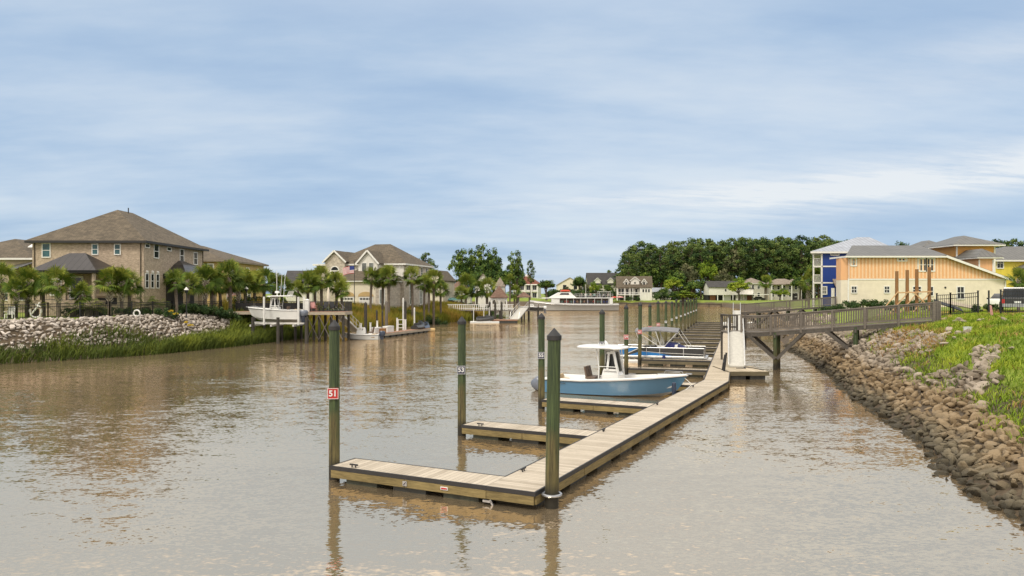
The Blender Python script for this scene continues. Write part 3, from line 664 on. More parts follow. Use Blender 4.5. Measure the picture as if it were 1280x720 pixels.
# second pier further up the creek
footbridge('further timber footbridge ending by the blue house', (XY(926,96),96,2.5), (XY(1045,90),90,3.45), 1.5, [(.18,-1),(.5,.6),(.78,2.0)], .05)
ramp_('far white ramp beyond the near landing', (XY(921,84),84,.6), (XY(921,95),95,2.7), .8, 1.0)
q = thing('gangway_float', 'far low float under the further white ramp', 'float', (XY(920,84),83.5,0))
k = MB(); k.box((-1.3,-2,.3),(1.3,2.5,.5)); k.build('deck', M['timber_grey'], q); k = MB(); k.box((-1.25,-1.95,-.3),(1.25,2.45,.29)); k.build('float_tub', M['float_black'], q)

# ------------------------------------------------------------------ boats
TS = [0,.12,.3,.5,.66,.8,.9,.96,1.0]
def hull_rows(L, Bm, sheer, ck):
    rows = []
    hb = [.93,.98,1,.97,.86,.64,.38,.18,.03]; cb = [.84,.87,.87,.8,.6,.34,.15,.055,.012]
    cz = [.02,.03,.04,.06,.1,.16,.24,.33,.44]; kz = [-.28,-.29,-.3,-.29,-.26,-.15,.04,.22,.42]
    for i, t in enumerate(TS):
        x = (t-.5)*L; sz = lerp(sheer[0], sheer[1], max(0, (t-.25)/.75)**1.25)
        k_ = sz/sheer[1] if t > .9 else 1
        rows.append((x, hb[i]*Bm, sz, cb[i]*Bm, cz[i]*ck, kz[i]*ck))
    return rows
def outboard(parent, x, y, z, cowl, leg, s=1.0, tilt=0.0, name='outboard'):
    t = math.radians(tilt)
    def R(p): return (x + (p[0]*math.cos(t)-p[2]*math.sin(t))*s, y+p[1]*s, z+(p[0]*math.sin(t)+p[2]*math.cos(t))*s)
    q = MB(); secs = []
    for zz_, a0, a1, w in ((.22,-.5,.0,.17),(.3,-.56,.04,.2),(.5,-.6,.05,.215),(.68,-.57,.02,.2),(.78,-.45,-.06,.13)):
        c0, hx = (a0+a1)/2, (a1-a0)/2
        secs.append([R((c0+hx*math.copysign(abs(math.cos(a))**.6, math.cos(a)), w*math.copysign(abs(math.sin(a))**.6, math.sin(a)), zz_)) for a in np.linspace(0, 2*PI, 14, endpoint=False)])
    q.loft(secs, closed=True); o = q.build(name, cowl, parent, smooth=True)
    q = MB(); q.loft([[R(p) for p in ((-.42,-.1,.22),(-.02,-.1,.22),(-.02,.1,.22),(-.42,.1,.22))], [R(p) for p in ((-.36,-.06,-.25),(-.08,-.06,-.25),(-.08,.06,-.25),(-.36,.06,-.25))], [R(p) for p in ((-.38,-.03,-.62),(-.12,-.03,-.62),(-.12,.03,-.62),(-.38,.03,-.62))]], closed=True)
    q.cyl(R((-.5,0,-.5)), R((.05,0,-.5)), .07*s, .03*s, 8); q.extrude([R((-.52,-.01,-.26)), R((-.06,-.01,-.26)), R((-.06,-.01,-.24)), R((-.52,-.01,-.24))], (0,.1*s,0))
    for k in range(3):
        a = k*2*PI/3; q.bar(R((-.47,.03*math.cos(a),-.5+.03*math.sin(a))), R((-.5,.17*math.cos(a),-.5+.17*math.sin(a))), .1*s, .02*s)
    q.build('lower_unit', leg, o, smooth=True)
    return o
def rk(i, x, z, sz, L):
    return x - max(0, TS[i]-.6)/.4*.11*L*(1-max(0, min(1, z/sz)))
def inside(i, hw, sz, cw, czz, kz_, floor, inn):
    fl = max(floor+max(0, TS[i]-.6)*.9, kz_+.08)
    if TS[i] >= .93: return hw*(inn-.06), sz-.05
    return max(.01, min(hw*(inn-.06), lerp(cw, hw, max(0, (fl-czz)/(sz-czz)))*.82-.03)), fl
def boat_hull(t, L, Bm, sheer, ck, mside, mbot, band=.09, floor=.2, inn=.8):
    rows = hull_rows(L, Bm, sheer, ck); q = MB(); b_ = MB(); g_ = MB(); rb = MB()
    for s in (-1, 1):
        q.loft([[(rk(i,x,czz,sz,L), s*cw, czz), (rk(i,x,lerp(czz,sz,.5),sz,L), s*(lerp(cw,hw,.55)-.02*Bm*(1-abs(2*TS[i]-1))), lerp(czz, sz-band, .5)), (rk(i,x,sz-band,sz,L), s*hw, sz-band)] for i, (x,hw,sz,cw,czz,kz_) in enumerate(rows)])
        b_.loft([[(rk(i,x,kz_,sz,L), 0, kz_), (rk(i,x,lerp(kz_,czz,.5),sz,L), s*cw*.5, lerp(kz_,czz,.5)), (rk(i,x,czz,sz,L)+.006, s*(cw+.012), czz+.004)] for i, (x,hw,sz,cw,czz,kz_) in enumerate(rows)])
        g_.loft([[(x, s*(hw+.012), sz-band), (x, s*(hw+.02), sz-.02), (x, s*hw*.97, sz), (x, s*hw*inn, sz+.01), (x, s*hw*(inn-.03), sz-.03), (x-max(0,TS[i]-.6)*.25, s*inside(i,hw,sz,cw,czz,kz_,floor,inn)[0], inside(i,hw,sz,cw,czz,kz_,floor,inn)[1]), (x-max(0,TS[i]-.6)*.25, 0, inside(i,hw,sz,cw,czz,kz_,floor,inn)[1])] for i, (x,hw,sz,cw,czz,kz_) in enumerate(rows)])
        rb.tube([(x, s*(hw+.022), sz-band) for (x,hw,sz,cw,czz,kz_) in rows], .018, 6)
    x,hw,sz,cw,czz,kz_ = rows[0]
    q.add([(x,-cw,czz),(x,cw,czz),(x,hw,sz-band),(x,-hw,sz-band)], [(0,1,2,3)]); b_.add([(x,0,kz_),(x,cw,czz),(x,-cw,czz)], [(0,1,2)])
    g_.add([(x,-hw,sz-band),(x,hw,sz-band),(x,hw*.9,sz),(x,-hw*.9,sz)], [(0,1,2,3)])
    # stern seat/transom box inside and fore deck
    g_.box((x+.02,-hw*.8,floor), (x+.38,hw*.8,sz-.05))
    q.build('hull', mside, t, smooth=True, recalc=False); b_.build('hull_bottom', mbot, t, smooth=True, recalc=False)
    g_.build('gunwale_and_liner', M['white_gel'], t, smooth=True, recalc=False); rb.build('rub_rail', M['charcoal'], t)
    return rows
def console_boat(label, loc, rz, L, Bm, sheer, ck, mside, mbot, top=True, eng=('white_gel','engine_grey'), z=0, cat='boat', extras=True, tz=2.3, tilt=8, name='motor_boat', rods=False):
    t = thing(name, label, cat, (loc[0],loc[1],z), rz)
    boat_hull(t, L, Bm, sheer, ck, mside, mbot)
    f = .2
    cx = -.035*L
    c_ = MB(); c_.loft([[(cx-.38,-.42,f),(cx+.62,-.42,f),(cx+.62,.42,f),(cx-.38,.42,f)], [(cx-.36,-.42,f+.75),(cx+.5,-.38,f+.75),(cx+.5,.38,f+.75),(cx-.36,.42,f+.75)], [(cx-.3,-.4,f+1.0),(cx+.3,-.36,f+1.02),(cx+.3,.36,f+1.02),(cx-.3,.4,f+1.0)]], closed=True)
    con = c_.build('console', M['white_gel'], t, bevel=.04)
    w = MB(); w.extrude([(cx+.42,-.38,f+.9),(cx+.42,.38,f+.9),(cx+.22,.34,tz-.2),(cx+.22,-.34,tz-.2)], (.015,0,.01)); 
    for s in (-1,1): w.extrude([(cx-.2,s*.42,f+1.03),(cx+.36,s*.39,f+1.0),(cx+.18,s*.36,tz-.25),(cx-.1,s*.4,tz-.3)], (0,s*.012,0))
    w.build('windshield', M['glass'], con)
    for s in (-1,1):
        w = MB(); w.bar((cx-.05,s*.435,f+1.0),(cx+.02,s*.4,tz-.15),.1); w.bar((cx+.46,s*.4,f+.88),(cx+.22,s*.37,tz-.1),.1); w.bar((cx-.25,s*.43,f+1.0),(cx+.42,s*.41,f+1.0),.06,.1); w.bar((cx-.1,s*.41,tz-.22),(cx+.24,s*.38,tz-.2),.06,.1); w.build('window_frame', M['white_gel'], con)
    if top:
        tt = MB(); secs = []
        for zz_, k_ in ((tz,.95),(tz+.02,1.0),(tz+.07,1.0),(tz+.11,.93)):
            secs.append([(cx-.42+1.18*k_*math.copysign(abs(math.cos(a))**.45, math.cos(a)), .92*k_*math.copysign(abs(math.sin(a))**.45, math.sin(a)), zz_-.03*(math.cos(a)>.3)) for a in np.linspace(0, 2*PI, 28, endpoint=False)])
        tt.loft(secs, closed=True); tp = tt.build('hard_top', M['white_gel'], t, smooth=True)
        p_ = MB()
        for s in (-1,1):
            p_.tube([(cx-.5,s*.52,f),(cx-.45,s*.52,1.3),(cx-.55,s*.6,tz)], .028); p_.tube([(cx+.55,s*.5,f),(cx+.45,s*.5,1.2),(cx+.3,s*.58,tz)], .028); p_.tube([(cx-.45,s*.52,1.35),(cx+.42,s*.5,1.35)], .02)
        p_.build('top_frame', M['white_gel'], t)
        e = MB(); e.box((cx-.2,-.3,tz-.14),(cx+.25,.3,tz-.005)); e.build('radio_box', M['offwhite'], tp)
    se = MB(); se.box((cx-1.15,-.42,f),(cx-.75,.42,f+.5)); st_ = se.build('leaning_post', M['white_gel'], t, bevel=.03)
    se = MB(); se.box((cx-1.2,-.44,f+.51),(cx-.7,.44,f+.62)); se.build('seat_cushion', M['brown_vinyl'], st_, bevel=.03)
    for s in (-.22,.22):
        se = MB(); se.loft([[(cx-1.2,s-.19,f+.6),(cx-1.1,s-.19,f+.6),(cx-1.1,s+.19,f+.6),(cx-1.2,s+.19,f+.6)], [(cx-1.3,s-.18,f+1.1),(cx-1.22,s-.18,f+1.1),(cx-1.22,s+.18,f+1.1),(cx-1.3,s+.18,f+1.1)]], closed=True); se.build('seat_back', M['brown_vinyl'], st_, bevel=.03)
    x0 = -L/2
    se = MB(); se.box((x0+.36,-.8,f),(x0+.75,.8,f+.38)); se.box((x0+.3,-.82,f+.3),(x0+.42,.82,sheer[0]+.08)); se.build('stern_bench', M['tan_vinyl'], t, bevel=.04)
    se = MB()
    for s in (-1,1): se.extrude([(cx+1.0,s*.55,f+.36),(cx+2.0,s*.28,f+.45),(cx+2.0,s*.1,f+.45),(cx+1.0,s*.3,f+.36)], (0,0,.12))
    se.box((cx+.64,-.3,f),(cx+.95,.3,f+.55)); se.build('bow_cushion', M['tan_vinyl'], t, bevel=.03)
    for i, s in enumerate((-.27,.27) if extras else (0,)):
        outboard(t, x0-.05, s, .12, M[eng[0]], M[eng[1]], 1.0, tilt)
    if extras:
        r = MB(); bx = L*.5
        for s in (-1,1): r.tube([(bx-1.3,s*.6*Bm,sheer[1]-.05),(bx-1.25,s*.6*Bm,sheer[1]+.03),(bx-.35,s*.2*Bm,sheer[1]+.08),(bx-.3,s*.2*Bm,sheer[1])], .014)
        r.box((bx-.12,-.08,sheer[1]-.02),(bx+.16,.08,sheer[1]+.04)); r.build('bow_rail', M['grey_metal'], t)
    if rods:
        r = MB()
        for y_ in (-.45,.5): r.tube([(cx-.6,y_,tz+.1),(cx-.75,y_,tz+2.2)], .02, 5)
        r.build('antenna', M['white_gel'], t)
        r = MB(); r.lathe([(.0,0),(.22,0),(.24,.08),(.2,.2),(0,.22)], (cx-.1,0,tz+.35), 12); r.tube([(cx-.1,0,tz+.1),(cx-.1,0,tz+.4)], .05); r.build('radar_dome', M['white_gel'], t, smooth=True)
        r = MB()
        for y_ in (-.7,-.35,.0,.35,.7): r.tube([(cx-1.3,y_,tz+.02),(cx-1.55,y_,tz+.55)], .03)
        r.build('rod_holder', M['alu'], t)
    return t
rz1 = math.atan2(-VV.y, -VV.x)
b1 = P1(19.35, 4.52)
boat1 = console_boat('light blue centre console boat with white hard top beside the walkway', b1, rz1, 6.95, 1.15, (.72,1.13), .85, M['hull_blue'], M['white_gel'], eng=('engine_grey','charcoal'), tilt=38, tz=2.22)
q = MB()
for i in range(9): q.box((-2.62+i*.05,-1.155,.51),(-2.585+i*.05,-1.15,.545))
q.build('hull_lettering', M['charcoal'], boat1)
ln = MB(); a = P1(19.35,1.35,1.05); ln.tube([a, a+Vector((.35,-.5,-.35)), P1(18.6,1.0,DZ+.06)], .014); tag(ln.build('mooring_line', M['offwhite']), 'pale mooring line from the blue bow to the walkway', 'rope')
fd = MB(); fd.lathe([(0,-.3),(.09,-.26),(.11,0),(.09,.26),(.03,.3)], (0,0,0), 10); o = tag(fd.build('boat_fender', M['engine_blue'], smooth=True), 'dark blue fender hanging below the light blue bow', 'fender'); o.location = P1(18.3,1.45,.55)

# pontoon boat
def pontoon(label, loc, rz, L=7.0):
    t = thing('pontoon_boat', label, 'boat', (loc.x, loc.y, 0), rz); h = L/2
    for s in (-1,1):
        q = MB(); q.tube([(-h,s*.8,.12),(h-.9,s*.8,.12),(h-.4,s*.8,.18),(h,s*.8,.32)], [.3,.3,.24,.05], 14); q.build('pontoon', M['alu'], t, smooth=True)
    q = MB(); q.box((-h+.1,-1.22,.44),(h-.35,1.22,.52)); q.build('deck', M['alu'], t)
    def fence(nm, p0, p1, mat):
        pass
    for s in (-1,1):
        y = s*1.18; q = MB(); q.box((-h+.3,y-.012,.56),(h-.55,y+.012,1.1)); q.build('side_panel', M['charcoal'], t)
        e = y+s*.016
        # blue flashes at stern and along the bottom, silver swoosh between
        q = MB(); q.extrude([(-h+.32,e,1.07),(-h+2.0,e,1.07),(-h+1.0,e,.6),(-h+.32,e,.6)], (0,s*.006,0)); q.extrude([(-h+1.35,e,.58),(h-2.6,e,.58),(h-3.6,e,.76),(-h+2.2,e,.86)], (0,s*.006,0)); q.build('blue_flash', M['pontoon_blue'], t)
        q = MB(); q.bar((-h+1.05,e+s*.004,.6),(-h+2.05,e+s*.004,1.06),.05,.012,up=(0,1,0)); q.bar((-h+2.2,e+s*.004,.89),(h-3.6,e+s*.004,.79),.03,.012,up=(0,1,0)); q.bar((h-3.6,e+s*.004,.79),(h-.6,e+s*.004,.72),.04,.012,up=(0,1,0)); q.build('swoosh', M['alu'], t)
        q = MB(); q.tube([(-h+.3,y,.56),(-h+.3,y,1.13),(h-.55,y,1.13),(h-.55,y,.56)], .03); q.tube([(-h+.3,y,.55),(h-.55,y,.55)], .028)
        for x in (-h+2.6, 0, h-1.9): q.tube([(x,y,.55),(x,y,1.12)], .025)
        q.build('rail', M['alu'], t)
    q = MB(); q.box((h-.56,-1.15,.56),(h-.53,1.15,1.05)); q.build('front_panel', M['charcoal'], t)
    q = MB(); q.box((h-2.4,-1.1,.52),(h-.7,-.55,.95)); q.box((h-2.4,.55,.52),(h-.7,1.1,.95)); q.box((-h+.4,.4,.52),(-h+1.0,1.1,.95)); q.box((-h+.4,-1.1,.52),(-h+2.2,-.55,.95)); q.box((h-2.5,-1.12,.95),(h-2.3,-.5,1.35)); q.box((h-2.5,.5,.95),(h-2.3,1.12,1.35)); q.build('seat', M['white'], t, bevel=.05)
    q = MB(); q.box((-.2,-1.0,.52),(.35,-.3,1.25)); q.build('helm', M['white'], t, bevel=.06)
    q = MB(); q.tube([(-.35,-.65,1.1),(-.1,-.65,1.25)], .02)
    q.tube([(-.35+.0*math.sin(a),-.65+.17*math.cos(a),1.15+.17*math.sin(a)) for a in np.linspace(0,2*PI,13)], .015); q.build('wheel', M['black'], t)
    # bimini: cloth over bows
    q = MB(); secs = []
    for i, x in enumerate(np.linspace(-1.7, 1.25, 9)):
        dz = .1*math.sin(PI*i/8); rw = []
        for a in np.linspace(-1, 1, 11): rw.append((x, a*1.2, 2.42+dz-.2*abs(a)**3))
        secs.append(rw)
    q.loft(secs); lo = [[(x_,y_,z_-.06) for x_,y_,z_ in r] for r in secs]; q.loft(lo)
    for a in (0, -1): q.loft([secs[a], lo[a]])
    q.loft([[r[0] for r in secs], [r[0] for r in lo]]); q.loft([[r[-1] for r in secs], [r[-1] for r in lo]])
    q.build('bimini', M['canvas_grey'], t, smooth=True)
    q = MB()
    for s in (-1,1):
        y = s*1.16
        q.tube([(.1,y,1.12),(-1.6,y,2.24)], .025); q.tube([(.1,y,1.12),(-.3,y,2.3)], .03); q.tube([(.2,y,1.12),(1.2,y,2.22)], .025); q.tube([(-1.2,y,1.12),(-1.65,y,2.24)], .018); q.tube([(1.25,y,2.22),(2.0,y,1.12)], .016)
    q.build('bimini_frame', M['alu'], t)
    q = MB(); q.loft([[(.4,-1.0,1.05),(.4,-.95,1.45),(.4,.3,1.5),(.4,.35,1.05)], [(1.0,-1.05,1.05),(1.0,-1.0,1.4),(1.0,.3,1.42),(1.0,.35,1.05)], [(1.7,-1.05,1.0),(1.7,-1.0,1.12),(1.7,.3,1.12),(1.7,.35,1.0)]], closed=True); q.build('seat_cover', M['canvas_navy'], t, smooth=True)
    outboard(t, -h-.05, 0, .62, M['white_gel'], M['charcoal'], 1.25, 22)
    q = MB(); q.lathe([(0,-.14),(.1,-.1),(.12,.02),(.08,.12),(0,.15)], (.3,-1.38,.5), 10); q.tube([(.3,-1.3,1.1),(.3,-1.38,.6)], .012); q.build('fender', M['canvas_navy'], t, smooth=True)
    return t
u0 = (Y2[1]-(E0+V2*VF).y)/U2.y
pc = P2(u0+2.4, 4.7)
pontoon('blue and black pontoon boat under a grey bimini', pc, math.atan2(-V2.y, -V2.x))

# ------------------------------------------------------------------ left docks
LD = 3.0
def rail_iron(mb, pts, h=1.0, z0=0, n=.14, posts=True):
    for p, q in zip(pts[:-1], pts[1:]):
        p, q = Vector(p), Vector(q); L = (q-p).length; k = max(2, int(L/n))
        mb.bar(p+Vector((0,0,z0+h)), q+Vector((0,0,z0+h)), .05, .06); mb.bar(p+Vector((0,0,z0+.1)), q+Vector((0,0,z0+.1)), .04, .05)
        for i in range(k+1):
            c = p.lerp(q, i/k); mb.bar(c+Vector((0,0,z0+.05)), c+Vector((0,0,z0+h)), .022 if i % 12 else .07)
def big_pier():
    t = thing('pier', 'tall timber pier on dark piles behind the lifted white boat', 'pier', (XY(400,77),77,0), 0, 'left bank docks')
    x0, x1, x2 = XY(279,76), XY(382,76), XY(433,76)
    q = MB(); q.box((x0,77.0,LD-.06),(x1,79.6,LD)); q.box((x1,75.4,LD-.06),(x2,78.6,LD)); q.build('deck', M['timber_red'], t, world=True)
    q = MB(); q.box((x0,76.93,LD-.3),(x1-.05,76.99,LD-.01)); q.box((x1-.04,75.33,LD-.3),(x2+.04,75.39,LD-.01)); q.box((x2+.001,75.4,LD-.3),(x2+.06,78.6,LD-.01)); q.build('fascia_board', M['timber_pale'], t, world=True)
    for i, x in enumerate(np.linspace(x1+.25, x2-.25, 4)):
        for y in (75.7, 78.2):
            q = MB(); q.cyl((x,y,-1.2),(x,y,LD-.07), .15, .14, 10); q.build('support_pile', M['timber_dark'], t, world=True, smooth=True)
    for x in np.linspace(x0+.6, x1-1.4, 3):
        for y in (77.2, 79.4): q = MB(); q.cyl((x,y,-.5),(x,y,LD-.07), .14, .13, 10); q.build('support_pile', M['timber_dark'], t, world=True, smooth=True)
    xs = np.linspace(x1+.25, x2-.25, 4)
    for a, b in zip(xs[:-1], xs[1:]):
        q = MB(); q.bar((a,75.52,.2),(b,75.52,LD-.35),.05,.18,up=(0,1,0)); q.bar((b,75.46,.2),(a,75.46,LD-.35),.05,.18,up=(0,1,0)); q.build('brace', M['timber_grey'], t, world=True)
    q = MB(); rail_iron(q, [(x0,79.5,LD),(x1,79.5,LD)], 1.0); q.build('railing', M['black_iron'], t, world=True); q = MB(); rail_iron(q, [(x1+.6,75.5,LD),(x2-.02,75.5,LD),(x2-.02,78.5,LD),(x1,78.5,LD)], 1.0); q.build('railing', M['black_iron'], t, world=True)
    q = MB(); q.box((x0,79.6,LD-.02),(x1,79.66,LD+.85)); q.build('privacy_screen', M['black_iron'], t, world=True)
    return t
big_pier()
# boat lift
lf = thing('boat_lift', 'boat lift of timber posts and pale beams carrying the white boat', 'boat lift', (XY(345,74),74,0))
for px, y in ((316,72.6),(347.5,72.2),(383,72.4),(318,76.4),(352,76.4),(384,76.4)):
    x = XY(px,y); q = MB(); q.cyl((x,y,-1.2),(x,y,2.55 if y < 74 else 3.9), .16, .15, 10); q.build('post', M['timber_dark'], lf, world=True, smooth=True)
q = MB()
for px in (322,347,374): q.bar((XY(px,74.4),72.3,1.75),(XY(px,74.4),76.3,1.75),.12,.2)
q.bar((XY(318,73),73.3,1.93),(XY(379,73),73.3,1.93),.2,.16); q.bar((XY(318,75.4),75.4,1.93),(XY(379,75.4),75.4,1.93),.2,.16); q.build('cradle_beam', M['alu'], lf, world=True)
for px, y in ((330,72.7),(373,72.7),(330,76),(380,75.8)): q = MB(); q.cyl((XY(px,y),y,1.8),(XY(px,y),y,ZZ(371,74)), .1, .1, 8); q.build('guide_post', M['white'], lf, world=True, smooth=True)
console_boat('white fishing boat hoisted on the lift with a tall antenna', (XY(343,74.3),74.3), PI-.03, 5.35, 1.05, (.95,1.22), .85, M['white_gel'], M['white_gel'], eng=('engine_grey','engine_blue'), z=2.3, tz=2.25, tilt=-3, rods=True)
fm = MB(); fm.tube([(XY(346,76.3),76.3,LD),(XY(346,76.3),76.3,ZZ(338,76))], .03); tag(fm.build('flag_staff', M['white']), 'thin white staff rising behind the lifted white boat', 'pole')
# furniture on the pier
um = thing('closed_umbrella', 'closed cream umbrella standing on the left pier', 'umbrella', (XY(410.5,79),79,LD))
q = MB(); q.cyl((0,0,0),(0,0,2.5),.03,.03,8); q.lathe([(.3,0),(.3,.07),(.05,.1)],(0,0,0),12); q.build('pole', M['alu'], um); q = MB(); q.lathe([(.05,2.5),(.1,2.3),(.17,1.6),(.16,.9),(.1,.75),(.04,.72)],(0,0,0),12); q.build('canopy', M['stucco_cream'], um, smooth=True)
def chair(label, loc, rz, mat, grp):
    t = thing('deck_chair', label, 'chair', loc, rz, grp)
    q = MB(); q.extrude([(-.28,-.3,.36),(-.28,.25,.3),(.28,.25,.3),(.28,-.3,.36)], (0,0,.05)); q.build('seat', mat, t)
    q = MB(); q.extrude([(-.28,.25,.3),(.28,.25,.3),(.26,.55,1.0),(-.26,.55,1.0)], (0,.05,.02)); q.build('backrest', mat, t)
    for x in (-.27,.27):
        for y in (-.28,.3): q = MB(); q.bar((x,y,0),(x,y,.38),.06); q.build('leg', mat, t)
        q = MB(); q.box((x-.07,-.35,.56),(x+.07,.35,.6)); q.build('armrest', mat, t)
    return t
chair('pink deck chair on the left pier behind the outboard', (XY(392,76.8),76.8,LD), .5, M['pink'], None)
chair('dark deck chair beside the closed cream umbrella, left of it', (XY(404,77.6),77.6,LD), -.4, M['black_iron'], 'dark furniture on the pier')
chair('dark deck chair beside the closed cream umbrella, right of it', (XY(417,77.6),77.6,LD), .6, M['black_iron'], 'dark furniture on the pier')
q = MB(); q.box((-.2,-.2,0),(.2,.2,1.15)); q.box((-.24,-.24,1.15),(.24,.24,1.2)); q.add([(-.24,-.24,1.2),(.24,-.24,1.2),(.24,.24,1.2),(-.24,.24,1.2),(0,0,1.32)], [(0,1,4),(1,2,4),(2,3,4),(3,0,4)])
o = tag(q.build('power_pedestal', M['white']), 'white dock pedestal at the left end of the pier platform', 'pedestal'); o.location = (XY(384,75.8),75.8,LD)
# floating dock with boxes on the left
ramp_('white railed ramp from the left pier to its floating dock', (XY(447,84),83.5,.55), (XY(420,79),78.7,2.95), .9, .95)
l2 = thing('floating_dock', 'low red-brown floating dock off the left marsh with white boxes', 'dock', (XY(490,90),90,0), 0, 'left bank docks')
pa, pb = G(472,418,.45), G(538,410.3,.45); dv = (pb-pa).normalized(); nv = Vector((-dv.y,dv.x,0))
q = MB(); q.prism([p[:2] for p in (pa,pb,pb+nv*1.25,pa+nv*1.25)], .4, .46); q.build('deck', M['timber_red'], l2, world=True)
q = MB(); q.bar(pa-nv*.03+Vector((0,0,-.14)), pb-nv*.03+Vector((0,0,-.14)), .05, .24); q.bar(pa-dv*.03+Vector((0,0,-.14)), pa-dv*.03+nv*1.25+Vector((0,0,-.14)), .05, .24); q.build('fascia_board', M['timber_pale'], l2, world=True)
LL = (pb-pa).length; i = 0.3
while i < LL-1: c = pa+dv*i; q = MB(); q.prism([p[:2] for p in (c+nv*.05,c+dv*1.1+nv*.05,c+dv*1.1+nv*1.15,c+nv*1.15)], -.3, .35); q.build('float_tub', M['float_black'], l2, world=True); i += 1.6
def on2(f, g): return pa+dv*LL*f+nv*g*.5
def box_thing(name, lab, cat, p, s, mat, rz=0, lid=True, group=None):
    t = thing(name, lab, cat, p, rz, group); q = MB(); q.box((-s[0]/2,-s[1]/2,0),(s[0]/2,s[1]/2,s[2]*.8)); q.build('body', mat, t, bevel=.02)
    q = MB(); q.loft([[(-s[0]/2-.02,-s[1]/2-.02,s[2]*.805),(s[0]/2+.02,-s[1]/2-.02,s[2]*.805),(s[0]/2+.02,s[1]/2+.02,s[2]*.805),(-s[0]/2-.02,s[1]/2+.02,s[2]*.805)], [(-s[0]/2,-s[1]/2,s[2]),(s[0]/2,-s[1]/2,s[2]),(s[0]/2,s[1]/2,s[2]),(-s[0]/2,s[1]/2,s[2])]], closed=True); q.build('lid', mat, t); return t
p = on2(.08,1.6); box_thing('dock_box', 'white dock box behind the skiff\'s outboard', 'dock box', (p.x,p.y,.46), (1.5,.6,.7), M['white'], math.atan2(dv.y,dv.x), group='white dock boxes')
p = on2(.3,1.75); box_thing('dock_box', 'long white dock box near the middle of the left float', 'dock box', (p.x,p.y,.46), (1.7,.6,.7), M['white'], math.atan2(dv.y,dv.x), group='white dock boxes')
for i, (px, Y, z0, z1, mt, lab, r) in enumerate((
    (457,88,-1.2,ZZ(377.5,88),'timber_dark','tall black pile behind the skiff, thicker than its neighbours',.19),(471,92,-1.2,ZZ(387,92),'timber_dark','short dark pile behind the first white dock box',.12),(478,92.5,-1.2,ZZ(388,92.5),'timber_dark','short dark pile left of the grey pile with a pale top',.12),
    (483,90,-1.2,ZZ(376,90),'timber_grey','tall grey pile right of the two short dark piles',.19),(506.5,97,-1.2,ZZ(375.5,97),'timber_dark','tall dark pile beside the tall white pole',.19),(504,96,-.5,ZZ(372,96),'white','tall white guide pole against the dark pile',.1),(518,100,-.5,ZZ(384,100),'white','white guide pole near the dark jet ski',.1))):
    x = XY(px,Y); q = MB(); q.cyl((x,Y,z0),(x,Y,z1-.2),r,r*.95,12); q.cyl((x,Y,z1-.2),(x,Y,z1),r*1.03,r*.2,12); tag(q.build('dock_pile', M[mt], smooth=True), lab, 'pile', 'piles off the left marsh')
for i, (f, g, h, lab) in enumerate(((-.1,2.4,1.2,'white post at the left end of the left float'),(.02,2.0,1.2,'white post left of the first white dock box'),(.13,2.0,1.35,'white post right of the first white dock box'),(.47,1.9,1.5,'white post left of the white ladder frame'),(.63,1.9,1.25,'white post right of the white ladder frame'))):
    p = on2(f,g); q = MB(); q.bar((p.x,p.y,0),(p.x,p.y,.46+h),.16); q.box((p.x-.11,p.y-.11,.46+h),(p.x+.11,p.y+.11,.5+h)); tag(q.build('dock_post', M['white']), lab, 'post', 'white posts on the left float')
q = MB(); p = on2(.55,1.95)
for s in (-.35,.35): q.bar((p.x+s,p.y,.46),(p.x+s,p.y,1.8),.08)
for h in (.8,1.2,1.75): q.bar((p.x-.35,p.y,h),(p.x+.35,p.y,h),.07)
tag(q.build('ladder_frame', M['white']), 'white ladder frame standing on the left float', 'ladder')
q = MB(); p = on2(.12,.9); q.box((p.x-.5,p.y-.35,.46),(p.x+.5,p.y+.35,.95)); q.box((p.x-.52,p.y-.37,.95),(p.x+.52,p.y+.37,1.02)); tag(q.build('wooden_crate', M['timber_new']), 'brown wooden crate beside the skiff\'s outboard', 'crate')
sk = G(450,424.5,.0); console_boat('small low white skiff moored at the left float', (sk.x,sk.y+.4), PI+.02, 3.9, .85, (.55,.7), .55, M['white_gel'], M['white_gel'], top=False, eng=('engine_blue','engine_blue'), extras=False, tz=1.25, tilt=0, name='skiff')
def jet_ski(label, p, rz, mat):
    t = thing('jet_ski', label, 'jet ski', p, rz, 'jet skis on the left side docks')
    q = MB(); q.loft([[(x,-w,.25+u),(x,-w*.8,.05+u*.5),(x,0,-.05+u),(x,w*.8,.05+u*.5),(x,w,.25+u),(x,w*.5,.5+u),(x,0,.56+u),(x,-w*.5,.5+u)] for x,w,u in ((-1.4,.5,0),(-.6,.56,0),(.4,.52,.05),(1.1,.32,.16),(1.5,.06,.26))], closed=True); q.build('hull', mat, t, smooth=True)
    q = MB(); q.loft([[(x,-w,.5),(x,-w*.8,h),(x,w*.8,h),(x,w,.5)] for x,w,h in ((-1.2,.2,.78),(-.3,.2,.76),(.2,.17,.8))], closed=True); q.build('seat', M['black'], t, smooth=True)
    q = MB(); q.loft([[(x,-w,.55),(x,-w*.7,h),(x,w*.7,h),(x,w,.55)] for x,w,h in ((.15,.2,.98),(.5,.26,.98),(1.2,.15,.72))], closed=True); q.build('cowl', mat, t, smooth=True)
    q = MB(); q.tube([(.3,-.38,1.08),(.42,0,1.04),(.3,.38,1.08)], .03); q.build('handlebar', M['black'], t)
p = on2(.85,1.2); jet_ski('dark jet ski lying at the right end of the left float', (p.x,p.y,.45), math.atan2(dv.y,dv.x), M['charcoal'])
p = on2(1.0,1.6); jet_ski('navy jet ski past the tip of the left float', (p.x,p.y+.6,.25), math.atan2(dv.y,dv.x)+.1, M['engine_blue'])
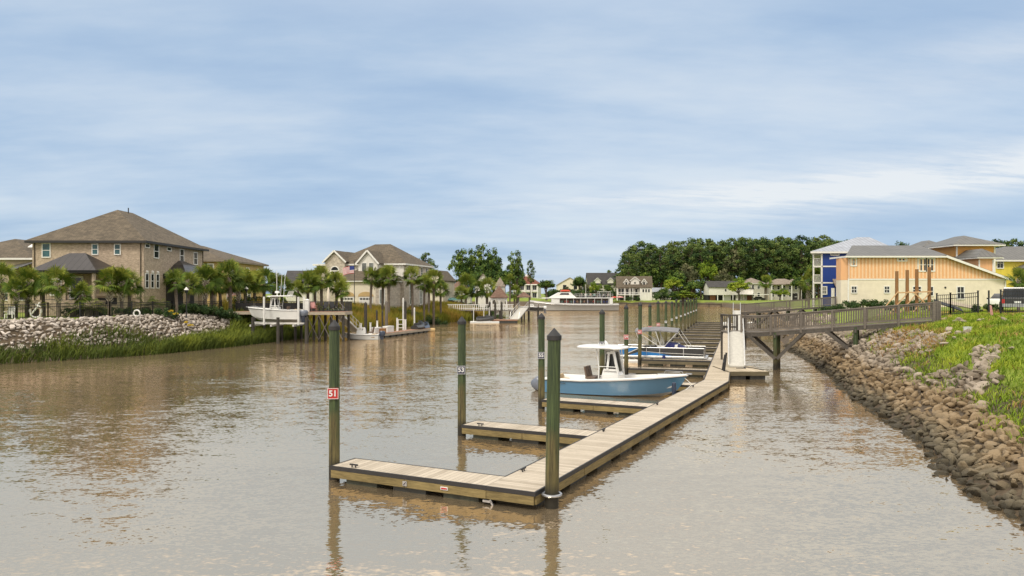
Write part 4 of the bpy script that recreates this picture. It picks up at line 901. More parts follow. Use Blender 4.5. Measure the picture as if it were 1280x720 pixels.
p = on2(1.06,.6); q = MB(); q.lathe([(0,-.5),(.28,-.5),(.32,-.4),(.32,.4),(.28,.5),(0,.5)],(0,0,0),14); o = tag(q.build('drum_float', M['stucco_yellow'], smooth=True), 'tan drum float at the tip of the left float', 'float'); o.rotation_euler = (0,PI/2,.3); o.location = (p.x,p.y,.12)

# ------------------------------------------------------------------ gazebo pier
GY = 134.0
gz = thing('pier', 'low pier with white railings running out past the gazebo', 'pier', (XY(620,GY),GY,0), 0, 'left bank docks')
q = MB(); q.box((XY(560,GY),GY-1.2,1.75),(XY(662,GY),GY+1.5,1.9)); q.build('deck', M['timber_grey'], gz, world=True)
for px in (570,590,613,625,640,652,661):
    for dy in (-1,1.3): q = MB(); q.cyl((XY(px,GY),GY+dy,-1),(XY(px,GY),GY+dy,1.74),.16,.15,8); q.build('support_pile', M['timber_dark'], gz, world=True)
q = MB()
for px in np.arange(562,642,2.6): x = XY(px,GY); q.bar((x,GY-1.1,1.9),(x,GY-1.1,2.95),.13)
for h in (2.2,2.9): q.bar((XY(560,GY),GY-1.1,h),(XY(642,GY),GY-1.1,h),.06,.12)
q.build('railing', M['white'], gz, world=True)
def pavilion(label, x, y, z, w, eave, peak, mroof, mpost, arches=False, grp='pavilions on the gazebo pier'):
    t = thing('gazebo', label, 'gazebo', (x,y,z), 0, grp); h = w/2
    q = MB(); e = h+.35; q.add([(-e,-e,eave),(e,-e,eave),(e,e,eave),(-e,e,eave),(0,0,peak)], [(0,1,4),(1,2,4),(2,3,4),(3,0,4)]); q.box((-e,-e,eave-.12),(e,e,eave-.002)); q.build('roof', mroof, t)
    for sx in (-1,1):
        for sy in (-1,1): q = MB(); q.bar((sx*h,sy*h,0),(sx*h,sy*h,eave-.12),.2); q.build('post', mpost, t)
    if arches:
        for sy in (-1,1):
            q = MB()
            for c in (-h/2,h/2):
                r = h/2-.12; pts = [(c-h/2,sy*h,eave-.13),(c-h/2,sy*h,eave-.9)] + [(c-r*math.cos(a),sy*h,eave-.95+r*.9*math.sin(a)) for a in np.linspace(0,PI,9)] + [(c+h/2,sy*h,eave-.9),(c+h/2,sy*h,eave-.13)]
                q.extrude(pts, (0,.1,0))
            q.bar((0,sy*h,0),(0,sy*h,eave-.5),.18); q.build('arch_panel', mpost, t)
        for s in (-1,1): q = MB(); q.box((-h,s*h-.04,.3),(h,s*h+.04,.42)); q.box((-h,s*h-.04,.85),(h,s*h+.04,.95)); q.build('railing', mpost, t)
    return t
pavilion('brown roofed gazebo with white arches on the pier', XY(624,136.5), 136.8, 1.9, 2.7, ZZ(371.5,137)-1.9, ZZ(357,137)-1.9, M['shingle_cedar'], M['white'], True)
pavilion('small dark pavilion at the outer end of the gazebo pier', XY(655,135), 135, 1.9, 1.9, ZZ(371,135)-1.9, ZZ(364.5,135)-1.9, M['shingle_cedar'], M['timber_brace'])
ramp_('pale ramp sloping from the gazebo pier down to its float', (XY(643,125),125,.6), (XY(655,133),133,2.4), 1.5, 1.0)
q = thing('floating_dock', 'small reddish float at the foot of the gazebo ramp', 'dock', (XY(635,124),124,0), 0, 'left bank docks')
k = MB(); k.box((-2.6,-1,.35),(1.6,2,.5)); k.build('deck', M['timber_red'], q); k = MB(); k.box((-2.55,-.95,-.3),(1.55,1.95,.34)); k.build('float_tub', M['float_black'], q)
q = thing('jet_ski_dock', 'white drive-on dock under the jet ski by the marsh', 'dock', (XY(606,123),123,0)); k = MB(); k.box((-2.4,-1,-.1),(2.4,1,.28)); k.build('body', M['white'], q, bevel=.06)
for x in (-1.9,-.2,.7): k = MB(); k.cyl((x,1.1,-.8),(x,1.1,2.6),.06,.06,8); k.build('guide_pole', M['white'], q)
jet_ski('dark jet ski riding on its white drive-on dock', (XY(606,122.6),122.6,.35), -.05, M['charcoal'])
for px, lab in ((612,'dark pile in front of the gazebo\'s left side'),(619,'dark pile before the middle of the gazebo'),(627,'dark pile in front of the gazebo\'s right side')):
    q = MB(); q.cyl((XY(px,131),131,-1),(XY(px,131),131,3.2),.2,.19,10); q.cyl((XY(px,131),131,3.2),(XY(px,131),131,3.5),.21,.03,10); tag(q.build('dock_pile', M['timber_dark']), lab, 'pile', 'piles before the gazebo')
q = console_boat('dark covered runabout on a lift beyond the small pavilion', (XY(664,141),141), PI, 4.6, .9, (.75,.9), .6, M['charcoal'], M['white_gel'], top=False, extras=False, z=1.6, tz=1.2, tilt=0, name='runabout')
q = thing('boat_lift', 'dark timber lift holding the covered runabout', 'boat lift', (XY(664,141),141,0))
for x in (-1.3,1.3):
    for y in (-1.2,1.2): k = MB(); k.cyl((x,y,-1),(x,y,2.4),.14,.14,8); k.build('post', M['timber_dark'], q)
    k = MB(); k.bar((x,-1.2,1.22),(x,1.2,1.22),.12,.16); k.build('cradle_beam', M['timber_brace'], q)

# ------------------------------------------------------------------ tour boat with passengers
TB = thing('tour_boat', 'long white tour boat crowded with passengers crossing the river', 'tour boat', (XY(717,215),215,0), PI)   # bow to the left
L = 25.5; rows = []
for t, hb, sz in ((0,2.2,2.0),(.15,2.5,1.95),(.5,2.6,2.0),(.72,2.4,2.25),(.86,1.6,2.55),(.95,.8,2.85),(1,.05,3.0)):
    x = (t-.5)*L; q_ = [(x-(.0 if t<.9 else .9*(t-.9)*10), 0, -.6 if t < .95 else -.2), (x-(.0 if t<.86 else 1.2*(t-.86)/.14), hb*.75, .1), (x, hb, sz-.45), (x, hb+.06, sz-.4), (x, hb, sz)]; rows.append(q_)
q = MB()
for s in (-1,1): q.loft([[(p[0], p[1]*s, p[2]) for p in r] for r in rows])
q.add([(rows[0][k][0], rows[0][k][1]*s_, rows[0][k][2]) for s_ in (-1,1) for k in (1,4)], [(0,1,3,2)])
q.build('hull', plain('tour_boat_hull', (.6,.58,.54), .45, .06, 1), TB, smooth=True)
q = MB(); q.loft([[(r[4][0], -r[4][1]*.97, r[4][2]-.25), (r[4][0], r[4][1]*.97, r[4][2]-.25)] for r in rows]); q.build('main_deck', M['white'], TB)
q = MB(); q.tube([(r[3][0], -r[3][1]-.03, r[3][2]) for r in rows], .07); q.tube([(r[3][0], r[3][1]+.03, r[3][2]) for r in rows], .07); q.build('rub_rail', M['grey_metal'], TB)
q = MB(); q.box((-11.0,-2.45,1.75),(-10.0,2.45,3.5)); q.box((4.2,-2.2,1.9),(6.5,2.2,3.7)); q.build('cabin_end', M['white_gel'], TB, bevel=.1)
q = MB(); q.box((-9.8,-.5,1.75),(4.2,.5,3.5)); q.build('cabin_core', plain('cabin_interior', (.2,.17,.14), .8, .2, 1), TB)
q = MB()
for x in np.arange(-9.8, 4.3, 2.0):
    for s in (-1,1): q.bar((x,s*2.3,1.8),(x,s*2.3,3.5),.1)
q.build('stanchion', M['white'], TB)
q = MB(); q.loft([[(x,-w,3.5),(x,-w,3.72),(x,w,3.72),(x,w,3.5)] for x,w in ((-11.2,2.5),(3,2.55),(6.5,2.3),(9.2,1.3))], closed=True); q.build('upper_deck', M['white_gel'], TB)
q = MB(); q.loft([[(x,-2.1,3.72),(x,-2.0,h),(x,2.0,h),(x,2.1,3.72)] for x,h in ((-.5,3.8),(1.0,5.2),(4.4,5.2),(7.0,3.8))], closed=True); wh = q.build('wheelhouse', M['white_gel'], TB)
for s in (-1,1): q = MB(); q.extrude([(1.4,s*2.05,4.5),(4.2,s*2.05,4.5),(3.8,s*2.03,5.0),(1.6,s*2.03,5.0)], (0,s*.03,0)); q.build('window', M['glass'], wh)
q = MB(); q.loft([[(x,-1.4,5.5),(x,-1.1,h),(x,1.1,h),(x,1.4,5.5)] for x,h in ((1.0,5.6),(1.5,5.95),(3.4,5.95),(3.9,5.6))], closed=True); q.build('canopy', M['red_canvas'], TB)
q = MB()
for s in (-1,1):
    for x in (1.2,3.7): q.bar((x,s*1.2,5.2),(x,s*1.2,5.55),.08)
q.tube([(-3.5,0,3.7),(-3.5,0,7.5)], .05); q.build('mast', M['white'], TB)
q = MB()
for s in (-1,1):
    q = MB()
    for h in (4.2,4.75): q.tube([(-11,s*2.35,h),(-.5,s*2.35,h)], .035, 5)
    for x in np.arange(-11,-.4,1.5): q.tube([(x,s*2.35,3.72),(x,s*2.35,4.75)], .03, 5)
    q.build('railing', M['alu'], TB); q = MB(); q.tube([(7,s*2.2,3.3),(10.5,s*1.3,3.55),(12.6,0,3.8)], .035, 5); q.build('bow_rail', M['alu'], TB)
q = MB(); q.box((-10.5,-2.1,5.3),(-7.0,2.1,5.42)); [q.bar((x,y,3.7),(x,y,5.3),.06) for x in (-10.3,-7.2) for y in (-1.9,1.9)]; q.build('stern_awning', M['white'], TB)
# one body, skin modifier baked to a mesh, shared by the passengers
def body(name, joints, links, radii):
    me = bpy.data.meshes.new(name); me.from_pydata(joints, links, []); o = bpy.data.objects.new(name, me); COL.objects.link(o)
    md = o.modifiers.new('s', 'SKIN'); sk_ = me.skin_vertices[0].data
    for i, r in enumerate(radii): sk_[i].radius = r if isinstance(r, tuple) else (r, r)
    sk_[0].use_root = True; sd_ = o.modifiers.new('d', 'SUBSURF'); sd_.levels = sd_.render_levels = 1
    m2 = bpy.data.meshes.new_from_object(o.evaluated_get(bpy.context.evaluated_depsgraph_get())); bpy.data.objects.remove(o); return m2
PJ = [(0,0,.48),(0,.0,.75),(0,.0,1.02),(0,.0,1.13),(0,.03,1.3),  (.1,.02,.46),(.12,.42,.47),(.12,.45,.05),(-.1,.02,.46),(-.12,.42,.47),(-.12,.45,.05),  (.19,0,.98),(.24,.08,.72),(.17,.32,.6),(-.19,0,.98),(-.24,.08,.72),(-.17,.32,.6)]
PL = [(0,1),(1,2),(2,3),(3,4),(0,5),(5,6),(6,7),(0,8),(8,9),(9,10),(2,11),(11,12),(12,13),(2,14),(14,15),(15,16)]
PR = [(.15,.11),(.15,.1),(.14,.09),.05,(.085,.1),.085,.065,.045,.085,.065,.045,.055,.042,.035,.055,.042,.035]
seated = body('seated_person', PJ, PL, PR)
shirts = [plain('shirt_%d' % i, c, .8, .15, 6) for i, c in enumerate(((.5,.12,.1),(.08,.1,.3),(.6,.58,.52),(.05,.05,.05),(.2,.35,.3),(.5,.3,.2)))]
skin_m = plain('skin', (.5,.31,.22), .6, .08, 5); hair_m = plain('hair', (.05,.03,.02), .8, .2, 5); trous = plain('trousers', (.05,.055,.09), .8, .2, 5)
pers_meshes = []
for i, sm in enumerate(shirts):
    me = seated.copy(); me.materials.clear(); [me.materials.append(x) for x in (sm, skin_m, hair_m, trous)]
    for p in me.polygons:
        c = p.center; p.material_index = 2 if (c.z > 1.33 or (c.z > 1.22 and c.y < .0)) else 1 if (c.z > 1.08 or (c.y > .24 and c.z > .54)) else 3 if c.z < .56 else 0
        p.use_smooth = True
    pers_meshes.append(me)
words_ = ['red','navy','pale','black','green','salmon']
rl = random.Random(3)
for k in range(44):
    up = k >= 30; i = rl.randrange(6); o = bpy.data.objects.new('person', pers_meshes[i]); COL.objects.link(o)
    if not up: lx, ly, lz, rr = -9.4+k%15*.93+rl.uniform(-.15,.15), (1.7 if k < 15 else -1.7), 1.75, (0 if k < 15 else PI)
    else: lx, ly, lz, rr = -10+(k-30)%7*1.3+rl.uniform(-.2,.2), (1.5 if k < 37 else -1.3), 3.72, rl.uniform(0,6)
    # boat is turned by PI
    o.location = (TB.location.x-lx, 215-ly, lz); o.rotation_euler = (0,0,rr+PI)
    tag(o, 'passenger in a %s top seated on the tour boat\'s %s' % (words_[i], 'open upper deck' if up else 'lower deck'), 'person', 'passengers seated on the tour boat in %s on the %s deck' % (words_[i], 'upper' if up else 'lower'))
q = console_boat('small white boat under the further footbridge', (XY(930,104),104), .2, 5, 1.0, (.7,1.0), .7, M['white_gel'], M['white_gel'], top=False, extras=False, tz=1.5, tilt=0, name='motor_boat')
# ------------------------------------------------------------------ houses
def window(parent, face, dims, u, z, w, h, pane='glass', bars=(1,1), fw=.1, proud=.06, name='window', frame='trim'):
    """face F front / B back / L left / R right of a w x d box; u along the face, z above the base, both centres"""
    Wd, Dd = dims
    def T(a, z_, o):
        return {'F': (a, -o, z_), 'B': (a, Dd+o, z_), 'L': (-o, a, z_), 'R': (Wd+o, a, z_)}[face]
    f = MB()
    def bx(a0, a1, z0, z1, o0, o1): f.box(T(a0,z0,o0), T(a1,z1,o1))
    a0, a1, z0, z1 = u-w/2, u+w/2, z-h/2, z+h/2
    bx(a0-fw, a0, z0-fw, z1+fw, -.01, proud); bx(a1, a1+fw, z0-fw, z1+fw, -.01, proud); bx(a0, a1, z1, z1+fw, -.01, proud); bx(a0, a1, z0-fw*1.1, z0, -.01, proud+.03)
    for i in range(1, bars[0]+1 if bars[0] > 1 else 1): pass
    for i in range(1, bars[0]): c = lerp(a0, a1, i/bars[0]); bx(c-.025, c+.025, z0, z1, .004, proud-.02)
    for i in range(1, bars[1]): c = lerp(z0, z1, i/bars[1]); bx(a0, a1, c-.03, c+.03, .004, proud-.017)
    fo = f.build(name, M[frame], parent)
    g = MB(); g.box(T(a0,z0,-.02), T(a1,z1,.015)); g.build('pane', M[pane], fo)
    return fo
def hip(mb, x0, x1, y0, y1, z, h, oh=.5, ridge='x', ins=None, mi=0):
    x0 -= oh; x1 += oh; y0 -= oh; y1 += oh
    if ridge == 'x': r = min((y1-y0)/2 if ins is None else ins, (x1-x0)*.49); a, b = (x0+r, (y0+y1)/2, z+h), (x1-r, (y0+y1)/2, z+h); fs = [(0,1,5,4),(1,2,5),(2,3,4,5),(3,0,4)]
    else: r = min((x1-x0)/2 if ins is None else ins, (y1-y0)*.49); a, b = ((x0+x1)/2, y0+r, z+h), ((x0+x1)/2, y1-r, z+h); fs = [(0,1,4),(1,2,5,4),(2,3,5),(3,0,4,5)]
    mb.add([(x0,y0,z),(x1,y0,z),(x1,y1,z),(x0,y1,z),a,b], fs+[(3,2,1,0)], mi)
def fascia(parent, x0, x1, y0, y1, z, oh, mat, t=.22):
    f = MB(); f.box((x0-oh+.01,y0-oh+.01,z-t),(x1+oh-.01,y1+oh-.01,z-.004)); return f.build('eave', mat, parent)
def gable(mb, x0, x1, y0, y1, z, h, oh=.4, ridge='x', t=.16, mi=0):
    """two roof slabs; ridge along x or y"""
    if ridge == 'x':
        ym = (y0+y1)/2; s = h/(ym-y0)
        for ya, sg in ((y0-oh, 1), (y1+oh, -1)):
            zz_ = z - oh*s
            mb.extrude([(x0-oh,ya,zz_),(x1+oh,ya,zz_),(x1+oh,ym,z+h),(x0-oh,ym,z+h)], (0,0,t), mi)
    else:
        xm = (x0+x1)/2; s = h/(xm-x0)
        for xa in (x0-oh, x1+oh):
            zz_ = z - oh*s
            mb.extrude([(xa,y0-oh,zz_),(xa,y1+oh,zz_),(xm,y1+oh,z+h),(xm,y0-oh,z+h)], (0,0,t), mi)
def gable_wall(parent, x0, x1, y0, y1, z, h, ridge, mat, ends=True):
    for a, d in (((x0, .2), (x1, -.2)) if ridge == 'x' else ((y0, .2), (y1, -.2))):
        g = MB()
        if ridge == 'x': g.extrude([(a,y0,z),(a,y1,z),(a,(y0+y1)/2,z+h)], (d,0,0))
        else: g.extrude([(x0,a,z),(x1,a,z),((x0+x1)/2,a,z+h)], (0,d,0))
        g.build('gable_wall', mat, parent)
def house(label, loc, rz, Wd, Dd, h, mwall, roof=('hip','x',2.5,.5), mroof='shingle', name='house', below=1.5, group=None, efascia='trim'):
    t = thing(name, label, 'house', loc, rz, group)
    w = MB(); w.box((0,0,-below),(Wd,Dd,h-.2)); w.build('wall', M[mwall], t)
    k, r, rh, oh = roof; q = MB()
    if k == 'hip': hip(q, 0, Wd, 0, Dd, h, rh, oh, r); q.build('roof', M[mroof], t); fascia(t, 0, Wd, 0, Dd, h, oh, M[efascia])
    elif k == 'gable': gable(q, 0, Wd, 0, Dd, h-.2, rh, oh, r); q.build('roof', M[mroof], t); gable_wall(t, 0, Wd, 0, Dd, h-.2, rh, r, M[mwall])
    return t
# -- tan brick house on the left
HX, HY, HZ0 = -48.2, 75.0, 2.7
h1 = thing('brick_house', 'large tan brick house with brown hip roof above the stone bank', 'house', (HX,HY,HZ0))
Wd, Dd, Hh = 11.2, 14.5, 7.45
q = MB(); q.box((0,0,-1),(Wd,Dd,Hh-.2)); q.build('wall', M['brick'], h1)
q = MB(); hip(q, 0, Wd, 0, Dd, Hh, 3.75, .5, 'y'); rf = q.build('roof', M['shingle'], h1)
fascia(h1, 0, Wd, 0, Dd, Hh, .5, M['black_iron'])
q = MB(); q.cyl((5.9,7.3,10.7),(5.9,7.3,11.6),.06,.06,8); q.cyl((4.6,3.2,8.9),(4.6,3.2,9.3),.12,.12,8); q.build('vent_pipe', M['black_iron'], rf)
D = (Wd, Dd)
for px, pw, z, h in ((58,.72,6.5,1.3),(119,.5,6.6,.95),(147,.5,6.6,.95)): window(h1,'F',D,XY(px,75)-HX,z,pw,h,'glass_teal',(1,2),.09)
xr = HX+Wd
for Yc, w, z, h, bars in ((75.7,.8,7.0,.28,(1,1)),(77.6,.95,6.55,1.3,(1,2)),(80.5,.9,6.95,.28,(1,1)),(83.6,.9,6.4,1.3,(1,2)),(87.2,.9,6.25,1.3,(1,2))): window(h1,'R',D,Yc-HY,z,w,h,'glass',bars,.09)
for Yc in (75.6,76.75,77.9): 
    fo = window(h1,'R',D,Yc-HY,3.45,.55,1.35,'glass',(1,2),.09); q = MB(); q.lathe([(0,-.15),(.16,-.1),(.18,.05),(0,.18)],(Wd+.02,Yc-HY,4.35),10); q.build('keystone', M['trim'], fo, smooth=True)
for Yc in (83.5,85.4): window(h1,'R',D,Yc-HY,3.2,.7,1.5,'glass',(1,2),.09)
for x_, y_ in ((.25,-.07),(10.9,-.07)):
    q = MB(); q.cyl((x_,y_,-.5),(x_,y_,Hh-.25),.05,.05,8); q.build('downpipe', M['shingle'], h1)
q = MB(); q.cyl((Wd+.07,14.2,-.5),(Wd+.07,14.2,Hh-.25),.05,.05,8); q.build('downpipe', M['shingle'], h1)
# back porch with black metal hip roof
q = MB(); hip(q, XY(45,71)-HX, XY(121,71)-HX, -4.4, .0, 4.35, 1.75, .3, 'x', 2.4); po = q.build('porch_roof', M['metal_black'], h1)
q = MB(); q.box((XY(45,71)-HX-.1,-4.5,4.12),(XY(121,71)-HX+.1,-.02,4.34)); q.build('fascia', M['black_iron'], po)
for px in (50,82,118): q = MB(); q.bar((XY(px,71)-HX,-4.1,1.55),(XY(px,71)-HX,-4.1,4.15),.26); q.build('porch_post', M['brick'], h1)
q = MB(); q.box((XY(45,71)-HX,-4.3,-.6),(XY(121,71)-HX,-.02,1.5)); q.build('porch_base', M['brick'], h1)
q = MB(); rail_iron(q, [(XY(50,71)-HX,-4.15,1.5),(XY(118,71)-HX,-4.15,1.5)], .95); q.build('porch_railing', M['black_iron'], h1)
window(h1,'F',D,XY(95.5,75)-HX,2.75,1.1,2.0,'glass',(1,1),.16,name='door'); window(h1,'F',D,XY(70,75)-HX,2.8,1.0,1.5,'glass',(2,2),.1)
q = MB(); q.box((XY(124,73)-HX,-2.4,-.6),(XY(150,73)-HX,-.03,1.9)); q.box((XY(124,73)-HX-.15,-2.6,1.91),(XY(150,73)-HX+.15,-.03,2.15)); q.build('outdoor_hearth', M['stucco_tan'], h1)
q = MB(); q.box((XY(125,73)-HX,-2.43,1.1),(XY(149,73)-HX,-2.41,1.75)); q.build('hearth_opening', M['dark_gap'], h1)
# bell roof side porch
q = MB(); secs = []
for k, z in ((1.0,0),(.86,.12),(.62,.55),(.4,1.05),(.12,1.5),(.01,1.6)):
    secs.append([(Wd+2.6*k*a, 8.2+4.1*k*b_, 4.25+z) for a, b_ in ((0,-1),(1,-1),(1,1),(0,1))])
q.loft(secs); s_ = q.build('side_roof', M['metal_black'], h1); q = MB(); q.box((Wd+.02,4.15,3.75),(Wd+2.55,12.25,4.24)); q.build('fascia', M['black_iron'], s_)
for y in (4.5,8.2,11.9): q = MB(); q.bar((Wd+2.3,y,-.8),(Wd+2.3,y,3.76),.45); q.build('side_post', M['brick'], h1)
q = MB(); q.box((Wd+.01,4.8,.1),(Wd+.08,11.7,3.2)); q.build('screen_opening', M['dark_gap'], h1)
q = MB(); q.box((Wd+.02,4.3,-1),(Wd+2.5,12.1,.05)); q.build('side_porch_base', M['brick'], h1)
# -- neighbour left
h0 = house('tan house at the left edge with brown roof behind the brick house', (-66,85,2.7), 0, 11.3, 14, 6.2, 'stucco_tan', ('hip','y',2.6,.6), 'shingle')
q = MB(); q.add([(8.4,-5.5,3.9),(12.6,-5.5,4.6),(12.6,-.3,6.0),(8.4,-.3,5.2),(8.4,-5.5,3.8),(12.6,-5.5,4.5),(12.6,-.3,5.9),(8.4,-.3,5.1)], [(0,1,2,3),(7,6,5,4),(0,4,5,1),(1,5,6,2)]); q.build('porch_roof', M['metal_black'], h0)
for x in (8.6,12.4): q = MB(); q.bar((x,-5.3,-1),(x,-5.3,3.9),.3); q.build('porch_post', M['stucco_tan'], h0)
for u in (8.5,10.2): window(h0,'F',(11.3,14),u,2.2,.9,1.5,'glass',(1,2))
q = MB(); q.extrude([(9.3,2.4,7.55),(10.2,2.4,7.55),(10.2,3.2,7.9),(9.3,3.2,7.9)],(0,0,.1)); q.build('skylight', M['white'], h0)
# -- yellow house
h2 = house('yellow stucco house with brown hip roof right of the brick house', (-52,100,2.7), 0, 13.2, 16.7, 6.65, 'stucco_yellow', ('hip','y',2.5,.6), 'shingle', efascia='shingle_grey')
D2 = (13.2,16.7)
for px in (253,261.5): window(h2,'F',D2,XY(px,100)+52,5.3,1.0,1.5,'glass_pale',(1,2),.16)
for Yc, z in ((103,5.2),(109.5,5.1),(114,5.0)): window(h2,'R',D2,Yc-100,z,1.1,1.5,'glass' if Yc < 105 else 'glass_pale',(1,2),.14)
for Yc in (102,106,110): window(h2,'R',D2,Yc-100,2.0,1.1,1.6,'glass',(1,2),.14)
# -- little white house
h4 = house('small white house with grey gable roof between the palms', (XY(357,132),132,2.6), math.radians(8), 4.6, 9, 4.3, 'white_siding', ('gable','x',2.2,.4), 'shingle_dark', below=1)
for u in (1.2,3.2): window(h4,'F',(4.6,9),u,2.9,.7,1.0,'glass_pale',(2,2))
# -- stone house
h3 = thing('stone_house', 'big pale stone house with brown hip roof behind the marsh', 'house', (-32.2,123.1,2.6), math.radians(-12))
Wd, Dd, Hh = 15.2, 13.3, 7.1; D3 = (Wd, Dd)
q = MB(); q.box((0,0,-1),(Wd,Dd,Hh-.2)); q.build('wall', M['stone'], h3)
q = MB(); hip(q, 2.6, Wd, 0, Dd, Hh, 3.6, .5, 'x', 5.4); hip(q, 0, 6, 2, Dd-.6, Hh-.4, 2.7, .45, 'y'); r3 = q.build('roof', M['shingle'], h3); fascia(h3, 0, Wd, 0, Dd, Hh, .5, M['trim'], .25)
# garage wing to the front
q = MB(); q.box((5.8,-4.8,-1),(14.6,-.02,4.1)); q.build('garage_wall', M['stucco_cream'], h3); q = MB(); q.box((12.3,-4.84,-1),(14.64,-.02,4.12)); q.build('stone_corner', M['stone'], h3)
q = MB(); hip(q, 5.8, 14.6, -4.8, 2.0, 4.3, 2.1, .45, 'x', 3.0); q.build('garage_roof', M['shingle'], h3)
q = MB(); q.box((5.4,-5.2,4.08),(15.0,-.1,4.29)); q.build('garage_eave', M['trim'], h3)
for u in (7.6, 10.7):
    q = MB(); q.box((u-1.15,-4.87,-.8),(u+1.15,-4.83,1.75)); 
    for z in (-.2,.4,1.05): q.box((u-1.1,-4.885,z-.015),(u+1.1,-4.872,z+.015))
    g_ = q.build('garage_door', M['white'], h3); q = MB()
    for k in range(4): q.box((u-.95+k*.5,-4.9,1.3),(u-.58+k*.5,-4.875,1.55))
    q.build('door_light', M['glass'], g_)
    q = MB(); q.extrude([(u-1.3,-4.86,1.8)]+[(u-1.3*math.cos(a),-4.86,1.8+.75*math.sin(a)) for a in np.linspace(0,PI,9)]+[(u+1.3,-4.86,1.8)], (0,-.05,0)); q.build('door_arch', M['stucco_yellow'], g_)
# upper white band + gables
def gable_bay(parent, x0, x1, y0, y1, z0, ze, zp, mwall, nm='gable_bay', mroof='shingle', win=None):
    q = MB(); q.box((x0,y0,z0),(x1,y1,ze)); xm = (x0+x1)/2; q.extrude([(x0,y0,ze+.002),(x1,y0,ze+.002),(xm,y0,zp)], (0,y1-y0,0)); b_ = q.build(nm, M[mwall], parent)
    q = MB(); s = (zp-ze)/(xm-x0)
    for xa in (x0-.35, x1+.35): q.extrude([(xa,y0-.35,ze-.35*s+.03),(xa,y1,ze-.35*s+.03),(xm,y1,zp+.03),(xm,y0-.35,zp+.03)], (0,0,.15))
    q.build('gable_roof', M[mroof], b_)
    q = MB()
    for xa in (x0-.37, x1+.37): q.bar((xa,y0-.37,ze-.35*s+.0),(xm,y0-.37,zp+.1),.05,.26,up=(0,0,1))
    q.build('bargeboard', M['trim'], b_); return b_
g1 = gable_bay(h3, 2.0, 5.4, -1.0, 6, -1, 7.6, 9.1, 'stone')
window(g1,'F',(0,0),3.7,5.6,1.3,1.0,'glass',(3,1),.18,proud=1.08) if False else None
q = MB(); q.box((2.9,-1.08,4.9),(4.5,-1.02,6.0)); q.extrude([(3.7-.8*math.cos(a),-1.02,6.0+.75*math.sin(a)) for a in np.linspace(0,PI,11)],(0,-.06,0)); a_ = q.build('arched_window_frame', M['trim'], g1)
q = MB(); q.box((3.05,-1.1,5.0),(3.65,-1.085,5.85)); q.box((3.75,-1.1,5.0),(4.35,-1.085,5.85)); q.extrude([(3.7-.62*math.cos(a),-1.085,6.05+.55*math.sin(a)) for a in np.linspace(0,PI,11)],(0,-.015,0)); q.build('pane', M['glass'], a_)
g2 = gable_bay(h3, 8.4, 11.6, -2.4, 3, 4.4, 7.3, 9.0, 'white_siding')
for u in (9.4,10.6): q = MB(); q.box((u-.45,-2.46,5.6),(u+.45,-2.41,7.2)); w_ = q.build('window', M['trim'], g2); q = MB(); q.box((u-.35,-2.49,5.7),(u+.35,-2.465,7.1)); q.build('pane', M['glass_pale'], w_)
q = MB(); q.box((5.5,-.06,4.3),(15.15,-.015,6.85)); q.build('upper_band', M['white_siding'], h3)
window(h3,'F',D3,13.6,5.8,1.5,2.0,'glass_pale',(2,2),.14,proud=.16)
for y, z, hh in ((3.2,2.2,3.4),(8.2,2.2,3.4)): window(h3,'R',D3,y,z,1.4,hh,'glass_pale',(2,3),.16)
for y in (1.8,5.5,8.6,11.2): window(h3,'R',D3,y,5.9,.8,1.5,'glass_pale',(1,2),.12)
window(h3,'F',D3,13.5,2.1,.9,2.4,'glass_pale',(2,3),.14,proud=4.9) if False else None
q = MB(); q.box((12.9,-4.9,.6),(13.9,-4.845,3.0)); w_ = q.build('window', M['trim'], h3); q = MB(); q.box((13.02,-4.93,.72),(13.78,-4.905,2.88)); q.build('pane', M['glass_pale'], w_)
h3b = house('brown roofed annex standing behind the right end of the stone house', (XY(535,146),146,2.6), math.radians(-12), 3.0, 8, 5.2, 'stucco_cream', ('gable','y',1.7,.3), 'shingle')
# flag poles
def flagpole(label, x, y, z0, z1, fl_z, s, lab2):
    q = MB(); q.cyl((0,0,0),(0,0,z1-z0),.06,.04,8); q.lathe([(0,-.08),(.08,0),(0,.08)],(0,0,z1-z0+.06),8); o = tag(q.build('flagpole', M['black_iron']), label, 'flagpole'); o.location = (x,y,z0)
    t = thing('flag', lab2, 'flag', (x,y,fl_z), 0)
    nx = 13; w, h = 1.9*s, 1.1*s
    def fp(i, zf): a = i/(nx-1); return (-a*w*.92, .16*s*math.sin(a*7)*a, zf*h-.22*s*a*a*1.6)
    st, wt, cn = MB(), MB(), MB()
    for k in range(13):
        mb = st if k % 2 == 0 else wt
        z0_, z1_ = 1-(k+1)/13, 1-k/13
        i0 = 5 if k < 7 else 0
        mb.loft([[fp(i,z0_), fp(i,z1_)] for i in range(i0, nx)])
    cn.loft([[fp(i,6/13), fp(i,1)] for i in range(0, 6)])
    st.build('red_stripes', plain('flag_red', (.5,.03,.04), .8, .08, 4), t, recalc=False); wt.build('white_stripes', M['sign_white'], t, recalc=False); cn.build('blue_canton', plain('flag_blue', (.03,.05,.22), .8, .08, 4), t, recalc=False)
flagpole('tall dark flagpole in front of the stone house', XY(443,112), 112, 2.2, ZZ(327,112), ZZ(341.5,112), 1.0, 'stars and stripes flying left of the pole before the stone house')
flagpole('short dark flagpole among the palms left of the lifted boat', XY(296,84), 84, 2.6, ZZ(354,84), ZZ(369,84), .62, 'faded striped flag hanging among the palms left of the lifted boat')
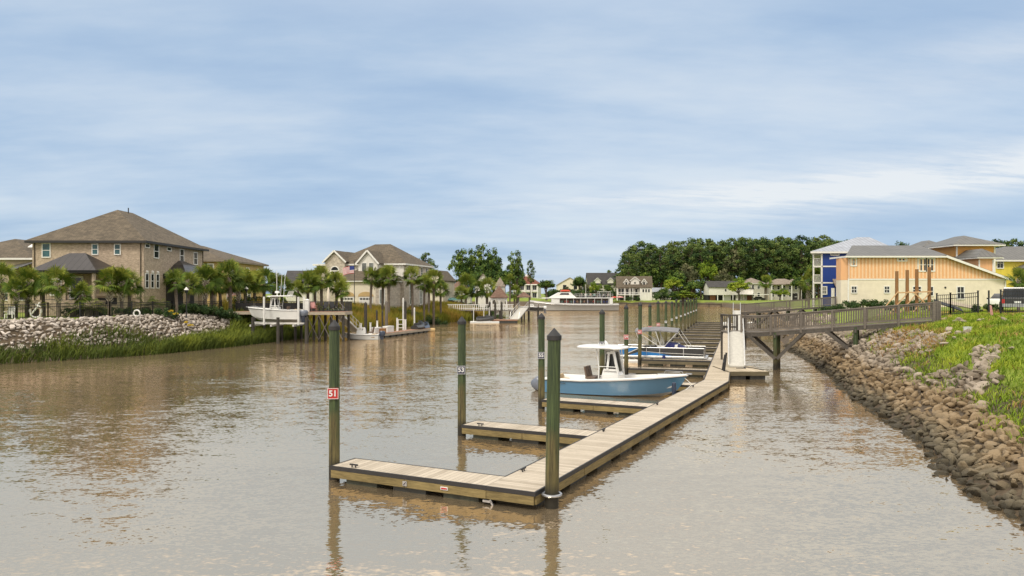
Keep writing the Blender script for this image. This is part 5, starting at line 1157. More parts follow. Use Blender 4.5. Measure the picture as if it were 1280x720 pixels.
# -- houses behind the gazebo
hA = house('small grey house with brown roof far behind the teal umbrella', (XY(556,190),190,2.2), 0, 6.5, 8, 3.3, 'grey_siding', ('hip','x',2.6,.4), 'shingle_cedar'); window(hA,'F',(6.5,8),2,1.8,1,1.3); window(hA,'F',(6.5,8),4.5,1.8,1,1.3)
hB = house('narrow white gabled house behind the gazebo palms', (XY(594,175),175,2.2), 0, 3.6, 6, 5.0, 'white_siding', ('gable','y',2.4,.3), 'shingle_grey'); window(hB,'F',(3.6,6),1.8,3,1,1.4)
tw = thing('cupola_tower', 'pale square tower with pointed roof behind the gazebo', 'tower', (XY(625,165),165,2.2)); q = MB(); q.box((-1.1,-1.1,-.5),(1.1,1.1,4.2)); q.build('wall', M['grey_siding'], tw); q = MB(); q.add([(-1.3,-1.3,4.2),(1.3,-1.3,4.2),(1.3,1.3,4.2),(-1.3,1.3,4.2),(0,0,6.3)],[(0,1,4),(1,2,4),(2,3,4),(3,0,4),(3,2,1,0)]); q.build('roof', M['shingle_grey'], tw); window(tw,'F',(0,2.2),0,2.6,.7,1.0,proud=1.16) if False else None
q = MB(); q.box((-.35,-1.16,2.2),(.35,-1.11,3.4)); q.build('window', M['glass'], tw)
def open_umbrella(label, x, y, z, r, h, mat):
    t = thing('patio_umbrella', label, 'umbrella', (x,y,z)); q = MB(); q.cyl((0,0,0),(0,0,h),.04,.04,8); q.build('pole', M['white'], t); q = MB(); q.lathe([(r,h-.55),(r*.55,h-.2),(.02,h),(.02,h-.04),(r*.55,h-.24),(r,h-.6)],(0,0,0),8); q.build('canopy', mat, t)
open_umbrella('teal patio umbrella behind the marsh reeds', XY(566,150), 150, 2.1, 1.7, 2.0, M['teal'])
# -- white colonial
hC = house('white two storey house with red-brown hip roof across the river', (XY(641.5,345),345,2.6), math.radians(-10), 11.6, 10, 6.6, 'white_siding', ('hip','x',4.0,.7), 'shingle_red')
for u in (1.3,4.2,7.1,10.0):
    for z in (1.5,5.0): window(hC,'F',(11.6,10),u,z,1.7,2.2,'glass',(2,1),.2)
for u in (0.1,2.75,5.65,8.55,11.5): q = MB(); q.bar((u,-.7,-.5),(u,-.7,6.19),.35); q.build('column', M['trim'], hC)
q = MB(); q.box((-.1,-.9,3.1),(11.7,-.02,3.4)); q.box((-.1,-.9,6.2),(11.7,-.02,6.38)); q.build('balcony', M['trim'], hC)
q = MB(); q.box((5,4.5,9.8),(6.6,5.8,11.2)); q.build('chimney', M['white'], hC)
hD = house('pale gabled house far behind the tour boat', (XY(697,420),420,3), 0, 14, 12, 7, 'stucco_cream', ('gable','y',4,.4), 'shingle_grey'); window(hD,'F',(14,12),4,5.5,2,2.5); window(hD,'F',(14,12),10,5.5,2,2.5)
hE = house('long dark roofed house far behind the white dormer house', (XY(735,400),400,3), 0, 26, 12, 7.2, 'grey_siding', ('gable','x',6,.4), 'shingle_dark')
for u in (5,12,19): gable_bay(hE, u-1.6, u+1.6, -.5, 4, 7.4, 8.8, 10.2, 'white_siding', 'dormer', 'shingle_dark')
# -- white dormer house
hw = thing('dormer_house', 'white house with three dormers in its brown roof, on the far shore', 'house', (XY(771.5,296),296,2.1), math.radians(-6)); Wd, Dd = 13.6, 9
q = MB(); q.box((0,1.6,-.6),(9.1,Dd,5.4)); q.box((9.1,0,-.6),(Wd,Dd,5.4)); q.build('wall', M['white_siding'], hw)
q = MB(); gable(q, 0, Wd, 0, Dd, 5.4, 4.2, .35, 'x'); q.build('roof', M['shingle'], hw); gable_wall(hw, 0, Wd, 0, Dd, 5.4, 4.2, 'x', M['white_siding'])
for u, w, zp in ((3.6,1.7,8.5),(7.0,3.4,9.3),(10.6,1.7,8.5)):
    g_ = gable_bay(hw, u-w/2, u+w/2, .9, 4, 5.9, zp-1.1-.2*(w>2), zp, 'white_siding', 'dormer'); k = .35 if w < 2 else .32
    q = MB(); q.box((u-k,.82,6.3+.4*(w>2)),(u+k,.87,7.3)); q.build('window', M['glass'], g_)
q = MB(); q.box((-.1,-.1,2.2),(9.09,1.59,2.45)); q.box((-.1,-.12,3.15),(9.09,-.05,3.28))
for u in np.arange(0,9.2,.3): q.bar((u,-.08,2.46),(u,-.08,3.2),.05)
q.build('balcony', M['trim'], hw)
for u in (0,3.0,5.0,6.1,9.0): q = MB(); q.bar((u,-.02,-.6),(u,-.02,5.35),.26); q.build('column', M['trim'], hw)
for u in (1.0,2.2,4.0,6.0,7.6): q = MB(); q.box((u-.4,1.53,2.5),(u+.4,1.59,4.6)); q.build('window', M['glass'], hw)
for u in (1.5,4.4,7.4): q = MB(); q.box((u-1.1,1.52,-.4),(u+1.1,1.58,1.9)); q.build('lower_opening', M['dark_gap'], hw)
for u in (10.2,11.3,12.4): window(hw,'F',(Wd,Dd),u,3.9,.6,1.2,'glass',(1,1),.1)
hF = house('low white shed with a pale roof right of the dormer house', (XY(815,312),312,2.2), 0, 8, 6, 3.6, 'white_siding', ('gable','x',1.6,.3), 'metal_pale')
# -- boathouse
hb = thing('boathouse', 'white clapboard boathouse with dark roof on the far lawn', 'boathouse', (XY(885,292),292,2.1)); Wd, Dd = 18, 8
q = MB(); q.box((.4,0,2.2),(Wd*.72,Dd,5.4)); q.box((Wd*.62,.8,-.5),(Wd,Dd,4.6)); q.build('wall', M['white_siding'], hb)
q = MB(); gable(q, .4, Wd*.72, 0, Dd, 5.4, 2.2, .45, 'x'); q.build('roof', M['shingle_dark'], hb); gable_wall(hb, .4, Wd*.72, 0, Dd, 5.4, 2.2, 'x', M['white_siding'])
q = MB(); q.add([(Wd*.72-.4,.4,5.6),(Wd+.4,.4,4.5),(Wd+.4,Dd,4.5),(Wd*.72-.4,Dd,5.6)],[(0,1,2,3)]); q.extrude([(Wd*.72-.4,.4,5.3),(Wd+.4,.4,4.5),(Wd+.4,Dd,4.5),(Wd*.72-.4,Dd,5.3)],(0,0,.15)); q.build('lean_to_roof', M['shingle_dark'], hb)
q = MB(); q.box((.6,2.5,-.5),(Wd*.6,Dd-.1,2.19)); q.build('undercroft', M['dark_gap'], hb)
q = MB(); q.box((1.2,1.6,-.5),(3.4,1.7,2.15)); q.box((Wd*.86,.72,-.4),(Wd*.97,.79,2.3)); q.build('brown_door', plain('brown_door', (.25,.1,.05), .7, .15, 3), hb)
q = MB(); q.box((6.2,1.5,-.5),(9.4,1.6,2.15)); q.build('pale_panel', M['white'], hb)
for u in (3.8,6.0,9.8): q = MB(); q.bar((u,.2,-.5),(u,.2,2.2),.3); q.build('post', M['trim'], hb)
q = MB(); q.box((6.6,-.05,3.6),(7.2,-.01,4.5)); q.build('window', M['glass'], hb)
def grey_house(label, px, Y, w, d, h, rz=0):
    t = house(label, (XY(px,Y),Y,2.6), rz, w, d, h, 'grey_siding', ('hip','x',2.3,.6), 'shingle_grey')
    for u in np.arange(1.3, w-.6, 2.4):
        for z in (h*.28, h*.76): window(t,'F',(w,d),u,z,1.0,1.5,'glass',(1,2),.15)
    return t
g = grey_house('grey two storey house half hidden behind the lime green tree', 930, 312, 8.5, 8, 6.6)
g = grey_house('wide grey house with porch near the blue house', 962, 310, 12.5, 9, 6.2)
for u in (.2,4.5,8.4,12.3): q = MB(); q.bar((u,-2,-.8),(u,-2,5.9),.35); q.build('column', M['trim'], g)
q = MB(); hip(q, 6.4, 12.5, -2.2, 2, 6.2, 2.2, .4, 'y'); q.box((0,-2.2,5.85),(12.5,-.02,6.19)); q.build('porch_roof', M['shingle_grey'], g); q = MB(); q.box((9,-.06,-.4),(11.6,-.01,2.3)); q.build('garage_opening', M['dark_gap'], g)
cp = thing('carport', 'low white carport between the boathouse and grey house', 'carport', (XY(943,290),290,2.1)); q = MB(); q.box((-5,-2,2.3),(5,3,2.55)); q.build('roof', M['white'], cp)
for x in (-4.8,4.8): q = MB(); q.bar((x,-1.8,-.5),(x,-1.8,2.3),.35); q.build('post', M['timber_pale'], cp)
def car(label, loc, rz, mat, group=None):
    t = thing('parked_car', label, 'car', loc, rz, group)
    q = MB(); q.loft([[(x,-w,z0),(x,-w,z1),(x,w,z1),(x,w,z0)] for x,w,z0,z1 in ((-2.2,.75,.35,.75),(-2.1,.88,.3,.95),(-.9,.9,.28,1.0),(1.0,.9,.28,.98),(2.0,.86,.3,.85),(2.2,.72,.35,.6))], closed=True); q.build('body', mat, t, smooth=True)
    q = MB(); q.loft([[(x,-w,z0),(x,-w*.85,z1),(x,w*.85,z1),(x,w,z0)] for x,w,z0,z1 in ((-1.9,.8,.95,1.0),(-1.3,.82,.98,1.5),(.2,.82,.98,1.5),(1.0,.8,.95,1.0))], closed=True); q.build('cabin', M['glass'], t, smooth=True)
    for x in (-1.35,1.35):
        for y in (-.86,.86): q = MB(); q.cyl((x,y-.1,.33),(x,y+.1,.33),.33,.33,14); q.build('wheel', M['black'], t)
    return t
car('dark car parked under the low white carport', (XY(949,291),290.5,land1(XY(949,291),290.5)), .1, M['charcoal'])
open_umbrella('pink and white umbrella before the dormer house', XY(775,291), 291.6, 1.6, 1.7, 2.3, M['pink'])
open_umbrella('red patio umbrella left of the dormer house', XY(768,293), 293, 1.6, 1.6, 2.2, M['red_canvas'])
# bulkhead on the far shore
def seawall(label, pts, h, mat):
    t = thing('seawall', label, 'seawall', (*pts[0],0)); q = MB()
    for a, b_ in zip(pts[:-1], pts[1:]): q.bar((*a,h/2-.6),(*b_,h/2-.6),.5,h+1.2)
    q.build('wall', mat, t, world=True); q = MB()
    for a, b_ in zip(pts[:-1], pts[1:]): q.bar((*a,h+.08),(*b_,h+.08),.8,.15)
    q.build('cap', M['timber_brace'], t, world=True)
    for a, b_ in zip(pts[:-1], pts[1:]):
        a, b_ = Vector((*a,0)), Vector((*b_,0)); k = max(1, int((b_-a).length/4)); dn = (b_-a).normalized(); nn = Vector((dn.y,-dn.x,0)); nn = nn if nn.y < 0 else -nn
        q = MB()
        for i in range(k+1): c = a.lerp(b_, i/k)+nn*.35; q.cyl((c.x,c.y,-.8),(c.x,c.y,h+.3),.14,.13,6)
        q.build('piles', M['timber_dark'], t, world=True)
seawall('tan bulkhead along the far lawn by the boathouse', [(76.2,271.5),(66,282.4),(40,289.4),(33,292)], 1.0, plain('bulkhead_boards', (.22,.165,.1), .9, .35, .8))

# -- right hand houses
OX, OY, OZ = XY(1060,88), 88.0, 3.3
ho = thing('orange_house', 'orange and cream house with grey metal roof behind the footbridge', 'house', (OX,OY,OZ), 0)
Wd, Dd, He = XY(1258,88)-OX, 12.0, ZZ(320,88)-3.3; Hm = ZZ(350,88)-3.3; xs = XY(1183,88)-OX; D4 = (Wd,Dd)
SKW = OX/OY*Dd+.3; q = MB(); q.prism([(0,0),(Wd,0),(Wd,Dd),(SKW,Dd)], -1, Hm); q.build('lower_wall', M['stucco_cream'], ho)
q = MB(); q.loft([[(a,y,Hm+.002),(Wd,y,Hm+.002),(Wd,y,Hm+.16),(max(xs,a+.1),y,He),(a,y,He)] for a,y in ((0,0),(SKW,Dd))], closed=True)
q = MB(); q.box((-.03,-.04,Hm),(Wd+.03,-.005,Hm+.16));  q.bar((.08,-.025,Hm+.16),(.08,-.025,He),.16,.04); q.box((-.04,-.04,-1),(.12,-.006,Hm)); q.build('trim_band', M['trim'], ho)
u = .45
uw = MB(); uw.loft([[(a,y,Hm+.002),(Wd,y,Hm+.002),(Wd,y,Hm+.16),(max(xs,a+.1),y,He),(a,y,He)] for a,y in ((0,0),(SKW,Dd))], closed=True); q = uw
while u < Wd-.3:
    top = He-.05 if u < xs else lerp(He, Hm+.16, (u-xs)/(Wd-xs))-.12
    if top > Hm+.3: q.box((u-.1,-.03,Hm+.18),(u+.1,.004,top), 1)
    u += .42
q.build('upper_wall', [M['peach'], M['peach_light']], ho)
q = MB(); xa, xb = -.5, xs+.1; zr = ZZ(305.5,92)-3.3
q.add([(xa,-.5,He),(xb,-.5,He),(xb,Dd/2,zr),(3.2,Dd/2,zr),(SKW-.3,Dd+.5,He),(xb,Dd+.5,He)], [(0,1,2,3),(3,2,5,4),(0,3,4)]); ro = q.build('roof', M['metal_grey'], ho)
q = MB(); q.extrude([(xs-.3,-.5,He+.02),(Wd+.5,-.5,Hm+.0),(Wd+.5,Dd,Hm+.0),(xs-.3,Dd,He+.02)],(0,0,.1)); q.build('sloping_roof', M['metal_grey'], ho)
q = MB(); q.bar((xs-.3,-.53,He-.06),(Wd+.5,-.53,Hm-.08),.06,.26,up=(0,0,1)); q.box((xa,-.53,He-.2),(xs-.2,-.47,He-.01)); q.box((xa-.02,-.5,He-.2),(xa+.04,3.9,He-.01)); q.build('bargeboard', M['trim'], ho)
for px, py, w, h, b_ in ((1067.5+0,0,0,0,None),(1067,327.5,.55,.75,(2,2)),): 
    if b_: window(ho,'F',D4,XY(px,88)-OX,ZZ(py,88)-OZ,w,h,'glass',b_,.13)
window(ho,'F',D4,XY(1127.5,88)-OX,ZZ(324.5,88)-OZ,1.0,.2,'glass',(1,1),.12)
window(ho,'F',D4,XY(1152.5,88)-OX,ZZ(331,88)-OZ,.85,1.35,'glass',(2,2),.13); window(ho,'F',D4,XY(1163,88)-OX,ZZ(331,88)-OZ,.85,1.35,'glass',(2,2),.13)
for px in (1067.5,1108.5): window(ho,'F',D4,XY(px,88)-OX,ZZ(362,88)-OZ,.55,.7,'glass',(2,2),.1)
window(ho,'F',D4,XY(1146,88)-OX,ZZ(362,88)-OZ,.9,.65,'glass',(2,2),.1); window(ho,'F',D4,XY(1164,88)-OX,ZZ(364,88)-OZ,.4,1.0,'glass',(1,2),.1); window(ho,'F',D4,XY(1200.5,88)-OX,ZZ(366,88)-OZ,.75,1.35,'glass',(2,2),.12)
q = MB(); q.bar((Wd-.2,-.09,-.8),(Wd-.2,-.09,Hm-.1),.09); q.build('downpipe', M['trim'], ho)
q = MB(); q.cyl((XY(1181.5,88)-OX,-.06,ZZ(359.5,88)-OZ),(XY(1181.5,88)-OX,.0,ZZ(359.5,88)-OZ),.12,.12,10); q.build('wall_vent', M['black_iron'], ho)
# left cant bay
q = MB(); q.extrude([(0,.01,-1),(.9,3.6,-1),(-.35,2.4,-1),(-.55,.7,-1)],(0,0,Hm+1)); q.build('bay_lower', M['stucco_cream'], ho); q = MB(); q.extrude([(0,.01,Hm+.01),(.9,3.6,Hm+.01),(-.35,2.4,Hm+.01),(-.55,.7,Hm+.01)],(0,0,He-Hm-.22)); q.build('bay_upper', M['peach'], ho)
# upper tower room and its roof, second roof piece
tx0, tx1 = XY(1184,97)-OX, XY(1231,97)-OX; q = MB(); q.box((tx0,7,Hm),(tx1,14,ZZ(307,97)-OZ)); q.build('tower_wall', M['orange_wall'], ho)
q = MB(); hip(q, tx0, tx1, 7, 14, ZZ(306.5,96)-OZ, 1.35, .9, 'y'); q.build('tower_roof', M['metal_grey'], ho); q = MB(); q.box((tx0-.85,6.15,ZZ(306.5,96)-OZ-.2),(tx1+.85,14.8,ZZ(306.5,96)-OZ-.01)); q.build('tower_eave', M['trim'], ho)
q = MB(); q.box((tx0-.06,6.94,Hm),(tx0+.14,6.99,ZZ(307,97)-OZ-.2)); q.box((tx1-.14,6.94,Hm),(tx1+.06,6.99,ZZ(307,97)-OZ-.2)); q.build('corner_trim', M['trim'], ho)
q = MB(); hip(q, XY(1150,103)-OX, XY(1178,103)-OX, 14, 19, ZZ(309,103)-OZ, 1.0, .4, 'y'); q.build('rear_roof', M['metal_grey'], ho); q = MB(); q.box((XY(1150,103)-OX,14.1,0),(XY(1178,103)-OX,19,ZZ(309.5,103)-OZ)); q.build('rear_wall', M['orange_wall'], ho)
# right dormer with metal roof
dx0, dx1 = XY(1221,91)-OX, XY(1239,91)-OX
q = MB(); q.box((dx0,2.6,Hm+.1),(dx1,9,ZZ(322,90.6)-OZ)); q.build('dormer_wall', M['peach'], ho); q = MB(); hip(q, dx0, dx1+.4, 2.6, 9, ZZ(321.5,90.6)-OZ, 1.1, .55, 'y'); q.build('dormer_roof', M['metal_grey'], ho); q = MB(); q.box((dx0-.5,2.1,ZZ(321.5,90.6)-OZ-.16),(dx1+.9,9.5,ZZ(321.5,90.6)-OZ-.01)); q.box((dx0-.05,2.55,Hm+.1),(dx0+.12,2.59,ZZ(322.5,90.6)-OZ-.2)); q.box((dx1-.12,2.55,Hm+.1),(dx1+.05,2.59,ZZ(322.5,90.6)-OZ-.2)); q.build('dormer_trim', M['trim'], ho)
# -- blue house
bx, by = XY(1027,104), 104.0; hB2 = thing('blue_house', 'tall blue house with white balconies and pale metal roof', 'house', (bx,by,3.2), 0)
w_, d_, e_ = 10.5, 13, ZZ(314.5,104)-3.2; SK2 = bx/by*d_+.3; q = MB(); q.prism([(0,0),(w_,0),(w_,d_),(SK2,d_)], -1, e_-.1); q.build('wall', M['blue_wall'], hB2)
rp = [(-1.75,-.5),(w_+.5,-.5),(w_+.5,d_+.5),(SK2-1.2,d_+.5)]; q = MB(); q.add([(x,y,e_) for x,y in rp]+[(8.0,d_*.5,e_+2.5),(w_-.7,d_*.5,e_+2.5)], [(0,1,5,4),(1,2,5),(2,3,4,5),(3,0,4),(3,2,1,0)]); q.build('roof', M['metal_pale'], hB2); q = MB(); q.prism([(x*.995,y*.995) for x,y in rp], e_-.25, e_-.005); q.build('eave', M['trim'], hB2)
q = MB()
for z in (ZZ(333,104)-3.2, ZZ(353.5,104)-3.2): q.box((-.03,-.05,z-.09),(w_,-.005,z+.09)); q.prism([(-1.15,0),(-.01,0),(1.0,2.6),(-.2,2.6)], z-.11, z+.11)
q.box((-.12,-.05,-1),(.12,-.006,e_-.3)); q.build('trim_band', M['trim'], hB2)
for x, y in ((-1.08,.12),(-.62,1.3),(-.1,2.5)):
    q = MB(); q.bar((x,y,-1),(x,y,e_-.27),.15); q.build('balcony_post', M['trim'], hB2)
for z in (ZZ(333,104)-3.2, ZZ(353.5,104)-3.2):
    q = MB(); q.bar((-1.1,.1,z+1.1),(-.1,2.5,z+1.1),.08); q.bar((-1.1,.1,z+1.1),(-.15,.1,z+1.1),.08)
    for y in np.arange(.2,2.4,.22): q.bar((-1.1+y*.41,y,z+.15),(-1.1+y*.41,y,z+1.1),.04)
    for x in np.arange(-1.0,-.1,.16): q.bar((x,.1,z+.15),(x,.1,z+1.1),.04)
    q.build('balcony_rail', M['trim'], hB2)
window(hB2,'F',(w_,d_),XY(1043.5,104)-bx,ZZ(317.3,104)-3.2,1.0,.22,'glass_pale',(2,1),.13); window(hB2,'F',(w_,d_),XY(1030,104)-bx,ZZ(363,104)-3.2,.6,.9,'glass_pale',(2,2),.14)
q = MB(); q.add([(XY(1039,103)-bx,-2.6,2.5),(w_,-2.6,2.5),(w_,-.01,3.7),(XY(1039,103)-bx+.6,-.01,3.7)],[(0,1,2,3)]); q.extrude([(XY(1039,103)-bx,-2.6,2.35),(w_,-2.6,2.35),(w_,-.01,3.5),(XY(1039,103)-bx+.6,-.01,3.5)],(0,0,.12)); q.build('porch_roof', M['shingle_grey'], hB2)
for px in (1039.5,1045.5): q = MB(); q.bar((XY(px,102)-bx,-2.4,-1),(XY(px,102)-bx,-2.4,2.4),.32); q.build('porch_post', M['trim'], hB2)
# -- yellow house
yx = XY(1240,104); hy = house('yellow house with grey metal roof at the right edge', (yx,104,3.2), 0, 13, 10, ZZ(325,104)-3.2, 'yellow_wall', ('hip','x',2.2,.5), 'metal_grey')
window(hy,'F',(13,10),XY(1250,104)-yx,ZZ(329,104)-3.2,.8,1.3,'glass',(2,2),.12)
q = MB(); q.box((3.0,-2.6,2.6),(13,-.02,2.85)); q.box((3.0,-2.6,-.3),(13,-.02,-.05)); q.build('balcony', M['timber_pale'], hy)
q = MB(); rail_iron(q, [(3.0,-2.5,2.85),(13,-2.5,2.85)], .95, n=.2); q.build('balcony_rail', M['timber_pale'], hy)
for x in (3.1,7.5,12.8): q = MB(); q.bar((x,-2.5,-1),(x,-2.5,5.0),.24); q.build('porch_post', M['yellow_wall'], hy)
gable_bay(hy, 3.2, 12.6, -2.8, 3, 4.9, 5.1, 6.9, 'yellow_wall', 'porch_gable', 'metal_grey')
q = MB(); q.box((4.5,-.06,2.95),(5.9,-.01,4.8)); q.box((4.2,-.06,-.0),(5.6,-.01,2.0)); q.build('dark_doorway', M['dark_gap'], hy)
# construction: four posts with raking braces
PY = 60.0
for i, px in enumerate((1121,1134,1146,1161.5)):
    t = thing('timber_post', ['leftmost of four new brown posts before the orange house','second from left of four new brown posts before the orange house','third from left of four new brown posts before the orange house','rightmost of four new brown posts before the orange house'][i], 'post', (XY(px,PY),PY,2.6), 0, 'new timber posts with raking braces')
    q = MB(); q.cyl((0,0,-.5),(0,0,ZZ((339,337.5,336.5,334)[i],PY)-2.6),.14,.125,12); q.build('post', M['timber_new'], t, smooth=True)
    q = MB(); q.bar((-1.9,-.22,.2),(.05,-.2,2.45),.09,.05); q.build('brace', M['timber_brace_new'], t)
q = MB(); q.bar((XY(1121,PY),PY-.27,ZZ(366,PY)),(XY(1162,PY),PY-.27,ZZ(364.5,PY)),.05,.1); tag(q.build('tie_rail', M['timber_brace_new']), 'thin pale rail tying the four new brown posts', 'rail')
q = MB(); q.bar((XY(1140,PY),PY-.33,ZZ(366,PY)),(XY(1160,PY),PY-.33,ZZ(385,PY)),.05,.09); tag(q.build('tie_brace', M['timber_brace_new']), 'pale brace slanting down right between the brown posts', 'brace')
# iron fences on the right bank
def iron_fence(label, pts, h, group, spc=2.4, dens=.13, rails=(.12,.82,1.0)):
    t = thing('iron_fence', label, 'fence', pts[0], 0, group)
    for a, b_ in zip(pts[:-1], pts[1:]):
        a, b_ = Vector(a), Vector(b_); L = (b_-a).length; k = max(1, round(L/spc)); q = MB()
        for r in rails: q.bar(a+Vector((0,0,h*r)), b_+Vector((0,0,h*r)), .035, .045)
        for i in range(int(L/dens)): c = a.lerp(b_, i*dens/L); q.bar(c+Vector((0,0,.05)), c+Vector((0,0,h*1.0)), .02)
        q.build('rail_panel', M['black_iron'], t, world=True)
        for i in range(k+1): c = a.lerp(b_, i/k); q = MB(); q.bar(c+Vector((0,0,-.3)), c+Vector((0,0,h*1.07)), .075); q.box((c.x-.05,c.y-.05,c.z+h*1.07),(c.x+.05,c.y+.05,c.z+h*1.1)); q.build('post', M['black_iron'], t, world=True)
    return t
def gpt(px, Y, dz=0): x = XY(px,Y); return (x, Y, land1(x,Y)+dz)
iron_fence('black iron fence from the footbridge end to the gap', [gpt(1171,50),gpt(1188,50),gpt(1222.5,50)], 1.45, 'black iron fences')
iron_fence('black iron fence panel at the right edge before the truck', [gpt(1251,49),gpt(1285,48)], 1.5, 'black iron fences')
x, y, z = gpt(1236,51); q = MB(); q.bar((x,y,z-.2),(x,y,z+1.6),.08); q.bar((x,y,z+1.05),(x-.12,y-.02,z+1.05),.1); tag(q.build('gate_post', M['black_iron']), 'lone black gate post in the gap of the iron fence', 'post')
# truck at the edge
tx, ty, tz = gpt(1272,52.5); tk = thing('pickup_truck', 'black pickup truck parked behind the fence at the right edge', 'truck', (tx,ty,tz), math.radians(58))
q = MB(); q.loft([[(x,-w,.5),(x,-w,z1),(x,w,z1),(x,w,.5)] for x,w,z1 in ((0,.9,1.05),(.1,.97,1.1),(2.1,.97,1.1),(2.2,.97,1.12),(4.6,.95,1.1),(5.4,.85,.95))], closed=True); q.build('body', M['charcoal'], tk)
q = MB(); q.loft([[(x,-w,1.1),(x,-w*.85,z1),(x,w*.85,z1),(x,w,1.1)] for x,w,z1 in ((2.0,.9,1.2),(2.3,.9,1.85),(3.7,.9,1.85),(4.5,.88,1.15))], closed=True); q.build('cabin', M['glass'], tk, smooth=True)
q = MB(); q.box((-.12,-.9,.45),(-.005,.9,.68)); q.build('bumper', M['grey_metal'], tk); q = MB(); q.box((-.15,-.2,.72),(-.11,.2,.86)); q.build('plate', M['sign_white'], tk)
for s in (-1,1): q = MB(); q.box((-.02,s*.84-.08,.7),(.02,s*.84+.08,1.0)); q.build('tail_light', M['sign_red'], tk)
for x in (1.0,4.3):
    for s in (-1,1): q = MB(); q.cyl((x,s*.8,.38),(x,s*1.0,.38),.38,.38,16); q.build('wheel', M['black'], tk)
x, y, z = gpt(1262,80); car('white car parked beyond the fence by the palm', (x,y,z), .3, M['white_gel'])
# stakes, small white box, planks behind the fence
x, y, z = gpt(1239,47); q = MB(); q.bar((x,y,z-.1),(x-.05,y,z+.75),.06); q.bar((x+.12,y,z-.05),(x+.02,y+.05,z+.7),.05); tag(q.build('survey_stake', M['pink']), 'pair of pinkish stakes stuck in the grass before the gap', 'stake')
x, y, z = gpt(1209.5,37); q = MB(); q.box((-.15,-.1,-.08),(.15,.1,.24)); q.box((-.17,-.12,.24),(.17,.12,.27)); o = tag(q.build('utility_marker', M['sign_white']), 'small white utility marker box in the grass of the right bank', 'marker'); o.location = (x,y,z+.02); o.rotation_euler=(0,0,.3)
x, y, z = gpt(1205,56); q = MB(); q.bar((x-1.4,y,z+.8),(x+1.4,y+.4,z+.3),.5,.08,up=(0,-.6,1)); tag(q.build('white_board', M['timber_pale']), 'pale sloping board lying behind the iron fence', 'board')
x, y, z = gpt(1178,55); q = MB(); q.bar((x-.5,y,z+.9),(x+1.6,y+.3,z+.25),.5,.06,up=(0,-.6,1)); q.bar((x+.8,y,z+.0),(x+.8,y,z+.5),.08); tag(q.build('lounge_frame', M['black_iron']), 'dark lounge frame behind the iron fence near the bridge', 'lounger')
# EOF
# ------------------------------------------------------------------ vegetation
def rdir(n):
    v = RNG.normal(size=(n,3)); return v/np.linalg.norm(v, axis=1)[:,None]
def leaf_cloud(centers, radii, per, size, squash=.7, hollow=.35, tints=None, droop=0):
    """leaf quads scattered through ellipsoidal clumps"""
    Vs, T = [], []
    for i, (c, r) in enumerate(zip(centers, radii)):
        k = max(6, int(per)); d = rdir(k); rr = (hollow+(1-hollow)*RNG.random(k)**.6)[:,None]
        r3 = np.array([r, r, r*squash]); p = np.asarray(c)+d*rr*r3*RNG.uniform(.75,1.15,(k,1))
        nrm = d*.9+RNG.normal(size=(k,3))*.6+np.array([0,0,.35]); nrm /= np.linalg.norm(nrm, axis=1)[:,None]
        a = np.cross(nrm, RNG.normal(size=(k,3))); a /= np.linalg.norm(a, axis=1)[:,None]; b = np.cross(nrm, a)
        s = size*RNG.uniform(.55,1.3,(k,1))
        q = np.stack([p-a*s*.5, p-b*s*.32+a*s*.05, p+a*s*.5, p+b*s*.32-a*s*.05], 1); q[:,2,2] -= droop*s[:,0]; Vs.append(q.reshape(-1,3))
        t = (RNG.random() if tints is None else tints[i]); T.append(np.repeat(np.clip(t+RNG.normal(size=k)*.1, 0, 1), 4))
    V = np.concatenate(Vs); return V, np.arange(len(V)).reshape(-1,4), np.concatenate(T)
def limb(mb, p, q, r0, r1, bend=.1, n=6):
    p, q = Vector(p), Vector(q); L = (q-p).length; o = Vector(RNG.normal(size=3))*L*bend; pts = [p.lerp(q, t)+o*math.sin(PI*t) for t in np.linspace(0,1,5)]
    mb.tube(pts, [lerp(r0, r1, t) for t in np.linspace(0,1,5)], n)
def make_pine(h, seed):
    global RNG; RNG = np.random.default_rng(seed)
    r = thing('pine_tree', 'x', 'tree'); tr = MB(); pts = [Vector((RNG.normal()*.02*h*t, RNG.normal()*.02*h*t, h*t*.96)) for t in np.linspace(-.03,1,8)]; tr.tube(pts, [lerp(.32,.06,t) for t in np.linspace(0,1,8)], 7)
    cs, rs = [], []; base = RNG.uniform(.3,.46)
    N = 46
    for i in range(N):
        f = base+(1-base)*((i+RNG.random())/N); env = (.17*math.sin(PI*min(1,(f-base)/(1-base)*.8+.16))**.8)*h*RNG.uniform(.5,1.25)
        a = RNG.uniform(0,2*PI); c = np.array([math.cos(a)*env, math.sin(a)*env, f*h+RNG.normal()*.2]); cs.append(c); rs.append(RNG.uniform(.045,.085)*h)
        if i % 2 == 0: limb(tr, (0,0,f*h-.06*h), c, .1, .03, .08, 4)
    tr.build('trunk', M['bark_pine'], r, smooth=True)
    V, Q, T = leaf_cloud(cs, rs, 62, .62, .62, .25); mesh_np('crown', V, Q, M['leaf_pine'], r, T); return r
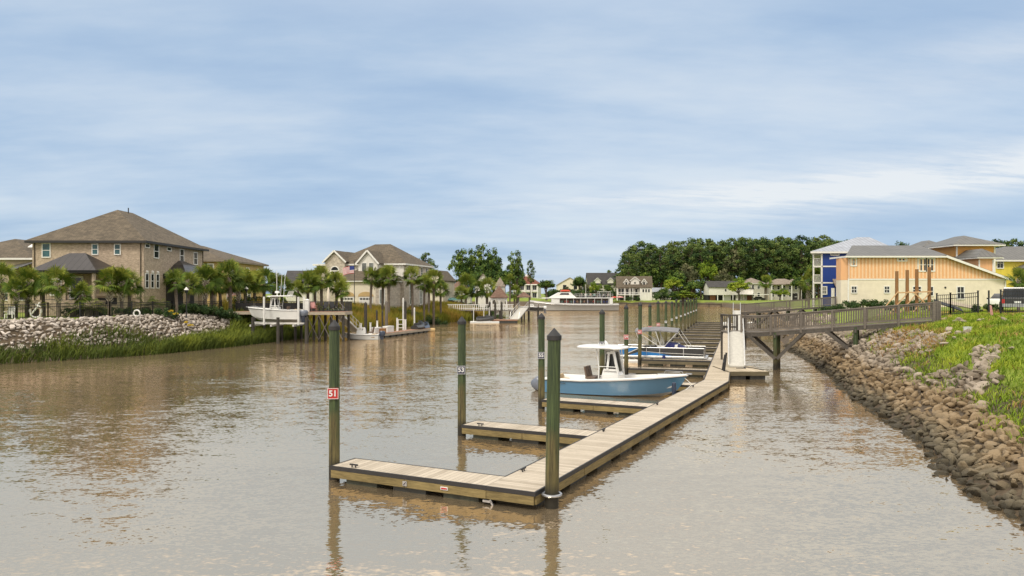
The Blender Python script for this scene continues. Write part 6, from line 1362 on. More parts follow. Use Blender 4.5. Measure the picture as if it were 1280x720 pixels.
def make_broad(h, w, seed, mat='leaf_oak', N=52, per=70, leaf=.5, base=.16, name='broadleaf_tree', lumpy=.55, tr_r=.3):
    global RNG; RNG = np.random.default_rng(seed)
    r = thing(name, 'x', 'tree'); tr = MB(); cs, rs = [], []
    tr.tube([(0,0,-.3),(RNG.normal()*.1,RNG.normal()*.1,h*.2),(RNG.normal()*.25,RNG.normal()*.25,h*.45),(0,0,h*.75)], [tr_r*1.3,tr_r,tr_r*.7,tr_r*.2], 8)
    lob = [(RNG.uniform(0,2*PI), RNG.uniform(.3,.85), RNG.uniform(.75,1.2)) for _ in range(6)]
    for i in range(N):
        d = rdir(1)[0]; d[2] = abs(d[2])*1.0-.25*RNG.random(); g = 1
        for la, lz, ls in lob: g += lumpy*(ls-1)*2*max(0, math.cos(math.atan2(d[1],d[0])-la))
        rad = (RNG.random()**.4)*g; c = np.array([d[0]*w/2*rad*.86, d[1]*w/2*rad*.86, h*(base+(1-base)*.48)+d[2]*h*(1-base)*.46*rad]); cs.append(c); rs.append(RNG.uniform(.11,.2)*min(w,h)*.8)
        if i % 4 == 0: limb(tr, (0,0,h*RNG.uniform(.25,.5)), c, .14*h/10, .03, .1, 5)
    tr.build('trunk', M['bark'], r, smooth=True)
    V, Q, T = leaf_cloud(cs, rs, per, leaf, .72, .3); mesh_np('crown', V, Q, M[mat], r, T); return r
def make_palm(h, seed, boots=True, spread=1.35, nf=27, name='palm_tree'):
    """sabal palm: trunk (with pale boots), fan fronds on stalks"""
    global RNG; RNG = np.random.default_rng(seed)
    r = thing(name, 'x', 'palm'); th = h-spread*.75; lean = RNG.normal(size=2)*.12
    tr = MB(); zs = np.linspace(-.3, th, 9); tr.tube([(lean[0]*(z/th)**2, lean[1]*(z/th)**2, z) for z in zs], [.2,.17,.16,.155,.155,.16,.165,.17,.13], 9); t_ = tr.build('trunk', M['palm_bark'], r, smooth=True)
    if boots:
        bt = MB()
        for i in range(46):
            f = .42+.56*i/46; z = th*f; a = i*2.4; c = Vector((lean[0]*f*f, lean[1]*f*f, z)); d = Vector((math.cos(a), math.sin(a), 0))
            bt.bar(c+d*.13, c+d*.3+Vector((0,0,.3)), .11, .045)
        bt.build('boots', M['palm_boots'], r)
    Vs, Qs, T = [], [], []; top = np.array([lean[0], lean[1], th])
    for k in range(nf):
        a = k*2.39996+RNG.normal()*.2; el = math.radians(lerp(85,-62,(k/nf)**.95)+RNG.normal()*8); L = spread*RNG.uniform(.62,.85)*(1 if el > -.5 else .8)
        d = np.array([math.cos(a)*math.cos(el), math.sin(a)*math.cos(el), math.sin(el)]); hub = top+d*L*.75; side = np.array([-math.sin(a), math.cos(a), 0]); up = np.cross(d, side); up = up if up[2] > 0 else -up; tw_ = RNG.normal()*.75; side, up = side*math.cos(tw_)+up*math.sin(tw_), up*math.cos(tw_)-side*math.sin(tw_)
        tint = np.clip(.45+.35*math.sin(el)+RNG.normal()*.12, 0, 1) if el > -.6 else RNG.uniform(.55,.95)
        # stalk
        w = .018; q = [top+side*w, top-side*w, hub-side*w, hub+side*w]; o = sum(len(x) for x in Vs); Vs.append(np.array(q)); Qs.append(np.array([[o,o+1,o+2,o+3]])); T += [tint]*4
        nl = 17
        for j in range(nl):
            b = (j/(nl-1)-.5)*math.radians(235); ld = d*math.cos(b)+side*math.sin(b)+up*.14*math.cos(b*1.5); ld /= np.linalg.norm(ld); ll = L*RNG.uniform(.66,.9)*(.75+.25*math.cos(b)); sw = np.cross(ld, up); sw /= np.linalg.norm(sw)+1e-6; lw = .062
            m1 = hub+ld*ll*.55; e1 = hub+ld*ll-np.array([0,0,ll*.2])
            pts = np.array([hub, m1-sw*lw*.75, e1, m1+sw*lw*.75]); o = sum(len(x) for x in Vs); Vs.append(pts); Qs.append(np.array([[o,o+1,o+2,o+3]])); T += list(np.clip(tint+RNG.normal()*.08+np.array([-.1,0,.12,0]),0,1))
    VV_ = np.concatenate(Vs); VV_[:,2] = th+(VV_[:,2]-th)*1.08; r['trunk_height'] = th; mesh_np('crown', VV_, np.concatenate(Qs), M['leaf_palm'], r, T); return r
def make_cycad(seed, nf=30, L=1.6, h=.6, name='palm_shrub'):
    """low feather palm: arching fronds with leaflets"""
    global RNG; RNG = np.random.default_rng(seed); r = thing(name, 'x', 'palm'); tr = MB(); tr.cyl((0,0,-.3),(0,0,h),.3,.22,9); tr.build('trunk', M['bark'], r)
    Vs, Qs, T = [], [], []; o = 0
    for k in range(nf):
        a = k*2.39996; el = math.radians(RNG.uniform(15,75)); ax = np.array([math.cos(a),math.sin(a),0]); side = np.array([-math.sin(a),math.cos(a),0]); tint = RNG.uniform(.35,.9)
        n = 14
        for j in range(1,n):
            t = j/n; p = np.array([0,0,h])+ax*L*t*math.cos(el)*1.1+np.array([0,0,1])*(L*(math.sin(el)*t*1.3-.75*t*t))
            for s in (-1,1):
                w = .42*math.sin(PI*t*.9+.2); e = p+side*s*w+ax*w*.5-np.array([0,0,.12*w]); b = ax*.06
                Vs.append(np.array([p-b*.5,p+b*.5,e+b*.3,e-b*.3])); Qs.append(np.array([[o,o+1,o+2,o+3]])); o += 4; T += [tint]*4
    mesh_np('crown', np.concatenate(Vs), np.concatenate(Qs), M['leaf_palm'], r, T); return r
def make_shrub(seed, mat='leaf_shrub', N=14, leaf=.12, name='shrub'):
    global RNG; RNG = np.random.default_rng(seed); r = thing(name, 'x', 'shrub'); cs = [np.array([RNG.normal()*.32, RNG.normal()*.32, RNG.uniform(.15,.75)]) for _ in range(N)]
    st = MB()
    for i in range(5): limb(st, (0,0,-.2), cs[i], .04, .015, .1, 4)
    st.build('stem', M['bark'], r); V, Q, T = leaf_cloud(cs, [RNG.uniform(.2,.34) for _ in cs], 90, leaf, .8, .3); mesh_np('foliage', V, Q, M[mat], r, T); return r
def spread(protos, items, cat=None):
    """protos used once each at first, later copies; items = (proto index, (x,y,z), rz, scale, label, group)"""
    used = set(); made = []
    for pi, loc, rz, sc, lab, grp in items:
        p = protos[pi]
        if pi not in used: used.add(pi); o = p; o.location = loc; o.rotation_euler = (0,0,rz); o.scale = sc if isinstance(sc, tuple) else (sc,)*3; o['label'] = lab; o['group'] = grp
        else: o = copy_tree(p, loc, rz, lab, grp, sc)
        if grp is None and 'group' in o: del o['group']
        made.append(o)
    for i, p in enumerate(protos):
        if i not in used:
            for ch in list(p.children): bpy.data.objects.remove(ch)
            bpy.data.objects.remove(p)
    return made
R_ = random.Random(11)
# pines across the river on the right: heights follow the photograph's skyline
sky_x = [768,775,785,800,812,828,845,862,880,900,920,940,955,975,990,1010,1025,1050]; sky_y = [345,332,312,303,301,307,302,297,301,299,296,294,298,293,296,297,295,298]
pines = [make_pine(22, 100+i) for i in range(5)]
items = []; px = 769; i = 0
while px < 1052:
    for row in range(2):
        Y = (335 if row == 0 else 368)+R_.uniform(-10,10); x = px+R_.uniform(-4,4)+row*5; top = np.interp(x, sky_x, sky_y)+R_.uniform(-1,6)+(5 if row == 0 else 0)
        H = ZZ(top, Y)-2.8; s = max(.3, H/22)
        edge = 'at the left end of' if px < 800 else 'in the middle of' if px < 940 else 'at the right end of'
        items.append((R_.randrange(5), (XY(x,Y),Y,2.6), R_.uniform(0,6), (s*R_.uniform(1.0,1.25),s*1.1,s), 'tall dark pine standing %s the wood across the river' % edge, 'pines %s the wood across the river' % edge))
    px += 9.5 if px < 830 else 8.5
for px, top, Y in ((757,347,420),(762,338,410),(748,352,420)): items.append((R_.randrange(5), (XY(px,Y),Y,2.6), 1.0, (.6,.6,(ZZ(top,Y)-2.6)/22), 'thin far pine left of the dormer house roof', 'thin pines left of the dormer house'))
for px, top, Y in ((1062,301,300),(1247,301,210),(1258,303,215),(1270,300,220),(1282,303,220),(1235,306,230),(1127,304,230)): items.append((R_.randrange(5), (XY(px,Y),Y,2.6), px, (.85,.85,(ZZ(top,Y)-2.6)/22), 'dark treetop rising behind the %s' % ('yellow house' if px > 1200 else 'blue and orange house roofs'), 'pines behind the %s' % ('yellow house' if px > 1200 else 'blue and orange houses')))
items.append((1,(XY(533,165),165,2.4),.5,(.5,.5,(ZZ(317.5,165)-2.4)/22),'dark pine rising just right of the stone house roof',None))
items.append((2,(XY(663,300),300,2.4),.5,(.45,.45,(ZZ(326,300)-2.4)/22),'slim ragged pine left of the red-brown hip roof',None))
spread(pines, items)
# broadleaf trees
br = [make_broad(10, 9, 200), make_broad(10, 8, 201), make_broad(10, 8.5, 202), make_broad(10, 9, 203, 'leaf_lime', 46), make_broad(10, 8, 204, 'leaf_olive', 46), make_broad(10, 4.5, 205, 'leaf_oak', 40, 60, .5, .05), make_broad(10, 6.5, 206, 'leaf_oak', 64, 64, .42, .06, lumpy=.9)]
items = []
def T(pi, px, base_z, Y, top, wpx, lab, grp=None, rz=None):
    h = ZZ(top, Y)-base_z; w = wpx/F*Y*(1.35 if pi == 6 else 1.15); w0 = (9,8,8.5,9,8,4.5,6.5)[pi]
    items.append((pi, (XY(px,Y),Y,base_z), R_.uniform(0,6) if rz is None else rz, (w/w0, w/w0, h/10), lab, grp))
T(6,579,2.3,228,312,22,'tall ragged dark tree at the left of the tree cluster behind the gazebo'); T(6,588,2.3,235,312,20,'ragged dark tree, second from left in the cluster behind the gazebo'); T(6,605,2.3,230,306,22,'tallest light-topped tree in the cluster behind the gazebo'); T(6,618,2.3,238,311,20,'ragged tree right of the tallest in the cluster behind the gazebo'); T(6,646,2.3,232,314,17,'narrow ragged tree near the hip roof, right end of the cluster')
T(0,598,2.3,220,334,34,'dark round tree filling the cluster left of the cupola tower'); T(1,630,2.3,222,330,40,'dark spreading tree directly behind the cupola tower'); T(2,572,2.3,226,346,30,'dark low tree at the cluster\'s left foot'); T(1,648,2.3,240,338,24,'dark tree touching the left end of the red-brown roof'); T(0,556,2.3,210,352,22,'low dark tree between stone house annex and cluster'); T(2,612,2.3,226,322,28,'dark middle tree under the tallest of the cluster')
T(1,683,2.4,300,345,26,'rounded dark tree right of the red-brown hip roofed house'); T(0,724,2.4,330,341,26,'dark tree behind the tour boat\'s red canopy'); T(4,733,2.4,325,354,18,'olive small tree behind the tour boat\'s stern'); T(3,745,2.4,310,351,14,'small bright green tree left of the dormer house'); T(1,760,2.4,306,352,16,'dark round bush-like tree touching the dormer house\'s left wall'); T(4,709,2.4,330,357,16,'olive low tree behind the tour boat\'s wheelhouse')
T(1,830,2.2,300,357,20,'dark round tree right of the dormer house'); T(0,848,2.2,312,335,26,'dark tree behind the bright waterside bush'); T(4,858,2.2,318,326,30,'tall yellowish-green tree left of the boathouse'); T(0,868,2.2,303,347,34,'broad dark green tree at the left of the boathouse'); T(3,884,2.2,322,320,26,'bright tree against the pines above the boathouse'); T(1,880,2.2,306,345,26,'dark tree hugging the boathouse\'s left end'); T(3,912,2.2,318,341,36,'yellow-green tree behind the boathouse roof'); T(3,924,2.2,285,348,30,'lime green tree in front of the boathouse'); T(4,917,2.2,325,306,34,'tall grey-green feathery tree above the boathouse'); T(1,895,2.2,330,335,30,'dark tree behind the boathouse roof'); T(0,965,2.4,322,338,26,'dark tree between the two grey houses'); T(3,975,2.2,283,360,20,'bright shrubby tree on the far lawn before the wide grey house'); T(1,1000,2.4,300,340,28,'dark tree right of the wide grey house'); T(4,1008,2.4,250,348,18,'olive tree just left of the blue house'); T(0,945,2.4,328,330,30,'dark tree behind the half hidden grey house'); T(1,838,2.2,330,330,34,'deep green tree under the pines right of the low shed'); T(2,985,2.4,335,330,34,'deep green tree under the pines above the wide grey house')
T(3,843,2.3,305,344,26,'mid green tree left of the weeping waterside bush'); T(4,905,2.3,316,333,26,'olive tree just above the boathouse ridge'); T(3,948,2.3,320,350,20,'bright tree between the boathouse and the half hidden grey house'); T(2,1018,2.4,290,325,24,'mid green tree against the blue house\'s balconies'); T(3,808,2.3,322,352,16,'bright small tree behind the low white shed')
T(5,855,1.6,281,362,28,'bright green weeping bush on the far bulkhead'); T(5,868,1.9,283,368,12,'small green bush beside the weeping bush')
T(0,800,2.4,330,334,40,'dense dark tree directly above the dormer house roof'); T(2,822,2.4,332,330,34,'dense dark tree above the low white shed'); T(0,783,2.4,338,330,22,'dark tree behind the dormer house\'s left gable')
for k in br[5].children:
    if k.name.startswith('crown'): k.data.materials[0] = M['leaf_lime']
spread(br, items)
# palms
pal = [make_palm(5.6, 300), make_palm(5.6, 301, False), make_palm(5.6, 302), make_palm(5.6, 303, False, 1.45, 32)]
items = []; PH = []
def PM(pi, px, Y, crown, lab, grp=None, k=1.0):
    x = XY(px,Y); z = land1(x,Y)-.05; h = ZZ(crown, Y)-z+.9
    items.append((pi, (x,Y,z), px*1.7, .92*k, lab, grp)); PH.append(max(1.2, (h-.95*k)/(.92*k)))
near_g = 'palms along the left bank'
for a in ((0,3,66,346,'palm with pale boots at the photo\'s left edge',1.15),(2,20,65,362,'low palm with pale boots behind the white patio chair',.95),(0,34,66,350,'palm with pale cross-hatched trunk left of the porch',1.15),(1,55,68,357,'dense dark palm between two pale trunked palms',1.0),(2,73.5,66,350,'palm with pale cross-hatched trunk before the brick porch',1.2),(1,103,68,368,'low yellowish palm under the porch roof corner',1.0),(2,137,68,350,'palm with pale boots in front of the outdoor hearth',1.15),(0,152,69,349,'palm with pale boots right of the outdoor hearth',1.15),(3,162,70,356,'bushy dark palm before the brick house corner',1.0),
    (1,221,72,352,'yellowing palm under the black bell roof',1.0),(3,236,75,356,'green palm behind the lantern post',1.0),(0,256,77,346,'tall palm right of the bell roof',1.3),(3,264,79,352,'full palm left of the yellow house window',1.2),(1,276,80,356,'palm in front of the yellow house\'s lower windows',1.1),(3,288,80,342,'tallest palm before the yellow house',1.35),(0,298,82,352,'palm close right of the tallest palm before the yellow house',1.1),(3,307,84,352,'palm at the right corner of the yellow house',1.2),(1,318,86,352,'palm directly above the lifted boat\'s bow',1.15),(3,330,88,350,'palm above the lifted boat\'s console',1.25),(1,341,90,354,'palm left of the white flag staff',1.1),(3,352,92,358,'low palm behind the lifted boat\'s top',1.1),
    (1,371,94,362,'low palm before the small white house',1.0),(3,385,98,352,'palm left of the closed cream umbrella',1.3),(1,394,100,350,'tall palm left of the closed cream umbrella',1.25),(3,402,100,346,'tallest palm near the closed cream umbrella',1.35),(3,421,102,353,'dense palm right of the closed cream umbrella',1.3),(1,428,100,361,'low palm left of the tall flagpole',1.2),
    (1,463,108,345,'slim palm in front of the garage doors',1.25),(3,478,110,347,'palm in front of the stone house\'s right garage',1.3),(1,486,109,343,'tall palm at the stone house corner',1.45),(1,516,112,344,'tall palm before the stone house\'s right wall',1.35),(1,530,115,354,'palm at the stone house\'s far right corner',1.15),(3,542,117,348,'full palm right of the stone house',1.35),(1,536,121,358,'low palm between two palms right of the stone house',1.1),(3,551,124,361,'bushy palm at the left of the teal umbrella',1.2),
    (3,582,150,352,'tall palm right of the teal umbrella',1.7),(3,596,152,360,'yellowish round palm behind the gazebo pier',1.5),(3,609,152,357,'dark round palm left of the gazebo',1.8),(1,637,155,350,'thin tall palm right of the gazebo',1.2),(1,643,160,364,'low palm behind the small pavilion',1.4),(3,577,146,366,'low palm in front of the teal umbrella',1.2)): PM(*a[:5], near_g, a[5])
for px, Y, cr, lab, k in ((1273,58,352,'stocky palm before the yellow house balcony',.8),(1017,118,345,'palm in front of the blue house balconies',1.3),(1011,122,350,'bushy palm left of the blue house',1.4)): PM(2 if px>1200 else 0, px, Y, cr, lab, 'palms on the right bank', k)
items.append((1,(XY(957,300),300,2.2),0,2.2,'palm between the two grey houses',None)); PH.append(3.2)
for o, hl in zip(spread(pal, items), PH):
    t0 = o['trunk_height']
    for ch in o.children:
        if ch.name.startswith('crown'): ch.location.z = hl-t0
        else: ch.scale.z = hl/t0
    del o['trunk_height']
cy = [make_cycad(320), make_cycad(321, 26, 1.4)]; items = []
for i, (px, Y, s, lab) in enumerate(((112,66,1.0,'low feather palm under the porch roof'),(182,70,1.25,'arching pale green feather palm before the triple windows'),(197,72,1.0,'feather palm right of the triple windows'),(120,66.5,.8,'small feather palm left of the hearth'),(13,64,.9,'feather palm behind the white chair'),(44,66,1.0,'feather palm between pale palm trunks'),(92,67,.9,'feather palm before the white porch door'))):
    x = XY(px,Y); items.append((i%2, (x,Y,land1(x,Y)), i*1.3, s*1.15, lab, 'low feather palms on the left bank'))
spread(cy, items)
sh = [make_shrub(340), make_shrub(341), make_shrub(342, 'leaf_lime')]; items = []; i = 0
def SB(px, Y, s, lab, grp, pi=None, zs=1):
    global i; x = XY(px,Y); items.append((i % 2 if pi is None else pi, (x,Y,land1(x,Y)-.03), i*1.1, (s,s,s*zs), lab, grp)); i += 1
for px, s in ((1034,1.0),(1042,.9),(1049,1.0),(1062,1.3),(1073,1.0),(1086,1.2),(1096,1.1)): SB(px,85.5,s*1.15,'low round shrub at the foot of the orange house','shrubs at the foot of the orange house')
for px in (1121,1140,1158): SB(px,66,1.2,'dark shrub behind the new brown posts','shrubs behind the brown posts')
for px, l in ((1221.5,'ball shaped shrub at the right end of the iron fence'),(1238,'ball shaped shrub beside the lone gate post')): SB(px,54,.75,l,None)
for px in range(228,300,8): SB(px,73+.06*(px-228),1.3,'dark clipped shrub behind the left iron fence','dark shrubs behind the left iron fence')
for px in range(88,215,14): SB(px,69,1.0,'dark low shrub among the left bank palms','low shrubs among the left palms')
for px in range(425,560,9): SB(px,112+.05*(px-425),1.7,'dark hedge bush in front of the stone house','hedge bushes before the stone house')
for px in range(300,425,9): SB(px,85+.1*(px-300),1.9,'dark bush behind the left pier railing','bushes behind the left pier',zs=1.1)
for px in range(560,640,10): SB(px,150,2.2,'dark bush behind the gazebo pier','bushes behind the gazebo pier')
for px in range(690,770,9): SB(px,322,6,'bush on the shore behind the tour boat','bushes behind the tour boat',zs=.8)
for px in range(820,845,8): SB(px,297,4,'bush right of the dormer house','bushes right of the dormer house')
for px, l in ((787,'a'),(797,'b')): SB(px,292,2.0,'low flowering bush before the dormer house','bushes before the dormer house')
spread(sh, items)
fl_ = [make_shrub(350, 'yellow_flower', 7, .1, 'flower_bush')] if 'yellow_flower' in M else []
items = [(0,(XY(px,69),69,land1(XY(px,69),69)+.55),px,(.45,.45,.4),'bunch of yellow flowers near the lantern post','yellow flowers near the lantern post') for px in (213,219,232.5,237.5)]
spread(fl_, items)

# grasses
def blades(name, P, Z, hmin, hmax, w, mat, label, cat, lean=.35, wind=(0,0), tint=None, parent=None):
    n_ = len(P); a = RNG.uniform(0,2*PI,n_); h = RNG.uniform(hmin,hmax,n_)*1.0; L = RNG.normal(size=(n_,2))*lean*h[:,None]+np.array(wind)*h[:,None]
    b = np.column_stack([P, Z-.03]); s = np.column_stack([np.cos(a),np.sin(a),np.zeros(n_)])*w*RNG.uniform(.6,1.3,(n_,1))
    m_ = b+np.column_stack([L*.4, h*.6]); t_ = b+np.column_stack([L, h*(1-.25*np.minimum(1,np.hypot(*L.T)/np.maximum(h,.01)))])
    V = np.stack([b-s*.5, b+s*.5, m_+s*.42, m_-s*.42, t_+s*.08, t_-s*.08], 1).reshape(-1,3); o = np.arange(n_)[:,None]*6
    Q = np.concatenate([o+np.array([[0,1,2,3]]), o+np.array([[3,2,4,5]])], 1).reshape(-1,4)
    t = RNG.random(n_) if tint is None else tint
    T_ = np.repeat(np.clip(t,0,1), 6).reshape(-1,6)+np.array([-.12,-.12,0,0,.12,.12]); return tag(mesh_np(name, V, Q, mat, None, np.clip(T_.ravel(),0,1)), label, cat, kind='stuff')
def clump(x, y, s=1.0): return .5+.25*(np.sin(x*1.1*s+np.sin(y*.7*s)*1.5)+np.sin(y*1.4*s+np.sin(x*.9*s)))
def proj(P, Z): return np.column_stack([640+P[:,0]/P[:,1]*F, HZ+(CH-Z)/P[:,1]*F])
def inpoly(p, poly):
    r = np.zeros(len(p), bool); poly = np.array(poly, float)
    for i in range(len(poly)):
        a, b = poly[i], poly[(i+1) % len(poly)]; c = (a[1] > p[:,1]) != (b[1] > p[:,1]); r ^= c & (p[:,0] < a[0]+(p[:,1]-a[1])*(b[0]-a[0])/(b[1]-a[1]+1e-9))
    return r
def sample(n, x0, x1, y0, y1): return np.column_stack([RNG.uniform(x0,x1,n), RNG.uniform(y0,y1,n)])
RNG = np.random.default_rng(77)
# left marsh edge in front of the stones
P = sample(90000, -52, -20, 44, 84); Z, d = land(P); k = (d > -.5) & (d < 3.9+.7*np.sin(P[:,0]*.9)); P, Z = P[k], np.maximum(Z[k], -.05); c = clump(P[:,0],P[:,1],.8)
k = RNG.random(len(P)) < .35+.65*c; P, Z, c = P[k], Z[k], c[k]; far_ = np.clip((P[:,1]-58)/8,0,1)
blades('marsh_grass', P, Z, .5, 1.1, .05, M['reed_green'], 'swept green cordgrass between the creek and the white stones', 'marsh grass', .4, (.35,-.1), .2+.6*c*RNG.uniform(.7,1.1,len(P)))
P = sample(40000, -36, -20, 56, 82); Z, d = land(P); pr = proj(P, Z); k = (d > -.3) & (d < np.interp(pr[:,0], [200,225,285,300], [0,2.4,3.2,6.5])); P, Z = P[k], np.maximum(Z[k],0)
blades('marsh_grass', P, Z, .8, 1.5, .055, M['reed_green'], 'taller green marsh grass beside the boat lift', 'marsh grass', .3, (.2,0), .3+.5*clump(P[:,0],P[:,1])*RNG.uniform(.6,1.2,len(P)))
# far reed bed
P = sample(120000, -34, 4, 84, 150); Z, d = land(P); pr = proj(P, Z); k = (d > -.4) & (d < 11) & (pr[:,0] < 615); P, Z = P[k], np.maximum(Z[k],0); c = clump(P[:,0],P[:,1],.5)
hgt = 1.5
blades('reed_bed', P, Z, 1.2, 1.9, .075, M['reed'], 'tall yellow-green and rusty reeds behind the left float', 'reeds', .16, (.05,0), .15+.75*c*RNG.uniform(.65,1.15,len(P)))
# right bank
right_rock = [[(985,430),(1040,415),(1100,412),(1150,416),(1182,425),(1160,440),(1125,450),(1133,478),(1180,486),(1165,470),(1215,455),(1232,432),(1250,436),(1236,462),(1228,490),(1216,505),(1228,535),(1290,552),(1290,680),(940,470)]]
dry = [(1105,420),(1150,408),(1190,420),(1175,436),(1120,446),(1085,440)]
P = sample(420000, 11, 45, 15, 60); pr0 = proj(P, np.full(len(P), 2.0)); k = (pr0[:,0] < 1330); P = P[k]; Z, d = land(P); pr = proj(P, Z); k = (d > .7) & (pr[:,0] < 1310) & (pr[:,1] > 385); P, Z, d, pr = P[k], Z[k], d[k], pr[k]
isr = inpoly(pr+RNG.normal(size=pr.shape)*4, right_rock[0]); isd = inpoly(pr+RNG.normal(size=pr.shape)*3, dry)
c = clump(P[:,0],P[:,1],1.3); c2 = clump(P[:,0]+9,P[:,1]*1.3,3)
k = (~isr) & (RNG.random(len(P)) < .35+.65*c); flat = np.clip((P[k,1]-42)/4,0,1)
hs = np.where(flat > .5, .55, 1.0)
g1 = P[k]; z1 = Z[k]; near_ = flat < .5
blades('bank_grass', g1[near_], z1[near_], .1, .34, .028, M['lawn_blades'], 'long bright green grass growing over the right bank', 'grass', .5, (.15,-.1), .1+.5*c[k][near_]+.35*c2[k][near_])
blades('lawn_grass', g1[~near_], z1[~near_], .06, .17, .035, M['lawn_blades'], 'short mown green grass at the top of the right bank', 'grass', .4, (0,0), .25+.55*c[k][~near_])
k = (isd & (RNG.random(len(P)) < .8*c+.25)) | ((~isr) & (c2 > .8) & (c < .45) & (RNG.random(len(P)) < .4))
blades('dry_grass', P[k], Z[k], .12, .36, .03, M['dry_blades'], 'tan and rusty dry grass among the upper bank stones', 'grass', .6, (.2,-.1), .2+.7*c2[k])
# weeds among the right bank stones
P2_ = sample(60000, 12, 30, 15, 55); Z2, d2 = land(P2_); pr2 = proj(P2_, Z2); k = (d2 > 1.6) & inpoly(pr2, right_rock[0]) & (clump(P2_[:,0]*1.7,P2_[:,1]*1.9,1.1) > .74)
blades('weeds', P2_[k], Z2[k], .15, .5, .03, M['lawn_blades'], 'tufts of green weeds between the right bank stones', 'weeds', .5, (.1,0))

# rocks
def rock_mesh(seed, sub=2):
    rg = np.random.default_rng(seed); bm = bmesh.new(); bmesh.ops.create_icosphere(bm, subdivisions=sub, radius=1)
    pl = [(Vector(rdir(1)[0]), rg.uniform(.36,.66)) for _ in range(8)]
    for v in bm.verts:
        p = v.co.copy()
        for n_, d_ in pl:
            e = p.dot(n_)-d_
            if e > 0: p -= n_*e
        v.co = p*(1+rg.normal()*.012)
    bmesh.ops.scale(bm, vec=(rg.uniform(.85,1.2), rg.uniform(.6,.9), rg.uniform(.42,.7)), verts=bm.verts)
    me = bpy.data.meshes.new('rock'); bm.to_mesh(me); bm.free(); return me
def rock_mat(name, wetdark):
    m, n, b = nt(name); g = n.nodes.new('ShaderNodeNewGeometry'); s = n.nodes.new('ShaderNodeSeparateXYZ'); lk(n, g.outputs['Position'], s.inputs[0])
    f = noise(n, g.outputs['Position'], 3.2, 6, .65); f2 = noise(n, g.outputs['Position'], .9, 4, .6); oi = n.nodes.new('ShaderNodeObjectInfo')
    rnd = math_(n, 'ADD', math_(n, 'MULTIPLY', oi.outputs['Random'], .25), math_(n, 'MULTIPLY', g.outputs['Random Per Island'], .4))
    t = math_(n, 'ADD', math_(n, 'MULTIPLY', f, .5), rnd)
    if wetdark:
        lo = ramp(n, t, [(.2, (.045,.036,.02)), (.8, (.17,.138,.085))]); mid = ramp(n, t, [(.2, (.06,.04,.018)), (.5, (.165,.11,.052)), (.8, (.29,.21,.12))]); hi = ramp(n, t, [(.2, (.085,.067,.046)), (.55, (.225,.18,.13)), (.85, (.42,.35,.27))])
        zf = math_(n, 'ADD', s.outputs['Z'], math_(n, 'MULTIPLY', math_(n, 'SUBTRACT', f2, .5), .9))
        c_ = mixc(n, ramp(n, math_(n, 'DIVIDE', zf, 2.0), [(.16, (0,0,0)), (.36, (1,1,1))]), lo, mid); c_ = mixc(n, ramp(n, math_(n, 'DIVIDE', zf, 2.0), [(.56, (0,0,0)), (.74, (1,1,1))]), c_, hi)
        wt = ramp(n, s.outputs['Z'], [(.1, (1,1,1)), (.34, (0,0,0))]); c_ = mixc(n, math_(n, 'MULTIPLY', wt, .85), c_, (.028,.023,.012))
    else: c_ = ramp(n, t, [(.15, (.16,.13,.1)), (.45, (.4,.345,.285)), (.85, (.66,.59,.52))])
    lk(n, c_, b.inputs['Base Color']); b.inputs['Roughness'].default_value = .85; bump(n, b, f, .85, .13); return m
RNG = np.random.default_rng(5)
mr_, ml_ = rock_mat('bank_rock', True), rock_mat('pale_rip_rap', False)
def place_rocks(cand, mind, base, keep, mat, lab, grp, stuff_label, smin, smax, tilt=.5, flat=1.0):
    """poisson-like picking, largest on screen as individuals, the rest one mesh"""
    cell = {}; pick = []
    for p, z, pxl in zip(*cand):
        sc = smin+(smax-smin)*RNG.random()**1.6; kx, ky = int(p[0]/mind), int(p[1]/mind); ok = True
        for a in (-1,0,1):
            for b_ in (-1,0,1):
                for q_ in cell.get((kx+a,ky+b_), ()):
                    if (q_[0]-p[0])**2+(q_[1]-p[1])**2 < (mind*.9)**2: ok = False
        if ok: cell.setdefault((kx,ky), []).append(p); pick.append((sc/p[1], p[0], p[1], z, sc))
    pick.sort(reverse=True); ind = pick[:keep]; rest = pick[keep:]
    protos = [base[i] for i in range(len(base))]
    for me in protos: me.materials.clear(); me.materials.append(mat)
    for j, (s_, x, y, z, sc) in enumerate(ind):
        o = bpy.data.objects.new('rock', protos[j % len(protos)]); COL.objects.link(o); o.location = (x,y,z+.02); o.scale = (sc,)*3; o.rotation_euler = (RNG.normal()*tilt, RNG.normal()*tilt, RNG.uniform(0,6.28)); tag(o, lab(x,y,z,sc), 'rock', lab(x,y,z,sc)+' (many alike)')
    Vs, Fs, o_ = [], [], 0
    arr = []
    for me in protos:
        v = np.empty(len(me.vertices)*3, np.float32); me.vertices.foreach_get('co', v); f_ = np.empty(len(me.polygons)*3, np.int32); me.loops.foreach_get('vertex_index', f_); arr.append((v.reshape(-1,3), f_.reshape(-1,3)))
    from mathutils import Euler
    for j, (s_, x, y, z, sc) in enumerate(rest):
        v, f_ = arr[j % len(arr)]; R = np.array(Euler((RNG.normal()*tilt, RNG.normal()*tilt, RNG.uniform(0,6.28))).to_matrix()); Vs.append((v*sc)@R.T+np.array([x,y,z+.02])); Fs.append(f_+o_); o_ += len(v)
    if Vs: tag(mesh_np('rocks', np.concatenate(Vs), np.concatenate(Fs), mat), stuff_label, 'rocks', kind='stuff')
    print('rocks', len(ind), len(rest))
base = [rock_mesh(500+i) for i in range(9)]; base_l = [rock_mesh(600+i, 1) for i in range(8)]
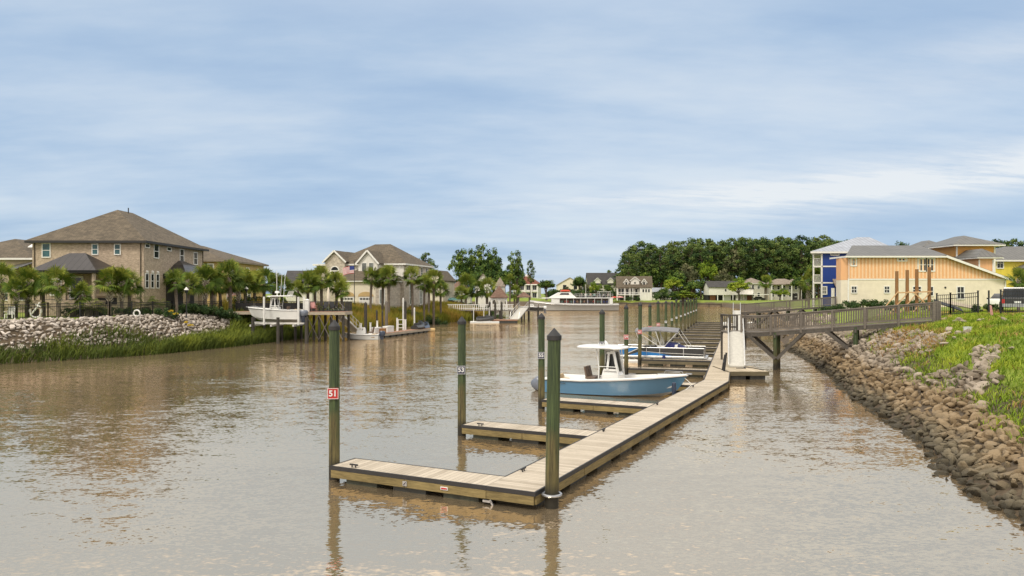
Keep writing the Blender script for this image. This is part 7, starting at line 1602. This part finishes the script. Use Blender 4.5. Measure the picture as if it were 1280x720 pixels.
P = sample(60000, 10.5, 32, 14, 70); Z, d = land(P); pr = proj(P, Z); isr = inpoly(pr, right_rock[0]) | ((d < 2.6) & (P[:,1] > 45)) | ((d < 1.9) & (P[:,1] < 45)); k = (d > -.35) & isr & (pr[:,0] < 1330); isl = (d > 1.5) & (RNG.random(len(P)) < .25)
order = np.argsort(RNG.random(k.sum())); cand = (P[k][order], Z[k][order], pr[k][order])
zone = lambda x,y,z,sc: ('large pale' if sc > .3 else 'pale') + ' stone in the upper right bank' if z > 1.15 else ('large brown' if sc > .3 else 'brown') + ' stone near the waterline of the right bank'
place_rocks(cand, .2, base, 225, mr_, zone, 'right', 'brown and pale rip-rap stones covering the right bank further off', .15, .35)
# stray stones in the grass
P = sample(2600, 14, 30, 20, 45); Z, d = land(P); pr = proj(P, Z); k = (~inpoly(pr, right_rock[0])) & (d > 2.5) & (pr[:,0] < 1290) & (clump(P[:,0]*1.3,P[:,1],.9) > .72); k = np.where(k)[0][:30]
for j in k: o = bpy.data.objects.new('rock', base[j % 9]); COL.objects.link(o); s_ = RNG.uniform(.14,.3); o.location = (P[j,0],P[j,1],Z[j]+.12); o.scale = (s_,)*3; o.rotation_euler = (RNG.normal()*.4,RNG.normal()*.4,RNG.uniform(0,6)); tag(o, 'stray pale stone lying in the green grass of the right bank', 'rock', 'stray stones in the right bank grass')
# undergrowth closing the far wood
RNG = np.random.default_rng(91)
cs = [np.array([XY(px, Yy), Yy, 2.2+RNG.uniform(.5, 9.5)]) for px, Yy in zip(RNG.uniform(772,1060,420), RNG.uniform(352,392,420))]
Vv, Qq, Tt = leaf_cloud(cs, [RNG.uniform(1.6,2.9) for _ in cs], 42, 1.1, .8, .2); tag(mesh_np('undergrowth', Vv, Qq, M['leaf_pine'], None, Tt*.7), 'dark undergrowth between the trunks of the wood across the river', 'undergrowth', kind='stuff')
# far shore stones under the second bridge
P = sample(9000, 28, 62, 66, 170); Z, d = land(P); k = (d > -.3) & (d < 4.5); V_ = (P[k], Z[k], P[k]); place_rocks(V_, .8, base_l, 0, mr_, zone, '', 'brown rip-rap along the further right bank under the second bridge', .4, .7)
# left rip rap
P = sample(60000, -60, -20, 42, 84); Z, d = land(P); k = (d > 3.3) & (d < 6.9); P, Z, pr = P[k], Z[k], proj(P[k], Z[k]); k = (pr[:,0] > -30) & (pr[:,0] < 300); P, Z, pr = P[k], Z[k], pr[k]
place_rocks((P, Z+.03, pr), .235, base_l, 45, ml_, lambda x,y,z,sc: ('large white' if sc > .36 else 'white') + ' stone in the rip-rap slope below the brick house', 'left', 'white rip-rap stones on the left slope further back', .19, .38, .6)
# left iron fence and lanterns
pts = []
Ys = {}
def crest(px):
    Y = 45.0
    while Y < 95:
        x = XY(px,Y); dd_ = shore([(x,Y)])[0][0]
        if dd_ > 7.4: return (x, Y, land1(x,Y))
        Y += .15
    return gpt(px, 70)
iron_fence('black iron fence along the top of the white stones', [crest(-8), crest(60), crest(137), crest(215), crest(277)], 1.25, 'black iron fences', 2.5, .16)
for i, (px, Y, zt, lab) in enumerate(((233,70.5,361,'black lantern post before the bell roof porch'),(308,82,360,'black lantern post at the head of the left pier'))):
    x = XY(px,Y); z = land1(x,Y); t = thing('lamp_post', lab, 'lamp post', (x,Y,z), 0, 'black lantern posts'); h = ZZ(zt,Y)-z
    q = MB(); q.cyl((0,0,-.3),(0,0,h-.4),.06,.045,8); q.lathe([(.11,0),(.11,.25),(.06,.35)],(0,0,0),10); q.build('post', M['black_iron'], t); q = MB(); q.lathe([(.1,h-.4),(.17,h-.12),(.2,h-.1)],(0,0,0),8); q.build('lantern', M['glass'], t); q = MB(); q.lathe([(.24,h-.11),(.16,h),(.03,h+.16),(0,h+.18)],(0,0,0),8); q.build('lantern_cap', M['offwhite'], t)
x, y, z = gpt(12,63); chair('white patio chair on the lawn at the left edge', (x,y,z), .3, M['white'], None)
x, y, z = gpt(43,64.5); t = thing('anchor_ornament', 'white curved anchor-like ornament on the lawn by the palms', 'ornament', (x,y,z)); q = MB(); q.tube([(-.5*math.cos(a)+.1, 0, .6-.55*math.sin(a)) for a in np.linspace(-.3,PI+.3,13)], [.07]*13, 8); q.build('fluke', M['white'], t); q = MB(); q.tube([(-.3,0,.3),(.2,0,.9),(.45,0,1.35)], .07, 8); q.tube([(.1,0,1.2),(.55,0,.95)], .06, 8); q.build('shank', M['white'], t)
x, y, z = gpt(171,66.5); q = MB(); q.tube([(.28*math.cos(a),0,.36+.28*math.sin(a)) for a in np.linspace(0,2*PI,21)], .07, 8); o = tag(q.build('life_ring', M['white']), 'white life ring standing on the lawn before the brick house', 'life ring'); o.location = (x,y,z)
bpy.context.view_layer.update()
